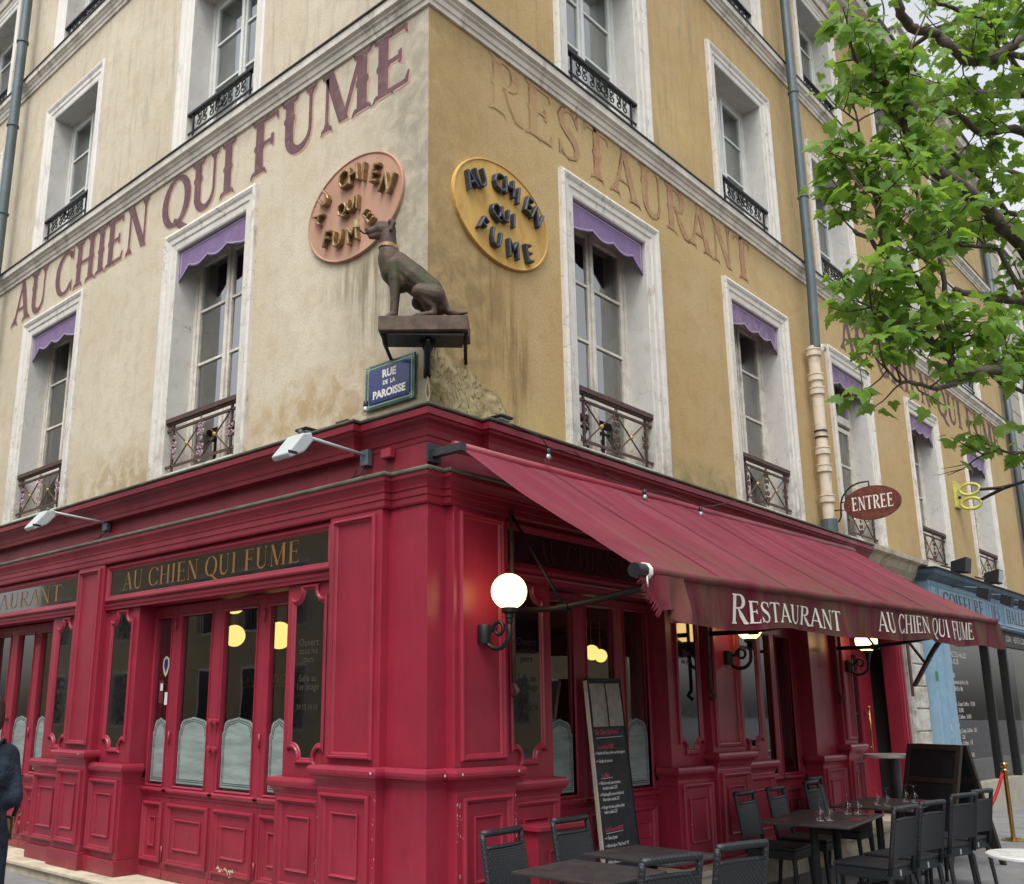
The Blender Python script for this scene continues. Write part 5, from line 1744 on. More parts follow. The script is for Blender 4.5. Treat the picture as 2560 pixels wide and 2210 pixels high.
# ------------------------------------------------------------------ oval signs
def oval(F, sgn, uc, zc, a, b, mat, matlet, lab, items, dlet, K_=0.97):
    o0 = F(uc, 0.0, zc)
    g = thing("oval_sign", lab, "oval sign", o0, group="oval name signs either side of the corner")
    n = 56
    def ring(k, d): return [(uc + a * k * math.cos(2 * PI * i / n), d, zc + b * k * math.sin(2 * PI * i / n)) for i in range(n)]
    kk = lambda t: 1 - t / a
    mb = MB(F); mb.loops([ring(1, 0.0), ring(1, 0.028), ring(kk(.006), 0.034), ring(kk(.018), 0.034), ring(kk(.024), 0.026), ring(kk(.027), 0.024)])
    L_ = ring(kk(.027), 0.024)
    mb.add(L_, [tuple(range(n))])
    mb.build("sign_plate", mat, g)
    for ch, u, z, size, rot in items:
        lm = MB(F)
        vs, fs = bfont(ch, size, extrude=dlet, bevel=0.007, offset=-0.005, align='CENTER', res=2)
        c, s = math.cos(R(rot)), math.sin(R(rot))
        out = []
        for x, y, zz in vs:
            y = (y - size * 0.36) * K_
            x *= K_ * 0.88
            out.append((u + sgn * (x * c - y * s), 0.024 + dlet + 0.007 + zz, z + x * s + y * c))
        lm.add(out, fs)
        lm.build("raised_letter", matlet, g, "letter " + ch)
sL = 0.25
oval(LF, -1, 0.925, 6.065, 0.652, 0.505, M_['ovalpink'], M_['bronze'], "terracotta oval sign with gold raised letters, left of the corner",
     [("A", 1.40, 6.11, .21, 62), ("U", 1.31, 6.28, .23, 42), ("C", 1.03, 6.37, .27, 12), ("H", .893, 6.38, .26, 5), ("I", .75, 6.345, .26, -8), ("E", .60, 6.27, .26, -16), ("N", .44, 6.11, .28, -28),
      ("Q", 1.038, 6.072, .20, 4), ("U", .918, 6.077, .20, 0), ("I", .831, 6.072, .20, -3), ("F", 1.25, 5.855, .24, -14), ("U", 1.093, 5.80, .24, -6), ("M", .89, 5.775, .24, 6), ("E", .685, 5.865, .24, 38)], 0.022)
oval(RF, 1, 0.963, 6.024, 0.68, 0.505, M_['ovalyel'], M_['navylet'], "ochre yellow oval sign with dark raised letters, right of the corner",
     [("A", .474, 6.17, .26, 30), ("U", .61, 6.24, .26, 22), ("C", .863, 6.31, .26, 8), ("H", 1.018, 6.32, .26, 0), ("I", 1.148, 6.285, .26, -8), ("E", 1.298, 6.25, .26, -18), ("N", 1.43, 6.18, .26, -30),
      ("Q", .82, 6.00, .21, 3), ("U", .95, 6.005, .21, 0), ("I", 1.074, 6.00, .21, -3), ("F", .64, 5.80, .24, -32), ("U", .822, 5.73, .26, -10), ("M", 1.06, 5.71, .26, 4), ("E", 1.282, 5.75, .26, 14)], 0.022)

# street name plate
SS = thing("street_name_plate", "blue enamel street name plate with green border above the red cornice", "street sign", (0.0, 0.41, 4.25))
mb = MB(LF); mb.box(0.108, 0.712, 0.012, 0.03, 4.055, 4.455); mb.build("plate_border", M_['signgreen'], SS, bevel=0.008)
mb = MB(LF); mb.box(0.165, 0.655, 0.0305, 0.036, 4.105, 4.405); mb.build("plate_field", M_['signblue'], SS, bevel=0.003)
mb = MB(LF)
btext(mb, LF, "RUE", 0.41, 4.315, 0.0365, 0.092, -1, align='CENTER', offset=0.004)
btext(mb, LF, "DE  LA", 0.41, 4.25, 0.0365, 0.05, -1, align='CENTER', offset=0.002)
btext(mb, LF, "PAROISSE", 0.41, 4.145, 0.0365, 0.092, -1, align='CENTER', offset=0.004)
mb.build("plate_lettering", M_['whitelet'], SS)
mb = MB(LF)
mb.frame(0.145, 0.675, 4.085, 4.425, 0.0305, [(0, 0), (0, 0.002), (0.006, 0.002), (0.006, 0)])
mb.build("white_line", M_['sticker'], SS)
for u in (0.145, 0.675):
    for z in (4.09, 4.42):
        mb = MB(LF); n = 16
        for r0, r1 in ((0.028, 0.022), (0.010, 0.0)):
            mb.loops([[(u + r * math.cos(2 * PI * i / n), 0.033, z + r * math.sin(2 * PI * i / n)) for i in range(n)] for r in (r0, max(r1, 0.001))])
        mb.build("rivet_ring", M_['sticker'], SS)

# ENTREE sign on its scroll bracket, square to the wall and hung out over the pavement
EN = thing("entrance_sign", "rusty red oval sign reading ENTREE on a black scroll bracket", "sign", (8.0, -0.02, 4.1))
def EF(u, d, z): return (8.0 - d, -0.625 - u, 4.335 + z)
n = 44
mb = MB(EF)
def er(k, d): return [(0.38 * k * math.cos(2 * PI * i / n), d, 0.235 * k * math.sin(2 * PI * i / n)) for i in range(n)]
mb.loops([er(1, -0.012), er(1, 0.010), er(.985, 0.012)]); mb.add(er(.985, 0.012), [tuple(range(n))]); mb.add(er(1, -0.012), [tuple(range(n))])
mb.build("sign_oval", M_['entree'], EN)
letters(EF, "ENTREE", -0.27, 0.28, -0.085, 0.10, 0.0135, Face(w=0.19, t=0.07, sf=0.06), 0.04).build("sign_lettering", M_['whitelet'], EN)
mb = MB()
B_ = lambda u, z: EF(u, 0, z)
mb.tube([B_(*p) for p in [(-0.02, 0.23), (-0.02, 0.30), (-0.14, 0.30), (-0.25, 0.27), (-0.33, 0.21), (-0.39, 0.13), (-0.42, 0.03), (-0.425, -0.06), (-0.43, -0.13), (-0.46, -0.19), (-0.50, -0.215), (-0.535, -0.20), (-0.55, -0.16), (-0.54, -0.12), (-0.515, -0.115)]], 0.012, 8)
mb.tube([B_(-0.43, -0.04), B_(-0.62, -0.04)], 0.010, 6)
mb.tube([B_(-0.425, 0.06), B_(-0.36, 0.06)], 0.008, 6); mb.tube([B_(-0.425, -0.05), B_(-0.36, -0.05)], 0.008, 6)
mb.build("scroll_bracket", M_['iron'], EN, smooth=True)

# ------------------------------------------------------------------ the smoking dog on its plinth
SQ = math.sqrt(0.5)
def DW(s, o, z): return (s * SQ - o * SQ, -s * SQ - o * SQ, z)
DB = thing("dog_plinth", "rusty brown wedge plinth on black iron brackets at the building corner", "plinth", DW(0, 0.1, 4.0))
mb = MB(DW); 
mb.add([(-0.385, 0.45, 4.425), (0.305, 0.45, 4.44), (0.345, 0.13, 4.44), (-0.345, 0.13, 4.425), (-0.385, 0.45, 4.545), (0.305, 0.45, 4.56), (0.345, 0.13, 4.56), (-0.345, 0.13, 4.545)],
       [(0, 3, 2, 1), (4, 5, 6, 7), (0, 1, 5, 4), (1, 2, 6, 5), (2, 3, 7, 6), (3, 0, 4, 7)])
mb.build("plinth_slab", M_['plinth'], DB, bevel=0.006)
mb = MB(DW); mb.box(-0.32, 0.28, 0.15, 0.41, 4.405, 4.424); mb.build("plinth_underside", M_['black'], DB)
mb = MB(); mb.tube([DW(0.0, 0.36, 4.40), DW(0.0, 0.32, 4.36), DW(0.0, 0.12, 4.27), DW(0.0, 0.04, 4.21)], 0.026, 8); mb.tube([DW(0.0, 0.04, 4.42), DW(0.0, 0.04, 4.19)], 0.03, 8)
mb.tube([DW(-0.05, 0.30, 4.41), DW(0.0, 0.22, 4.30)], 0.016, 6); mb.tube([DW(0.05, 0.30, 4.41), DW(0.0, 0.22, 4.30)], 0.016, 6)
mb.build("centre_bracket", M_['iron'], DB, smooth=True)
for s_, (hx, hy, hz) in ((-0.345, (-0.005, 0.42, 4.47)), (0.30, (0.46, -0.005, 4.49))):
    mb = MB(); mb.tube([DW(s_, 0.38, 4.42), DW(s_ * 0.98, 0.30, 4.38), (hx, hy, hz), (hx, hy, hz - 0.05)], 0.016, 8)
    mb.build("side_bracket", M_['iron'], DB, smooth=True)
mb = MB(); mb.tube([DW(0.0, 0.06, 4.22), DW(0.02, 0.055, 4.05), DW(0.0, 0.05, 3.95), DW(0.01, 0.10, 3.86)], 0.007, 6); mb.tube([DW(0.01, 0.06, 4.22), DW(-0.015, 0.06, 4.06), DW(0.01, 0.07, 3.98), DW(0.02, 0.10, 3.86)], 0.007, 6)
mb.build("lamp_cable", M_['wire'], DB, smooth=True)

DOG = thing("dog_statue", "weathered brown statue of a seated dog smoking a pipe, with moss on its back", "statue", DW(-0.05, 0.27, 4.55))
OC = 0.27
caps = []
def cp_(s0, o0, z0, s1, o1, z1, r0, r1): caps.append((DW(s0, OC + o0, z0), DW(s1, OC + o1, z1), r0, r1))
cp_(-0.468, 0, 5.342, -0.40, 0, 5.358, .036, .050)      # muzzle
cp_(-0.490, 0, 5.362, -0.484, 0, 5.358, .024, .024)     # nose
cp_(-0.462, 0, 5.300, -0.385, 0, 5.318, .022, .044)     # lower jaw
cp_(-0.385, 0, 5.360, -0.325, 0, 5.362, .058, .066)     # skull
cp_(-0.385, .030, 5.398, -0.355, .032, 5.402, .024, .022) # brow
cp_(-0.385, -.030, 5.398, -0.355, -.032, 5.402, .024, .022)
for q in (1, -1):
    cp_(-0.300, .056 * q, 5.405, -0.280, .072 * q, 5.385, .026, .024)
    cp_(-0.280, .072 * q, 5.385, -0.298, .080 * q, 5.325, .024, .014)
cp_(-0.325, 0, 5.335, -0.320, 0, 5.20, .066, .074)      # neck
cp_(-0.320, 0, 5.20, -0.308, 0, 5.12, .074, .096)
cp_(-0.305, 0, 5.10, -0.275, 0, 4.99, .100, .104)       # chest
cp_(-0.275, 0, 4.99, -0.220, 0, 4.91, .102, .092)
cp_(-0.245, 0, 5.06, -0.130, 0, 4.95, .104, .118)       # barrel
cp_(-0.130, 0, 4.95, 0.010, 0, 4.83, .120, .112)
cp_(0.010, 0, 4.83, 0.065, 0, 4.72, .108, .100)         # croup
for q in (1, -1):
    cp_(-0.270, .056 * q, 5.03, -0.262, .062 * q, 4.90, .062, .050)  # shoulder
    cp_(-0.262, .062 * q, 4.90, -0.262, .062 * q, 4.76, .047, .036)
    cp_(-0.262, .062 * q, 4.76, -0.268, .062 * q, 4.61, .035, .030)
    cp_(-0.268, .062 * q, 4.60, -0.312, .064 * q, 4.580, .034, .026)
    for k in (-1, 0, 1): cp_(-0.305, (.064 + .014 * k) * q, 4.578, -0.332, (.064 + .018 * k) * q, 4.572, .010, .009)
    cp_(0.045, .075 * q, 4.76, -0.070, .100 * q, 4.780, .094, .062)  # thigh
    cp_(-0.080, .105 * q, 4.785, 0.035, .100 * q, 4.66, .046, .030)  # shank
    cp_(0.035, .100 * q, 4.60, -0.085, .108 * q, 4.578, .028, .022)  # foot
    cp_(0.040, .098 * q, 4.66, 0.045, .100 * q, 4.60, .028, .026)
    for k in (-1, 0, 1): cp_(-0.085, (.108 + .015 * k) * q, 4.578, -0.115, (.108 + .018 * k) * q, 4.572, .011, .009)
cp_(0.110, 0, 4.72, 0.175, 0.01, 4.65, .046, .034)      # tail
cp_(0.175, 0.01, 4.65, 0.245, 0.10, 4.60, .032, .020)
cp_(0.245, 0.10, 4.60, 0.30, 0.16, 4.585, .018, .011)
blob("dog_body", caps, 0.0065, M_['statue'], DOG, 5)
mb = MB(); 
n = 24
ringc = []
for k, (dz, r) in enumerate(((-0.016, .0720), (-0.016, .0815), (0.016, .0790), (0.016, .070))):
    ringc.append([tuple(Vector(DW(-0.3185, OC, 5.205 + dz)) + Vector((r * math.cos(2 * PI * i / n), r * math.sin(2 * PI * i / n), 0.010 * math.cos(2 * PI * i / n - 2.3)))) for i in range(n)])
mb.loops(ringc); mb.build("collar", M_['bronze'], DOG)
for q in (1, -1):
    mb = MB(); mb.sphere(DW(-0.383, OC + 0.043 * q, 5.392), 0.0105, 10); mb.build("eye", M_['paperw'], DOG, smooth=True)
mb = MB(); mb.tube([DW(-0.475, OC + .012, 5.318), DW(-0.520, OC + .02, 5.320), DW(-0.555, OC + .02, 5.350), DW(-0.572, OC + .02, 5.372)], [.006, .007, .008, .010], 8)
mb.build("pipe_stem", M_['iron'], DOG, smooth=True)
mb = MB(); mb.lathe([(0.0, -0.02), (0.018, -0.018), (0.023, 0.0), (0.022, 0.045), (0.025, 0.05), (0.017, 0.052), (0.014, 0.02), (0.0, 0.018)], DW(-0.578, OC + .02, 5.385), 14)
mb.build("pipe_bowl", M_['pipewhite'], DOG, smooth=True, auto=40)

# ------------------------------------------------------------------ blue hair salon next door
SA = thing("hair_salon_front", "powder blue hair salon shopfront with black glass door and name panels", "shopfront", (14.8, -0.2, G0))
BP = M_['bluepaint']
mb = MB(RF); mb.box(11.08, 11.95, 0.0, 0.26, G0, 3.18); p = mb.build("pilaster", BP, SA, bevel=0.006)
for uu in (11.2, 11.55): 
    mb = MB(RF); mb.box(uu, uu + 0.03, 0.26, 0.285, 0.1, 3.1); mb.build("fillet", BP, p)
mb = MB(RF); mb.box(11.08, 18.6, 0.0, 0.30, 3.10, 3.62); fa = mb.build("fascia", BP, SA, bevel=0.004)
for a, b in ((11.15, 11.42), (11.50, 14.25), (14.36, 15.22), (15.34, 17.3), (17.4, 18.5)):
    mb = MB(RF); mb.frame(a, b, 3.14, 3.57, 0.30, [(0, -.002), (0, .012), (0.012, .02), (0.03, .014), (0.04, .0), (0.05, -.002)]); mb.build("fascia_moulding", BP, fa)
FB = Face(w=0.16, t=0.05, sf=0.06)
for t_, a, b in (("COIFFURE", 11.75, 14.02), ("DES", 14.52, 15.06), ("HALLES", 15.55, 17.1)):
    letters(RF, t_, a, b, 3.22, 3.49, 0.303, FB, 0.05).build("fascia_lettering", M_['black'], fa)
mb = MB(RF); mb.sweep([(11.06, 0.0), (11.06, 0.28), (18.6, 0.28)], [(-0.25, 3.6), (0.0, 3.605), (0.02, 3.64), (0.10, 3.68), (0.18, 3.70), (0.20, 3.76), (0.22, 3.765), (-0.25, 3.77)])
mb.build("salon_cornice", M_['bluedark'], SA)
mb = MB(RF); mb.sweep([(11.06, 0.0), (11.06, 0.28), (18.6, 0.28)], [(-0.26, 3.771), (0.225, 3.771), (0.24, 3.785), (-0.25, 3.87)])
mb.build("zinc_capping", M_['zinc'], SA)
mb = MB(RF); mb.box(11.95, 18.6, 0.0, 0.14, 2.80, 3.098); bd = mb.build("black_band", M_['black'], SA)
mb = MB(RF); btext(mb, RF, "SOIN   VENTE CONSEIL", 15.95, 2.90, 0.143, 0.17, 1, offset=0.003); mb.build("band_lettering", M_['whitelet'], bd)
for a, b in ((11.95, 14.55), (14.66, 15.75), (15.86, 18.5)):
    mb = MB(RF); mb.quad((a, 0.08, .42), (b, 0.08, .42), (b, 0.08, 2.8), (a, 0.08, 2.8)); mb.build("pane", M_['shopglass'], SA)
for a in (11.95, 14.56, 15.76, 18.5):
    mb = MB(RF); mb.box(a - 0.0, a + 0.09, 0.03, 0.15, 0.42, 2.8); mb.build("mullion", M_['black'], SA)
mb = MB(RF); mb.box(11.95, 18.6, 0.0, 0.16, G0, 0.42); mb.build("stall_riser", M_['greystone'], SA)
mb = MB(RF); mb.box(11.3, 18.5, -3.4, -3.3, 0.0, 3.1); mb.build("salon_back_wall", M_['dark'], SA)
for i_, (u_, y_) in enumerate(((12.9, -1.7), (14.2, -1.9), (16.4, -1.6))):
    g = thing("salon_chair", "dark salon chair dimly seen through the hair salon glass, number %s along" % ["one", "two", "three"][i_], "chair", RF(u_, y_, 0), group="chairs inside the hair salon")
    mb = MB(RF); mb.tube([(u_ + .3 * math.cos(a), y_ + .3 * math.sin(a), 1.0 + .12 * math.sin(a / 2)) for a in [k * PI / 9 for k in range(10)]], 0.04, 8); mb.build("curved_back", M_['black'], g, smooth=True)
    mb = MB(RF); mb.lathe([(0.26, .45), (.28, .5), (.26, .55)], (u_, y_, 0), 16); mb.lathe([(.2, .0), (.2, .03), (.03, .06), (.03, .45)], (u_, y_, 0), 12); mb.build("seat", M_['black'], g)
mb = MB(RF)
for z_ in (1.1, 1.5, 1.9, 2.3): mb.box(11.6, 18.2, -3.29, -3.05, z_, z_ + .03)
mb.build("salon_shelves", M_['cream'], SA)
mb = MB(RF)
for k in range(60):
    u_ = 11.7 + 6.4 * random.random(); z_ = random.choice((1.13, 1.53, 1.93, 2.33)); mb.box(u_, u_ + .06, -3.2, -3.12, z_, z_ + random.uniform(.1, .25))
mb.build("salon_bottles", M_['paperw'], SA, kind='stuff')
for k in range(3):
    mb = MB(RF); mb.box(12.6 + 2 * k, 13.2 + 2 * k, -2.2, -1.9, 3.02, 3.08); mb.build("added_salon_light", M_['lamp_in'], SA)  # glowing boxes added to light the salon interior, no known lamps
mb = MB(RF)
def lines(rows, u0, z0, size, step):
    z = z0
    for r_ in rows:
        if r_: btext(mb, RF, r_, u0, z, 0.083, size, 1)
        z -= step
lines(["COIFFURE DES HALLES", "  01.30.21.67.80"], 12.1, 2.48, 0.13, 0.12)
lines(["   HORAIRES", "Mardi au vendredi de 9h à 19h", "Samedi de 8h30 à 18h"], 12.12, 2.14, 0.10, 0.11)
lines(["FEMININ", "Shampooing, Coupe, Coiffure   37.50€", "Tarif Junior   32.50€", "Shampooing, Coiffure   24.00€"], 12.12, 1.78, 0.095, 0.105)
lines(["MASCULIN", "Shampooing, Coupe, Coiffure   25€", "Tarif Junior   22€", "Shampooing, Coiffure   17€", "Permanente   37€", "Mèches   à partir de 42.50€"], 12.15, 1.34, 0.095, 0.10)
lines(["JUNIOR -25 ANS"], 12.2, 0.70, 0.11, 0.1)
mb.build("price_lettering", M_['whitelet'], SA)
mb = MB(RF); mb.box(11.05, 11.16, 0.262, 0.266, 2.05, 2.19); mb.build("green_tape", M_['greentape'], SA)
mb = MB(RF); mb.frame(11.50, 11.60, 1.30, 1.38, 0.262, [(0, 0), (0, .002), (.012, .002), (.012, 0)]); btext(mb, RF, "VIGIL", 11.47, 1.18, 0.2625, 0.07, 1); mb.build("white_sticker", M_['whitelet'], SA)
for i, u in enumerate((12.35, 13.75, 14.95, 16.3)):
    g = thing("fascia_spotlight", "black fascia spotlight over the blue salon, %s from the left" % ["first", "second", "third", "fourth"][i], "spotlight", RF(u, 0.5, 3.5), group="black spotlights over the salon name")
    mb = MB(RF); mb.tube([(u, 0.30, 3.62), (u, 0.75, 3.56)], 0.016, 6); mb.build("arm", M_['bluedark'], g)
    mb = MB(RF); mb.add([(u - .09, 0.70, 3.58), (u + .09, 0.70, 3.58), (u + .09, 0.86, 3.52), (u - .09, 0.86, 3.52), (u - .09, 0.66, 3.42), (u + .09, 0.66, 3.42), (u + .09, 0.82, 3.34), (u - .09, 0.82, 3.34)], [(0, 1, 2, 3), (4, 7, 6, 5), (0, 4, 5, 1), (1, 5, 6, 2), (2, 6, 7, 3), (3, 7, 4, 0)])
    mb.build("lamp_head", M_['black'], g)
for i, (u, rot) in enumerate(((12.9, 0), (14.9, 1))):
    g = thing("site_floodlight", ["black floodlight standing on the salon cornice, facing away", "black floodlight with bright lens on the salon cornice"][i], "floodlight", RF(u, 0.25, 3.86), group="floodlights on the salon cornice")
    mb = MB(RF); mb.add([(u - .14, 0.18, 3.92), (u + .14, 0.18, 3.92), (u + .17, 0.42, 3.90), (u - .17, 0.42, 3.90), (u - .14, 0.2, 4.10), (u + .14, 0.2, 4.10), (u + .17, 0.46, 4.16), (u - .17, 0.46, 4.16)], [(0, 1, 2, 3), (4, 7, 6, 5), (0, 4, 5, 1), (1, 5, 6, 2), (2, 6, 7, 3), (3, 7, 4, 0)])
    mb.build("lamp_head", M_['black'], g, bevel=0.01)
    if i: 
        mb = MB(RF); mb.add([(u - .14, 0.43, 3.925), (u + .14, 0.43, 3.925), (u + .14, 0.465, 4.135), (u - .14, 0.465, 4.135)], [(0, 1, 2, 3)]); mb.build("lens", M_['lightgrey'], g)
    mb = MB(RF); mb.tube([(u, 0.25, 3.84), (u, 0.25, 3.93)], 0.02, 6); mb.tube([(u - .12, .22, 3.98), (u - .35, .1, 4.02)], 0.015, 6); mb.build("stand", M_['rustiron'], g)

SC = thing("scissors_sign", "giant yellow handled scissors sign projecting over the hair salon", "sign", (14.3, -0.03, 5.2))
mb = MB(RF); mb.box(14.18, 14.50, 0.0, 0.05, 5.30, 5.80); mb.build("wall_plate", M_['scissor'], SC, bevel=0.01)
def SF(d, z): return (14.3, -d, z)
mb = MB()
for cz, ph in ((5.63, 1), (5.36, -1)):
    mb.tube([SF(0.26 + 0.17 * math.cos(2 * PI * i / 20), cz + 0.105 * math.sin(2 * PI * i / 20)) for i in range(21)], 0.028, 8, cap=False)
mb.build("handle_rings", M_['scissor'], SC, smooth=True)
mb = MB(); mb.tube([SF(0.06, 5.5), SF(0.10, 5.5)], 0.03, 8); mb.tube([SF(0.42, 5.60), SF(0.80, 5.575), SF(1.9, 5.72)], [0.028, 0.034, 0.012], 6); mb.tube([SF(0.42, 5.40), SF(0.80, 5.555), SF(1.9, 5.80)], [0.028, 0.034, 0.012], 6)
mb.build("blades", M_['iron'], SC)
mb = MB(); mb.tube([(14.25, -0.82, 5.565), (14.35, -0.82, 5.565)], 0.02, 8); mb.build("pivot_screw", M_['rustiron'], SC)

# grey neighbour further along the street
NB = thing("grey_stone_building", "grey ashlar building beyond the ochre wall at the right edge", "building", (24, 0, 0))
mb = MB(RF); mb.box(19.05, 40, -10, 0.08, 0, 14); nb_ = mb.build("wall", M_['greystone'], NB)
for i in range(30):
    mb = MB(RF); mb.box(19.06, 39.9, 0.082, 0.105, 0.3 + i * 0.45, 0.3 + i * 0.45 + 0.425); mb.build("stone_course", M_['greystone'], nb_)
for fl in range(3):
    for k in range(4):
        u = 20.2 + k * 3; z = 4.3 + fl * 3.3
        mb = MB(RF); mb.frame(u, u + 1.4, z, z + 2.2, 0.105, [(0, 0), (0, .05), (.12, .05), (.12, .002)]); wf = mb.build("window", M_['white'], NB)
        mb = MB(RF); mb.quad((u + .12, .108, z + .12), (u + 1.28, .108, z + .12), (u + 1.28, .108, z + 2.08), (u + .12, .108, z + 2.08)); mb.build("pane", M_['oppwin'], wf)
mb = MB(); mb.tube([(18.95, -0.12, 0), (18.95, -0.12, 13.5)], 0.07, 10)
dp = mb.build("grey_downpipe", M_['pipe'], None, "thin grey downpipe at the joint between the ochre and grey buildings", cat="downpipe", smooth=True)

# buildings and a parked car across both streets, seen only as reflections
def opposite(name, lab, F, u0, u1, h, loc):
    b = thing(name, lab, "building", loc)
    mb = MB(F); mb.box(u0, u1, 0, 6, G0 - 0.14, h); mb.build("wall", M_['opp'], b)
    for fl in range(int(h / 3.4)):
        for k in range(int((u1 - u0) / 2.8)):
            u = u0 + 0.8 + k * 2.8; z = 1.0 + fl * 3.4
            wf = MB(F); wf.box(u - .1, u + 1.3, -0.04, -0.002, z - .1, z + 2.1)
            fo = wf.build("window", M_['white'], b)
            wf = MB(F); wf.box(u, u + .58, -0.06, -0.042, z, z + 2.0); wf.box(u + .62, u + 1.2, -0.06, -0.042, z, z + 2.0); wf.build("pane", M_['oppwin'], fo)
            if fl:
                wf = MB(F)
                wf.box(u - .1, u + 1.3, -0.25, -0.22, z + .85, z + .9)
                for q in range(10): wf.box(u - .08 + q * .15, u - .06 + q * .15, -0.25, -0.23, z, z + .85)
                wf.build("balcony_rail", M_['iron'], fo)
    mb = MB(F); mb.box(u0, u1, -0.3, 6.1, h, h + 0.3); mb.build("cornice", M_['stone'], b)
opposite("opposite_building", "cream terrace across the left street, seen only in reflections", lambda u, d, z: (-15.5 - d, u, z), -6, 40, 11.5, (-18, 10, 0))
opposite("opposite_building", "cream terrace across the right street, seen only in reflections", lambda u, d, z: (u, -24 - d, z), -2, 40, 10.5, (10, -27, 0))
CAR = thing("parked_car", "silver hatchback parked across the left street, seen in the door panes", "car", (-10.2, 3.6, G0 - .14))
mb = MB(lambda u, d, z: (-10.2 - d, 3.6 + u, G0 - .14 + z))
prof = [(-2.05, .35), (-2.05, .75), (-1.9, .95), (-1.1, 1.05), (-0.5, 1.45), (0.9, 1.50), (1.7, 1.1), (2.0, 1.0), (2.08, .6), (2.05, .3)]
secs = []
for d_, kx, kz in ((-.86, .97, .93), (-.80, 1, 1), (.80, 1, 1), (.86, .97, .93)):
    secs.append([(u * kx, d_ * (1 if z < 1.06 else .82), .3 + (z - .3) * kz) for u, z in prof])
mb.loops(secs); 
for s_ in (secs[0], secs[-1]): mb.add(s_, [tuple(range(len(s_)))])
mb.build("car_body", M_['carwhite'], CAR, smooth=True, auto=35)
mb = MB(lambda u, d, z: (-10.2 - d, 3.6 + u, G0 - .14 + z))
for q in (-1, 1): mb.add([(-0.95, q * .80, 1.08), (-0.45, q * .72, 1.40), (0.85, q * .72, 1.44), (1.5, q * .80, 1.12)], [(0, 1, 2, 3)])
mb.build("side_windows", M_['oppwin'], CAR)
for u in (-1.3, 1.35):
    for q in (-1, 1):
        mb = MB(); mb.tube([(-10.2 - q * .87, 3.6 + u, G0 + .18), (-10.2 - q * .68, 3.6 + u, G0 + .18)], .32, 18); mb.build("wheel", M_['rubber'], CAR)

# ------------------------------------------------------------------ terrace furniture
def make_chair(label):
    t = thing("wicker_chair", label, "chair", (0, 0, 0), group="black woven chairs on the terrace")
    W, D_, zs, zt = 0.46, 0.46, 0.47, 0.91
    M1 = M_['weave']
    y0 = 0.20
    def back(u, z): # recline and slight curve
        return y0 + 0.02 + (z - zs) * 0.16 - 0.02 * (1 - (u / 0.23) ** 2)
    mb = MB()
    def slab(ua, ub, za, zb, n=8, m=4, th=0.026):
        fr = [[(ua + (ub - ua) * i / n, back(ua + (ub - ua) * i / n, za + (zb - za) * j / m), za + (zb - za) * j / m) for i in range(n + 1)] for j in range(m + 1)]
        bk = [[(x, y + th, z) for x, y, z in r_] for r_ in fr]
        loop = [fr[0] + bk[0][::-1]]
        for j in range(m + 1):
            pass
        mb.loops([fr[j] + bk[j][::-1] for j in range(m + 1)])
        mb.add(fr[0] + bk[0][::-1], [tuple(range(2 * (n + 1)))]); mb.add(fr[-1] + bk[-1][::-1], [tuple(range(2 * (n + 1)))])
    slab(-0.205, 0.205, 0.52, 0.80)
    mb.build("backrest", M1, t, bevel=0.0)
    for s_ in (-1, 1):
        mb = MB(); mb.tube([(s_ * 0.212, back(.2, z) + 0.013, z) for z in (0.40, 0.55, 0.7, 0.85, 0.895)], [0.019, 0.02, 0.02, 0.019, 0.018], 8)
        mb.build("back_upright", M1, t, smooth=True)
    mb = MB(); mb.tube([(u, back(u, 0.895) + 0.013, 0.895) for u in (-0.215, -0.12, 0, 0.12, 0.215)], 0.022, 8); mb.tube([(u, back(u, 0.81) + 0.013, 0.81) for u in (-0.21, -0.12, 0, 0.12, 0.21)], 0.014, 8)
    mb.build("handle_rail", M1, t, smooth=True)
    mb = MB(); mb.box(-0.225, 0.225, -0.235, 0.215, zs - 0.03, zs); mb.build("seat", M1, t, bevel=0.012)
    mb = MB(); mb.box(-0.218, 0.218, -0.228, 0.208, zs - 0.105, zs - 0.031); mb.build("seat_apron", M1, t, bevel=0.008)
    for sx, sy in ((-1, -1), (1, -1), (-1, 1), (1, 1)):
        mb = MB(); mb.tube([(sx * 0.20, sy * 0.205, zs - 0.1), (sx * 0.212, sy * 0.225 + (0.02 if sy > 0 else 0), 0.0)], [0.021, 0.016], 8)
        mb.build("leg", M1, t, smooth=True, auto=50)
    mb = MB(); mb.box(-0.012, 0.012, 0.2082, 0.2095, zs - 0.09, zs - 0.045); mb.build("maker_tag", M_['lightgrey'], t)
    return t
CH = [(-0.24, -1.24, 5, "woven chair behind the front left table, nearest the corner pilaster"),
      (0.62, -1.14, 2, "woven chair between the meter box and the tall menu board"),
      (-0.50, -2.06, 167, "woven chair in the foreground turned towards the front left table, cut by the frame"),
      (0.24, -2.08, 168, "woven chair in the foreground just left of the long table, cut by the frame"),
      (3.58, -1.00, 4, "woven chair on the wall side at the near end of the long table"),
      (4.31, -0.97, 5, "second woven chair on the wall side of the long table"),
      (5.38, -0.88, 5, "woven chair on the wall side between the two long tables, in front of a twin"),
      (5.98, -0.66, 3, "rearmost woven chair by the wall, peeping above its twin"),
      (3.13, -2.00, 176, "nearest street side woven chair with its full back, seat and legs in view"),
      (3.74, -2.02, 173, "second street side woven chair, behind the nearest one"),
      (4.76, -1.99, 168, "third street side woven chair, beside the far long table"),
      (5.36, -1.97, 172, "last street side woven chair, in front of the folding blackboard")]
c0 = make_chair(CH[0][3])
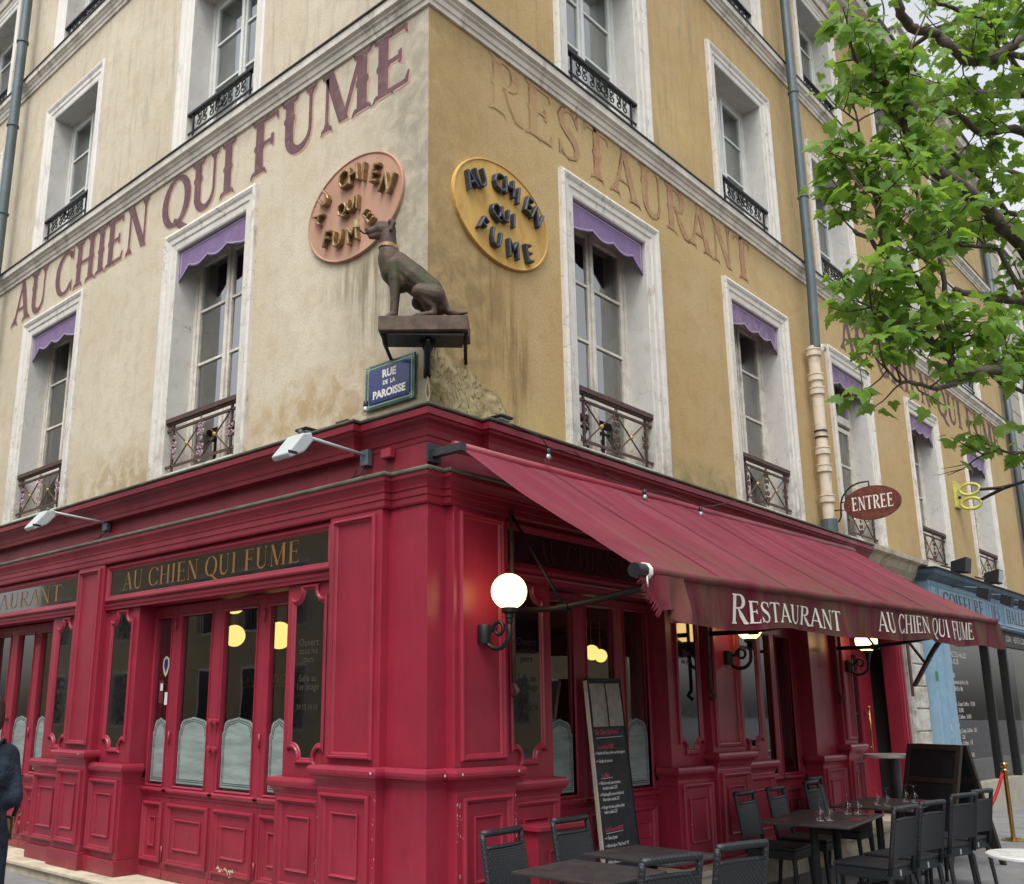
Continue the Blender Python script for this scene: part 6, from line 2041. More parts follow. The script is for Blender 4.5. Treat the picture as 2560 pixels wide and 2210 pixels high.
for i, (x, y, a, lab) in enumerate(CH):
    if i == 0:
        c0.location = (x, y, G0); c0.rotation_euler = (0, 0, R(a))
    else:
        copy_tree(c0, (x, y, G0), R(a), lab)
def make_table(x, y, L_, W_, a, label, peds):
    t = thing("terrace_table", label, "table", (x, y, G0), R(a), group="charcoal tables on the terrace")
    mb = MB(); mb.local = True; mb.box(-L_ / 2, L_ / 2, -W_ / 2, W_ / 2, 0.715, 0.735); mb.build("tabletop", M_['tabletop'], t, bevel=0.004)
    for px in peds:
        mb = MB(); mb.local = True; mb.lathe([(0.034, 0.02), (0.034, 0.70), (0.07, 0.705), (0.07, 0.714)], (px, 0, 0), 16); pd = mb.build("pedestal", M_['blackmat'], t, smooth=True, auto=40)
        mb = MB(); mb.local = True
        for q in range(4):
            c, s = math.cos(q * PI / 2 + PI / 4), math.sin(q * PI / 2 + PI / 4)
            mb.tube([(px, 0, 0.05), (px + .28 * c, .28 * s, 0.02)], [0.03, 0.018], 6)
        mb.build("table_foot", M_['blackmat'], t)
    return t
make_table(-0.30, -1.64, 0.64, 0.66, 1, "square charcoal table at the very front, left of the other tables", [0])
make_table(0.55, -1.54, 0.62, 0.66, -2, "square charcoal table in front of the tall menu board", [0])
make_table(3.50, -1.47, 1.28, 0.72, 7.6, "long charcoal table laid with glasses and napkins, nearer of the two", [-0.35, 0.35])
make_table(5.28, -1.38, 1.26, 0.74, 6, "far long charcoal table laid with glasses, beside the folding blackboard", [-0.35, 0.35])
TZ = G0 + 0.735
def wine_glass(x, y, lab, first=[None]):
    if first[0] is None:
        g = thing("wine_glass", lab, "wine glass", (x, y, TZ), group="upturned wine glasses on the tables")
        mb = MB(); mb.local = True; mb.lathe([(0.030, 0.0), (0.036, 0.03), (0.037, 0.055), (0.028, 0.085), (0.008, 0.10), (0.0045, 0.115), (0.0045, 0.155), (0.008, 0.163), (0.032, 0.168), (0.033, 0.170)], (0, 0, 0), 20)
        mb.build("glass_bowl", M_['wineglass'], g, smooth=True)
        mb = MB(); mb.local = True; mb.lathe([(0.0295, 0.0005), (0.0305, 0.0005), (0.0305, 0.0035), (0.0295, 0.0035)], (0, 0, 0), 20); mb.build("rim", M_['lightgrey'], g)
        first[0] = g
        return g
    return copy_tree(first[0], (x, y, TZ), 0, lab)
for x, y, l in ((3.232, -1.55, "upturned wine glass at the near end of the long table, left of its pair"), (3.30, -1.60, "upturned wine glass at the near end of the long table, right of its pair"),
                (3.94, -1.51, "upturned wine glass at the far end of the nearer long table, left of its pair"), (3.98, -1.59, "upturned wine glass at the far end of the nearer long table, right of its pair"),
                (4.98, -1.40, "upturned wine glass near the middle of the far long table, left of its pair"), (4.96, -1.50, "upturned wine glass near the middle of the far long table, right of its pair"),
                (5.58, -1.47, "upturned wine glass nearest the folding blackboard, left of its pair"), (5.54, -1.57, "upturned wine glass nearest the folding blackboard, right of its pair")):
    wine_glass(x, y, l)
NP = [(3.05, -1.30, 10, "burgundy napkin on the left corner of the nearer long table"), (3.90, -1.26, 10, "burgundy napkin behind the glasses of the nearer long table"), (3.50, -1.75, 10, "burgundy napkin under a fork at the front edge of the nearer long table"),
      (4.02, -1.66, 8, "burgundy napkin on the right end of the nearer long table"), (4.83, -1.20, 8, "burgundy napkin on the left end of the far long table"), (5.32, -1.62, 8, "burgundy napkin under a fork at the front of the far long table"), (5.76, -1.58, 8, "burgundy napkin at the far right end of the tables")]
for i, (x, y, a, l) in enumerate(NP):
    g = thing("napkin", l, "napkin", (x, y, TZ), R(a), group="folded burgundy napkins")
    mb = MB(); mb.local = True; mb.box(-0.12, 0.12, -0.045, 0.045, 0.001, 0.004); mb.box(-0.118, 0.118, -0.043, 0.02, 0.0042, 0.006); mb.build("folded_paper", M_['napkin'], g)
for i, (x, y, a, l) in enumerate(((3.44, -1.70, 150, "steel fork on the nearer long table, near its middle"), (3.90, -1.64, 150, "steel fork on the right end of the nearer long table"), (5.30, -1.60, 150, "steel fork in the middle of the far long table"), (5.78, -1.50, 150, "steel fork at the far end of the far long table"))):
    g = thing("fork", l, "fork", (x, y, TZ + .007), R(a), group="forks laid on napkins")
    mb = MB(); mb.local = True; mb.box(-0.10, 0.03, -0.0045, 0.0045, 0.0, 0.003); mb.box(0.03, 0.05, -0.012, 0.012, 0.0, 0.003)
    for q in range(4): mb.box(0.05, 0.085, -0.012 + q * 0.0068, -0.009 + q * 0.0068, 0.0, 0.003)
    mb.build("fork_metal", M_['steel'], g)
# white round table, cut by the frame
g = thing("white_round_table", "round white tabletop at the bottom right edge of the picture", "table", (2.20, -3.38, G0))
mb = MB(); mb.lathe([(0.0, 0.715), (0.27, 0.715), (0.285, 0.722), (0.285, 0.735), (0.275, 0.742), (0.0, 0.742)], (2.20, -3.38, G0), 40); mb.build("tabletop", M_['marble'], g, smooth=True, auto=30)
mb = MB(); mb.lathe([(0.2, 0.0), (0.2, 0.02), (0.03, 0.04), (0.03, 0.714)], (2.20, -3.38, G0), 20); mb.build("pedestal", M_['blackmat'], g, smooth=True, auto=40)
g = thing("high_round_table", "high round marble topped table on a dark pole by the side entrance", "table", (7.35, -0.80, G0))
mb = MB(); mb.lathe([(0.0, 1.09), (0.34, 1.09), (0.36, 1.10), (0.36, 1.12), (0.35, 1.13), (0.0, 1.13)], (7.35, -0.80, G0), 40); mb.build("tabletop", M_['marble'], g, smooth=True, auto=30)
mb = MB(); mb.lathe([(0.22, 0.0), (0.22, 0.02), (0.045, 0.05), (0.045, 1.089)], (7.35, -0.80, G0), 20); mb.build("pole", M_['pipe'], g, smooth=True, auto=40)

# leaning menu board
MBD = thing("menu_board", "tall narrow chalk menu board leaning between the shop windows, handwritten in pink and white", "menu board", (1.95, -0.5, G0))
TLc, TRc = Vector((1.745, -0.23, 1.845)), Vector((2.26, -0.23, 1.855))
BLc, BRc = Vector((1.60, -0.47, 0.20)), Vector((2.13, -0.47, 0.20))
nrm = (TRc - TLc).cross(BLc - TLc).normalized()
if nrm.y > 0: nrm = -nrm
def BF(u, d, z):   # u 0..1 left-right, z 0..1 bottom-top, d out
    a = BLc.lerp(BRc, u); b = TLc.lerp(TRc, u)
    return tuple(a.lerp(b, z) + nrm * d)
mb = MB(BF); mb.box(0, 1, -0.02, 0, 0, 1); mb.build("slate_panel", M_['chalk'], MBD)
mb = MB(BF); mb.box(-0.03, 0.0, -0.025, 0.006, -0.0, 1.0); mb.build("side_strip", M_['cream'], MBD)
mb = MB(BF); mb.box(-0.03, 1.012, -0.025, 0.010, 1.0, 1.012); mb.box(1.0, 1.012, -0.025, 0.006, 0, 1.0); mb.build("top_strip", M_['black'], MBD)
for a, b in ((0.06, 0.50), (0.54, 0.96)):
    mb = MB(BF)
    n_ = 6
    mb.loops([[(a + (b - a) * i / n_, 0.004 + 0.003 * math.sin(i * 2.1 + j), 0.765 + 0.22 * j / 4) for i in range(n_ + 1)] for j in range(5)], closed=False)
    mb.build("menu_sheet", M_['paper'], MBD, smooth=True)
wb = 0.52; hb = 1.66
def chalk(text, x, z, size, mat, name):
    vs, fs = bfont(text, size, shear=0.25, space=0.82, res=1, offset=0.0006)
    mb = MB(BF); mb.add([(x + vx * 0.82 / wb, 0.0025, z + vy / hb) for vx, vy, vz in vs], fs); mb.build("chalk_writing", mat, MBD, name)
W_, P_ = M_['whitechalk'], M_['pinkchalk']
for tx, x, z, s_, m in [("\"Au Chien Qui Fume\"", 0.07, 0.725, 0.062, P_), ("Les entrées 9.50€", 0.12, 0.655, 0.050, P_), ("~> Ravioles de Royan, crème aux champignons", 0.03, 0.628, 0.036, W_), ("~> Gravlax de saumon", 0.03, 0.588, 0.040, W_),
                        ("Les Plats", 0.14, 0.515, 0.052, P_), ("~> Filet de merlu, sauce vin blanc,", 0.04, 0.482, 0.038, W_), ("riz maison salade 22€", 0.14, 0.458, 0.038, W_), ("~> Picanha grillée sauce chimichurri,", 0.04, 0.428, 0.038, W_), ("frites maison salade 22€", 0.12, 0.404, 0.038, W_),
                        ("~> Burger du chien qui fume, frites", 0.04, 0.368, 0.038, W_), ("maison, salade 22€", 0.12, 0.345, 0.038, W_), ("Les Desserts 8.50€", 0.10, 0.262, 0.050, P_), ("~> Tarte du jour", 0.06, 0.225, 0.040, W_), ("~> Brioche façon \"Pain Perdu\" 9€", 0.05, 0.190, 0.038, W_),
                        ("Huîtres Fine de Claire N°3", 0.08, 0.115, 0.040, W_), ("x 6  14€", 0.22, 0.085, 0.040, W_)]:
    chalk(tx, x, z, s_, m, None)
mb = MB(BF)
for z_, a, b in ((0.707, 0.1, 0.9), (0.508, 0.14, 0.45), (0.252, 0.12, 0.6), (0.15, 0.1, 0.9)): mb.add([(a, 0.003, z_), (b, 0.003, z_ + 0.004), (b, 0.003, z_ + 0.0065), (a, 0.003, z_ + 0.0025)], [(0, 1, 2, 3)])
mb.build("chalk_line", W_, MBD)

# folding blackboard
AB = thing("folding_blackboard", "black double sided folding pavement blackboard standing behind the far tables", "blackboard", (6.95, -1.45, G0))
e_ = Vector((0.42, 0.907, 0)); f_ = Vector((0.907, -0.42, 0))
T_ = Vector((6.93, -1.42, G0))
def ab_panel(sgn, nm):
    def PF(u, d, z):
        base = T_ + e_ * u + f_ * (sgn * (0.04 + 0.36 * (1 - z / 1.27)))
        return tuple(base + Vector((0, 0, z)) + (f_ * sgn) * d)
    mb = MB(PF); H = 1.27; w2 = 0.37
    mb.box(-w2, -w2 + 0.06, -0.02, 0.02, 0, H); mb.box(w2 - 0.06, w2, -0.02, 0.02, 0, H); mb.box(-w2 + .06, w2 - .06, -0.02, 0.02, H - 0.06, H); mb.box(-w2 + .06, w2 - .06, -0.02, 0.02, 0.16, 0.22); mb.box(-w2 + .06, w2 - .06, -0.018, 0.018, 0.86, 0.91)
    p = mb.build(nm, M_['slatewood'], AB, bevel=0.003)
    mb = MB(PF); mb.box(-w2 + .06, w2 - .06, -0.012, 0.010, 0.22, 0.86); mb.box(-w2 + .06, w2 - .06, -0.012, 0.010, 0.91, H - .06); mb.build("slate_face", M_['chalk'], p)
ab_panel(-1, "front_panel"); ab_panel(1, "rear_panel")
# brass rope barrier
def stanchion(x, y, lab):
    g = thing("rope_stanchion", lab, "stanchion", (x, y, G0), group="brass rope stanchions")
    mb = MB(); mb.lathe([(0.0, 0.0), (0.15, 0.0), (0.15, 0.01), (0.10, 0.03), (0.03, 0.045), (0.0, 0.045)], (x, y, G0), 24); mb.build("base", M_['brass'], g, smooth=True, auto=40)
    mb = MB(); mb.lathe([(0.028, 0.03), (0.028, 0.84), (0.045, 0.845), (0.048, 0.87), (0.03, 0.88), (0.022, 0.90)], (x, y, G0), 16); mb.build("post", M_['brass'], g, smooth=True, auto=40)
    mb = MB(); mb.sphere((x, y, G0 + 0.945), 0.045, 16); mb.build("ball_finial", M_['brass'], g, smooth=True)
stanchion(9.50, -1.44, "brass rope stanchion with ball top in front of the salon window")
stanchion(8.35, -0.95, "brass rope stanchion hidden behind the folding blackboard")
mb = MB(); pts = []
a_, b_ = Vector((9.45, -1.42, G0 + 0.84)), Vector((8.40, -0.97, G0 + 0.84))
for i in range(17):
    t = i / 16; p = a_.lerp(b_, t); p.z -= 0.52 * (1 - (2 * t - 1) ** 2); pts.append(p)
mb.tube(pts, 0.02, 8); mb.build("barrier_rope", M_['redrope'], None, "sagging red rope hooked to the brass stanchion", cat="rope", smooth=True)

LIMBS=[
 (0.062,0.03,[(2.21,-4.07,4.19),(1.77,-3.9,4.64),(1.5,-3.82,4.79),(1.23,-3.73,4.91),(0.99,-3.64,4.97),(0.81,-3.62,5.04),(0.63,-3.6,5.08),(0.58,-3.6,5.23),(0.46,-3.63,5.26)]),
 (0.05,0.03,[(2.91,-4.35,6.32),(2.21,-4.23,6.37),(1.84,-4.08,6.21),(1.67,-4.0,6.07),(1.48,-3.9,5.95),(1.28,-3.82,5.89),(1.1,-3.78,5.89),(1.03,-3.73,5.98),(0.84,-3.67,5.93),(0.78,-3.62,5.97),(0.63,-3.62,6.0),(0.59,-3.63,6.15)]),
 (0.04,0.02,[(3.16,-4.08,5.67),(2.49,-3.89,5.87),(2.24,-3.76,5.81),(2.03,-3.67,5.76),(1.85,-3.64,5.79),(1.75,-3.55,5.83)]),
 (0.05,0.022,[(2.21,-4.07,4.19),(1.83,-3.85,4.29),(1.62,-3.76,4.26),(1.52,-3.67,4.28),(1.29,-3.57,4.28)]),
 (0.05,0.02,[(1.74,-4.06,3.88),(1.34,-3.89,3.75),(1.16,-3.81,3.64),(0.95,-3.72,3.58),(0.76,-3.66,3.58),(0.68,-3.61,3.65),(0.5,-3.59,3.71),(0.43,-3.53,3.76),(0.26,-3.49,3.74),(0.2,-3.44,3.78)]),
 (0.03,0.012,[(0.68,-3.61,3.65),(0.67,-3.63,3.77),(0.53,-3.58,4.02),(0.34,-3.56,4.11),(0.26,-3.49,4.16),(0.18,-3.43,4.26),(0.1,-3.37,4.32)]),
 (0.022,0.01,[(0.71,-3.64,3.65),(0.61,-3.68,4.07),(0.67,-3.66,4.29),(0.62,-3.66,4.4)]),
 (0.016,0.006,[(0.26,-3.49,4.16),(0.07,-3.51,4.38),(-0.01,-3.47,4.51),(-0.08,-3.43,4.62)]),
 (0.014,0.006,[(0.35,-3.48,4.3),(0.24,-3.46,4.59),(0.15,-3.46,4.84),(0.08,-3.46,5.04)]),
 (0.012,0.005,[(0.75,-3.56,4.62),(0.61,-3.59,4.7),(0.54,-3.59,4.89),(0.49,-3.58,5.0)]),
 (0.02,0.008,[(0.76,-3.66,3.56),(0.65,-3.65,3.45),(0.48,-3.6,3.39),(0.29,-3.54,3.39),(0.22,-3.48,3.4),(0.06,-3.47,3.44)]),
 (0.014,0.006,[(0.3,-3.53,3.72),(0.13,-3.5,3.72),(0.07,-3.45,3.78),(-0.0,-3.39,3.83)]),
 (0.012,0.006,[(1.51,-3.87,3.21),(1.33,-3.82,3.14),(1.28,-3.76,3.13),(1.21,-3.69,3.15),(1.16,-3.63,3.13)]),
 (0.028,0.014,[(0.58,-3.6,5.23),(0.41,-3.59,5.31),(0.23,-3.56,5.29),(0.16,-3.51,5.36),(0.11,-3.47,5.45)]),
 (0.012,0.005,[(0.52,-3.6,5.4),(0.52,-3.65,5.54),(0.54,-3.72,5.69),(0.57,-3.83,5.91)]),
 (0.01,0.005,[(0.36,-3.55,5.33),(0.32,-3.58,5.54),(0.29,-3.62,5.75)]),
 (0.03,0.015,[(3.16,-4.08,5.67),(2.67,-4.04,6.16),(2.36,-3.93,6.35),(2.11,-3.88,6.55),(1.83,-3.76,6.61),(1.58,-3.64,6.6)]),
 (0.03,0.015,[(2.44,-4.04,4.27),(2.34,-3.91,5.06),(2.18,-3.76,5.12),(2.07,-3.7,5.28),(1.97,-3.63,5.42),(1.74,-3.57,5.48),(1.63,-3.46,5.49)]),
 (0.02,0.01,[(1.83,-3.85,4.29),(1.66,-3.78,4.62),(1.45,-3.7,4.6),(1.34,-3.6,4.63),(1.29,-3.56,4.7)]),
 (0.02,0.01,[(1.16,-3.81,3.64),(1.14,-3.76,3.58),(1.23,-3.84,3.52),(1.45,-3.92,3.51)]),
]
# ------------------------------------------------------------------ maple tree over the terrace
TR = thing("maple_tree", "maple with fresh green leaves and gnarled branches reaching in from the right", "tree", (2.85, -4.75, G0 - .14))
rt = random.Random(5)
mb = MB()
mb.tube([(2.85, -4.75, G0 - .2), (2.86, -4.72, 1.0), (2.83, -4.66, 2.4), (2.86, -4.55, 3.4), (2.72, -4.40, 3.9), (2.95, -4.45, 5.0), (3.05, -4.42, 6.2), (3.0, -4.4, 7.2), (2.9, -4.4, 8.0)], [0.20, 0.16, 0.14, 0.135, 0.11, 0.09, 0.07, 0.045, 0.02], 14)
LIMB_ROOT = {0: (2.74, -4.42, 3.85), 1: (3.04, -4.42, 5.9), 2: (2.98, -4.45, 5.3), 3: (2.74, -4.42, 3.85), 4: (2.80, -4.55, 3.55), 16: (2.98, -4.45, 5.4), 17: (2.8, -4.41, 4.2)}
limbs = []
LIMBS = [(a * .86, b * .86, c) for a, b, c in LIMBS]
for i, (r0, r1, pts) in enumerate(LIMBS):
    P = [Vector(p) for p in pts]
    if i in LIMB_ROOT: P = [Vector(LIMB_ROOT[i])] + P
    # wobble and knots
    Q, Rr = [], []
    for k in range(len(P) - 1):
        for s in range(3):
            t = s / 3
            a = P[max(0, k - 1)]; b = P[k]; c = P[k + 1]; d = P[min(len(P) - 1, k + 2)]
            q = 0.5 * ((2 * b) + (c - a) * t + (2 * a - 5 * b + 4 * c - d) * t * t + (3 * b - a - 3 * c + d) * t ** 3)
            Q.append(q + Vector((rt.gauss(0, .006), rt.gauss(0, .006), rt.gauss(0, .006))))
            f = (k + t) / (len(P) - 1)
            Rr.append((r0 + (r1 - r0) * f) * rt.uniform(0.9, 1.18))
    Q.append(P[-1]); Rr.append(r1 * 1.2)
    limbs.append((Q, Rr))
    mb.tube(Q, Rr, 8)
mb.tube([(0.58, -3.6, 5.16), (0.57, -3.6, 5.24), (0.53, -3.6, 5.30)], [0.05, 0.075, 0.03], 8)
mb.build("trunk", M_['bark'], TR, smooth=True)
# off-frame crown limbs
extra = []
for i in range(14):
    a = rt.uniform(0, 2 * PI); 
    z0 = rt.uniform(4.2, 7.4)
    p = Vector((2.9, -4.45, z0)); P = [p.copy()]
    d = Vector((math.cos(a), math.sin(a), rt.uniform(0.1, 0.8)))
    if d.x < -0.2 and d.y > -0.1: d.y = -abs(d.y)
    for k in range(6):
        p = p + d.normalized() * 0.36
        d += Vector((rt.gauss(0, .2), rt.gauss(0, .2), rt.gauss(0, .15)))
        P.append(p.copy())
    extra.append(P)
mb = MB()
for P in extra: mb.tube(P, [0.05 - 0.006 * k for k in range(len(P))], 6)
mb.build("upper_limbs", M_['bark'], TR, smooth=True)

TIPS = []      # (point, direction)
tw = MB()
def twig(p, d, L, r, depth=0):
    n = 5
    P = [p.copy()]
    q = p.copy()
    d = d.normalized()
    for k in range(n):
        d = (d + Vector((rt.gauss(0, .14), rt.gauss(0, .14), rt.gauss(0, .12) + 0.05))).normalized()
        q = q + d * (L / n)
        P.append(q.copy())
        if k >= 1: TIPS.append((q.copy(), d.copy(), k == n - 1))
    tw.tube(P, [r * (1 - 0.6 * k / n) for k in range(n + 1)], 5, cap=False)
    if depth < 1 and L > 0.25:
        for k in (2, 3):
            dd = (d + Vector((rt.gauss(0, .7), rt.gauss(0, .7), rt.gauss(0, .5)))).normalized()
            twig(P[k], dd, L * 0.55, r * 0.6, depth + 1)
NTW = {0: 9, 1: 8, 2: 7, 3: 4, 4: 9, 5: 7, 6: 3, 7: 6, 8: 6, 9: 4, 10: 6, 11: 5, 12: 4, 13: 8, 14: 2, 15: 2, 16: 7, 17: 8, 18: 5, 19: 4}
for i, (Q, Rr) in enumerate(limbs):
    for k in range(int(NTW.get(i, 6) * 1.45)):
        f = rt.uniform(0.15, 1.0)
        idx = min(len(Q) - 1, int(f * (len(Q) - 1)))
        d = Vector((rt.gauss(-.1, .8), rt.gauss(0.1, .8), rt.gauss(0.25, .7)))
        twig(Q[idx], d, rt.uniform(0.16, 0.36), 0.006)
    twig(Q[-1], (Q[-1] - Q[-3]) + Vector((0, 0, .05)), rt.uniform(0.15, 0.28), 0.006)
for P in extra:
    for k in range(7):
        idx = rt.randrange(1, len(P))
        twig(P[idx], Vector((rt.gauss(0, .8), rt.gauss(0, .8), rt.gauss(0.2, .7))), rt.uniform(0.25, 0.5), 0.006)
tw.build("twigs", M_['twig'], TR, smooth=True, kind='stuff')

LEAF_OUT = [(0.0, 0.0), (0.12, -0.10), (0.30, -0.14), (0.36, -0.03), (0.52, 0.02), (0.44, 0.14), (0.60, 0.34), (0.42, 0.34), (0.34, 0.42), (0.26, 0.42), (0.28, 0.62), (0.16, 0.66), (0.10, 0.84), (0.0, 1.0)]
LEAF_OUT = LEAF_OUT + [(-x, y) for x, y in LEAF_OUT[-2:0:-1]]
def leaf_geo(size, M, fold, curl):
    vs = [M @ Vector((0, 0.32 * size, 0.0))]
    for x, y in LEAF_OUT:
        z = -fold * abs(x) * size - curl * (y ** 2) * size
        vs.append(M @ Vector((x * size, y * size, z)))
    n = len(LEAF_OUT)
    return vs, [(0, 1 + i, 1 + (i + 1) % n) for i in range(n)]
leaves = []
camp = Vector(cam.location)
for p, d, end in TIPS:
    for q in range(rt.choice((2, 3, 3)) if end else rt.choice((0, 1, 1, 2))):
        out = (d * 0.5 + Vector((rt.gauss(0, 1), rt.gauss(0, 1), rt.gauss(-0.05, .5)))).normalized()
        pet = rt.uniform(0.03, 0.09)
        base = p + out * pet
        drop = Vector((out.x, out.y, out.z - rt.uniform(0.3, 1.1))).normalized()
        nrm_ = Vector((rt.gauss(-.3, .8), rt.gauss(-.2, .8), .8)); nrm_ = (nrm_ - drop * nrm_.dot(drop)).normalized()
        xax = drop.cross(nrm_)
        Mx = Matrix((xax, drop, nrm_)).transposed().to_4x4()
        Mx.translation = base
        young = end and rt.random() < 0.5
        leaves.append(((base - camp).length, Mx, (rt.uniform(0.045, 0.075) if young else rt.uniform(0.065, 0.115)), rt.uniform(0.1, 0.6), rt.uniform(0.0, 0.4), young, p.copy(), base))
def in_view(v):
    # only used to decide which leaves become single objects
    d = v - camp
    f = Vector((math.cos(R(YAW)) * math.cos(R(PITCH)), math.sin(R(YAW)) * math.cos(R(PITCH)), math.sin(R(PITCH))))
    r_ = f.cross(Vector((0, 0, 1))).normalized(); u_ = r_.cross(f)
    w = d.dot(f)
    return w > 0 and d.dot(r_) / w < 0.60 and -0.44 < d.dot(u_) / w < 0.5
leaves = [l for l in leaves if l[7].z > 3.26 - 0.14 * max(0, l[7].x - 0.5) or (l[7].z > 3.05 and rt.random() < 0.06)]
leaves.sort(key=lambda l: (not in_view(l[7]), l[0] / (l[2])))
shared = {}
for yg in (False, True):
    for k in range(4):
        me = bpy.data.meshes.new("leaf")
        vs, fs = leaf_geo(1.0, Matrix.Identity(4), [0.15, 0.3, 0.45, 0.6][k], [0.1, 0.3, 0.0, 0.2][k])
        me.from_pydata([tuple(v) for v in vs], [], fs)
        me.materials.append(M_['leafy'] if yg else M_['leaf'])
        shared[(yg, k)] = me
inv = world_of(TR).inverted()
for l in leaves[:300]:
    o = bpy.data.objects.new("leaf", shared[(l[5], rt.randrange(4))])
    coll.objects.link(o)
    o.parent = TR
    o.matrix_local = inv @ l[1] @ Matrix.Scale(l[2], 4)
for yg in (False, True):
    mb = MB()
    for l in leaves[300:]:
        if l[5] == yg:
            vs, fs = leaf_geo(l[2], l[1], l[3], l[4]); mb.add([tuple(v) for v in vs], fs)
    # built without welding so every leaf stays its own island
    me = bpy.data.meshes.new("crown"); me.from_pydata([tuple(inv @ Vector(v)) for v in mb.v], [], mb.f); me.materials.append(M_['leafy'] if yg else M_['leaf'])
    o = bpy.data.objects.new("crown", me); coll.objects.link(o); o.parent = TR; o['kind'] = 'stuff'
mb = MB()
for l in leaves: mb.add([tuple(l[6]), tuple(l[6] + Vector((0.0018, 0, 0))), tuple(l[7] + Vector((0.0012, 0, 0))), tuple(l[7])], [(0, 1, 2, 3)])
o = mb.build("leaf_stalks", M_['twig'], TR, kind='stuff')
print("LEAVES", len(leaves))
# yellow-green flower clusters
mb = MB()
for c in ((0.50, -3.50, 5.02), (0.44, -3.52, 4.95), (0.62, -3.62, 4.42), (0.05, -3.46, 3.78), (0.60, -3.50, 4.62)):
    for k in range(26):
        mb.sphere((c[0] + rt.gauss(0, .045), c[1] + rt.gauss(0, .045), c[2] + rt.gauss(0, .05)), 0.008, 6)
mb.build("blossom_clusters", M_['leafy'], TR, kind='stuff')

# ------------------------------------------------------------------ passer-by at the left edge
PX, PY = -2.76, 1.05
PE = thing("person", "person in navy jacket walking past the shopfront, cut by the left edge", "person", (PX, PY, G0))
def pw(x, y, z): return (PX + x, PY + y, G0 + z)
sk = []
def pc(a, b, ra, rb): sk.append((pw(*a), pw(*b), ra, rb))
pc((0, .01, 1.62), (0, .02, 1.56), .088, .078); pc((0, .06, 1.53), (0, .05, 1.52), .052, .05); pc((0, 0, 1.50), (0, 0, 1.38), .052, .056)
pc((0, .115, 1.575), (0, .10, 1.585), .013, .016)   # nose
pc((-.088, 0, 1.57), (-.088, 0, 1.60), .016, .016); pc((.088, 0, 1.57), (.088, 0, 1.60), .016, .016)
pc((-.12, 0, 1.34), (.12, 0, 1.34), .075, .075); pc((-.05, 0, 1.25), (.05, 0, 1.25), .12, .12); pc((0, 0, 1.2), (0, 0, 1.0), .14, .12); pc((-.06, 0, .92), (.06, 0, .92), .115, .115)
for q, st in ((-1, .22), (1, -.12)):
    pc((q * .09, 0, .88), (q * .095, st * .5, .48), .085, .058); pc((q * .095, st * .5, .48), (q * .095, st * .7 - .04, .10), .054, .036)
    pc((q * .095, st * .7 - .04, .05), (q * .10, st * .7 + .12, .035), .04, .03)
pc((.15, 0, 1.36), (.165, -.10, 1.13), .05, .042); pc((.165, -.10, 1.13), (.15, .15, 1.06), .038, .028)
pc((-.17, 0, 1.36), (-.24, -.02, 1.09), .05, .042); pc((-.24, -.02, 1.09), (-.16, .2, 1.05), .038, .028)
for q, hx in ((1, .16), (-1, -.16)):
    y0 = .15 if q == 1 else .2
    z0 = 1.04 if q == 1 else 1.05
    pc((hx, y0, z0), (hx - q * .02, y0 + .06, z0), .026, .028)
    for k in range(4): pc((hx - q * .02, y0 + .07, z0 + .022 - .014 * k), (hx - q * .035, y0 + .125 - .006 * abs(k - 1), z0 + .016 - .013 * k), .009, .007)
    pc((hx - q * .02, y0 + .03, z0 + .028), (hx - q * .03, y0 + .08, z0 + .045), .010, .008)
blob("body", sk, 0.011, M_['skin'], PE, 4)
jk = [(pw(-.125, 0, 1.36), pw(.125, 0, 1.36), .092, .092), (pw(-.06, 0, 1.26), pw(.06, 0, 1.26), .145, .145), (pw(-.03, 0, 1.2), pw(.03, 0, 0.95), .155, .150), (pw(-.06, 0, .90), pw(.06, 0, .90), .135, .135),
      (pw(.15, 0, 1.375), pw(.165, -.10, 1.13), .066, .056), (pw(.165, -.10, 1.13), pw(.15, .08, 1.07), .056, .048), (pw(-.165, 0, 1.375), pw(-.25, -.02, 1.09), .072, .066), (pw(-.25, -.02, 1.09), pw(-.19, .12, 1.05), .06, .05)]
blob("jacket", jk, 0.012, M_['navy'], PE, 3)
tr_ = [(pw(-.05, 0, .90), pw(.05, 0, .90), .13, .13)]
for q, st in ((-1, .22), (1, -.12)):
    tr_ += [(pw(q * .09, 0, .88), pw(q * .095, st * .5, .48), .105, .078), (pw(q * .095, st * .5, .48), pw(q * .095, st * .7 - .04, .09), .074, .06)]
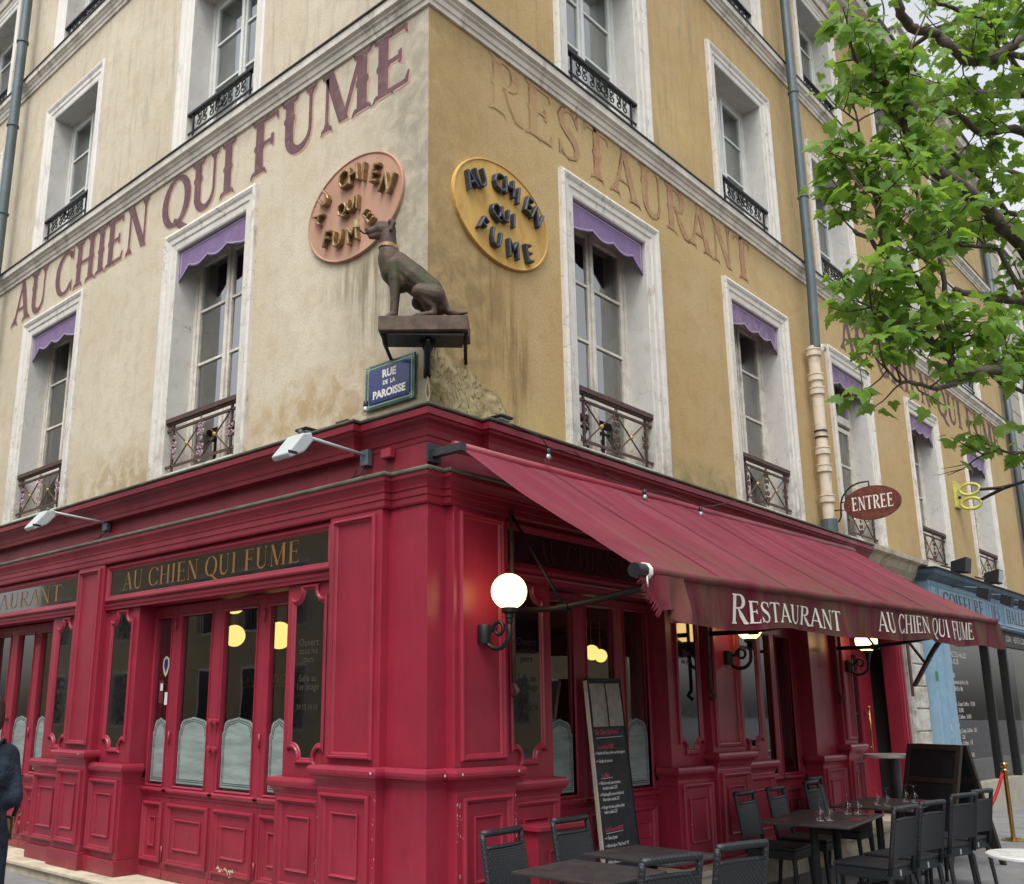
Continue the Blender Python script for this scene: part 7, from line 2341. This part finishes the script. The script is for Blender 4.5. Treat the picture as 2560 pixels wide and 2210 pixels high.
blob("trousers", tr_, 0.012, M_['denim'], PE, 3)
blob("hair", [(pw(0, -.01, 1.66), pw(0, -.04, 1.58), .092, .085), (pw(0, -.06, 1.56), pw(0, -.05, 1.50), .06, .05)], 0.011, M_['hair'], PE, 3)
for q, st in ((-1, .22), (1, -.12)):
    blob("shoe", [(pw(q * .095, st * .7 - .06, .05), pw(q * .10, st * .7 + .14, .04), .052, .042)], 0.012, M_['black'], PE, 2)
for q in (-1, 1):
    mb = MB(); mb.sphere(pw(q * .033, .088, 1.61), .011, 8); mb.build("eye", M_['paperw'], PE, smooth=True)
BG = thing("shoulder_bag", "tan leather bag with a dark strap at the hip of the passer-by", "bag", pw(.18, .14, .78))
mb = MB(lambda u, d, z: pw(.15 + u, .12 + d, .88 + z)); mb.box(-.05, .05, -.16, .16, -.13, .13); mb.build("bag_body", M_['tan'], BG, bevel=0.03)
mb = MB(lambda u, d, z: pw(.15 + u, .12 + d, .88 + z)); mb.box(.051, .058, -.165, .165, .0, .135); mb.build("bag_flap", M_['tan'], BG, bevel=0.003)
mb = MB(); mb.tube([pw(.22, .02, .98), pw(.25, .02, 1.08), pw(.22, .0, 1.25), pw(.1, -.02, 1.47), pw(0, -.12, 1.4)], 0.014, 6); mb.build("strap", M_['black'], BG, smooth=True)
mb = MB(); mb.tube([pw(.255 + .02 * math.cos(a), .02 + 0.0, 1.03 + .02 * math.sin(a)) for a in [i * 2 * PI / 12 for i in range(13)]], 0.005, 6); mb.build("buckle_ring", M_['brass'], BG, smooth=True)
mb = MB(); mb.add([pw(.05, .16, 1.07), pw(.26, .10, 1.075), pw(.28, .26, 1.085), pw(.07, .32, 1.08), pw(.05, .16, 1.082), pw(.26, .10, 1.087), pw(.28, .26, 1.097), pw(.07, .32, 1.092)], [(0, 3, 2, 1), (4, 5, 6, 7), (0, 1, 5, 4), (1, 2, 6, 5), (2, 3, 7, 6), (3, 0, 4, 7)])
mb.build("folded_paper", M_['paperw'], None, "folded white paper held over the arm of the passer-by", cat="paper")
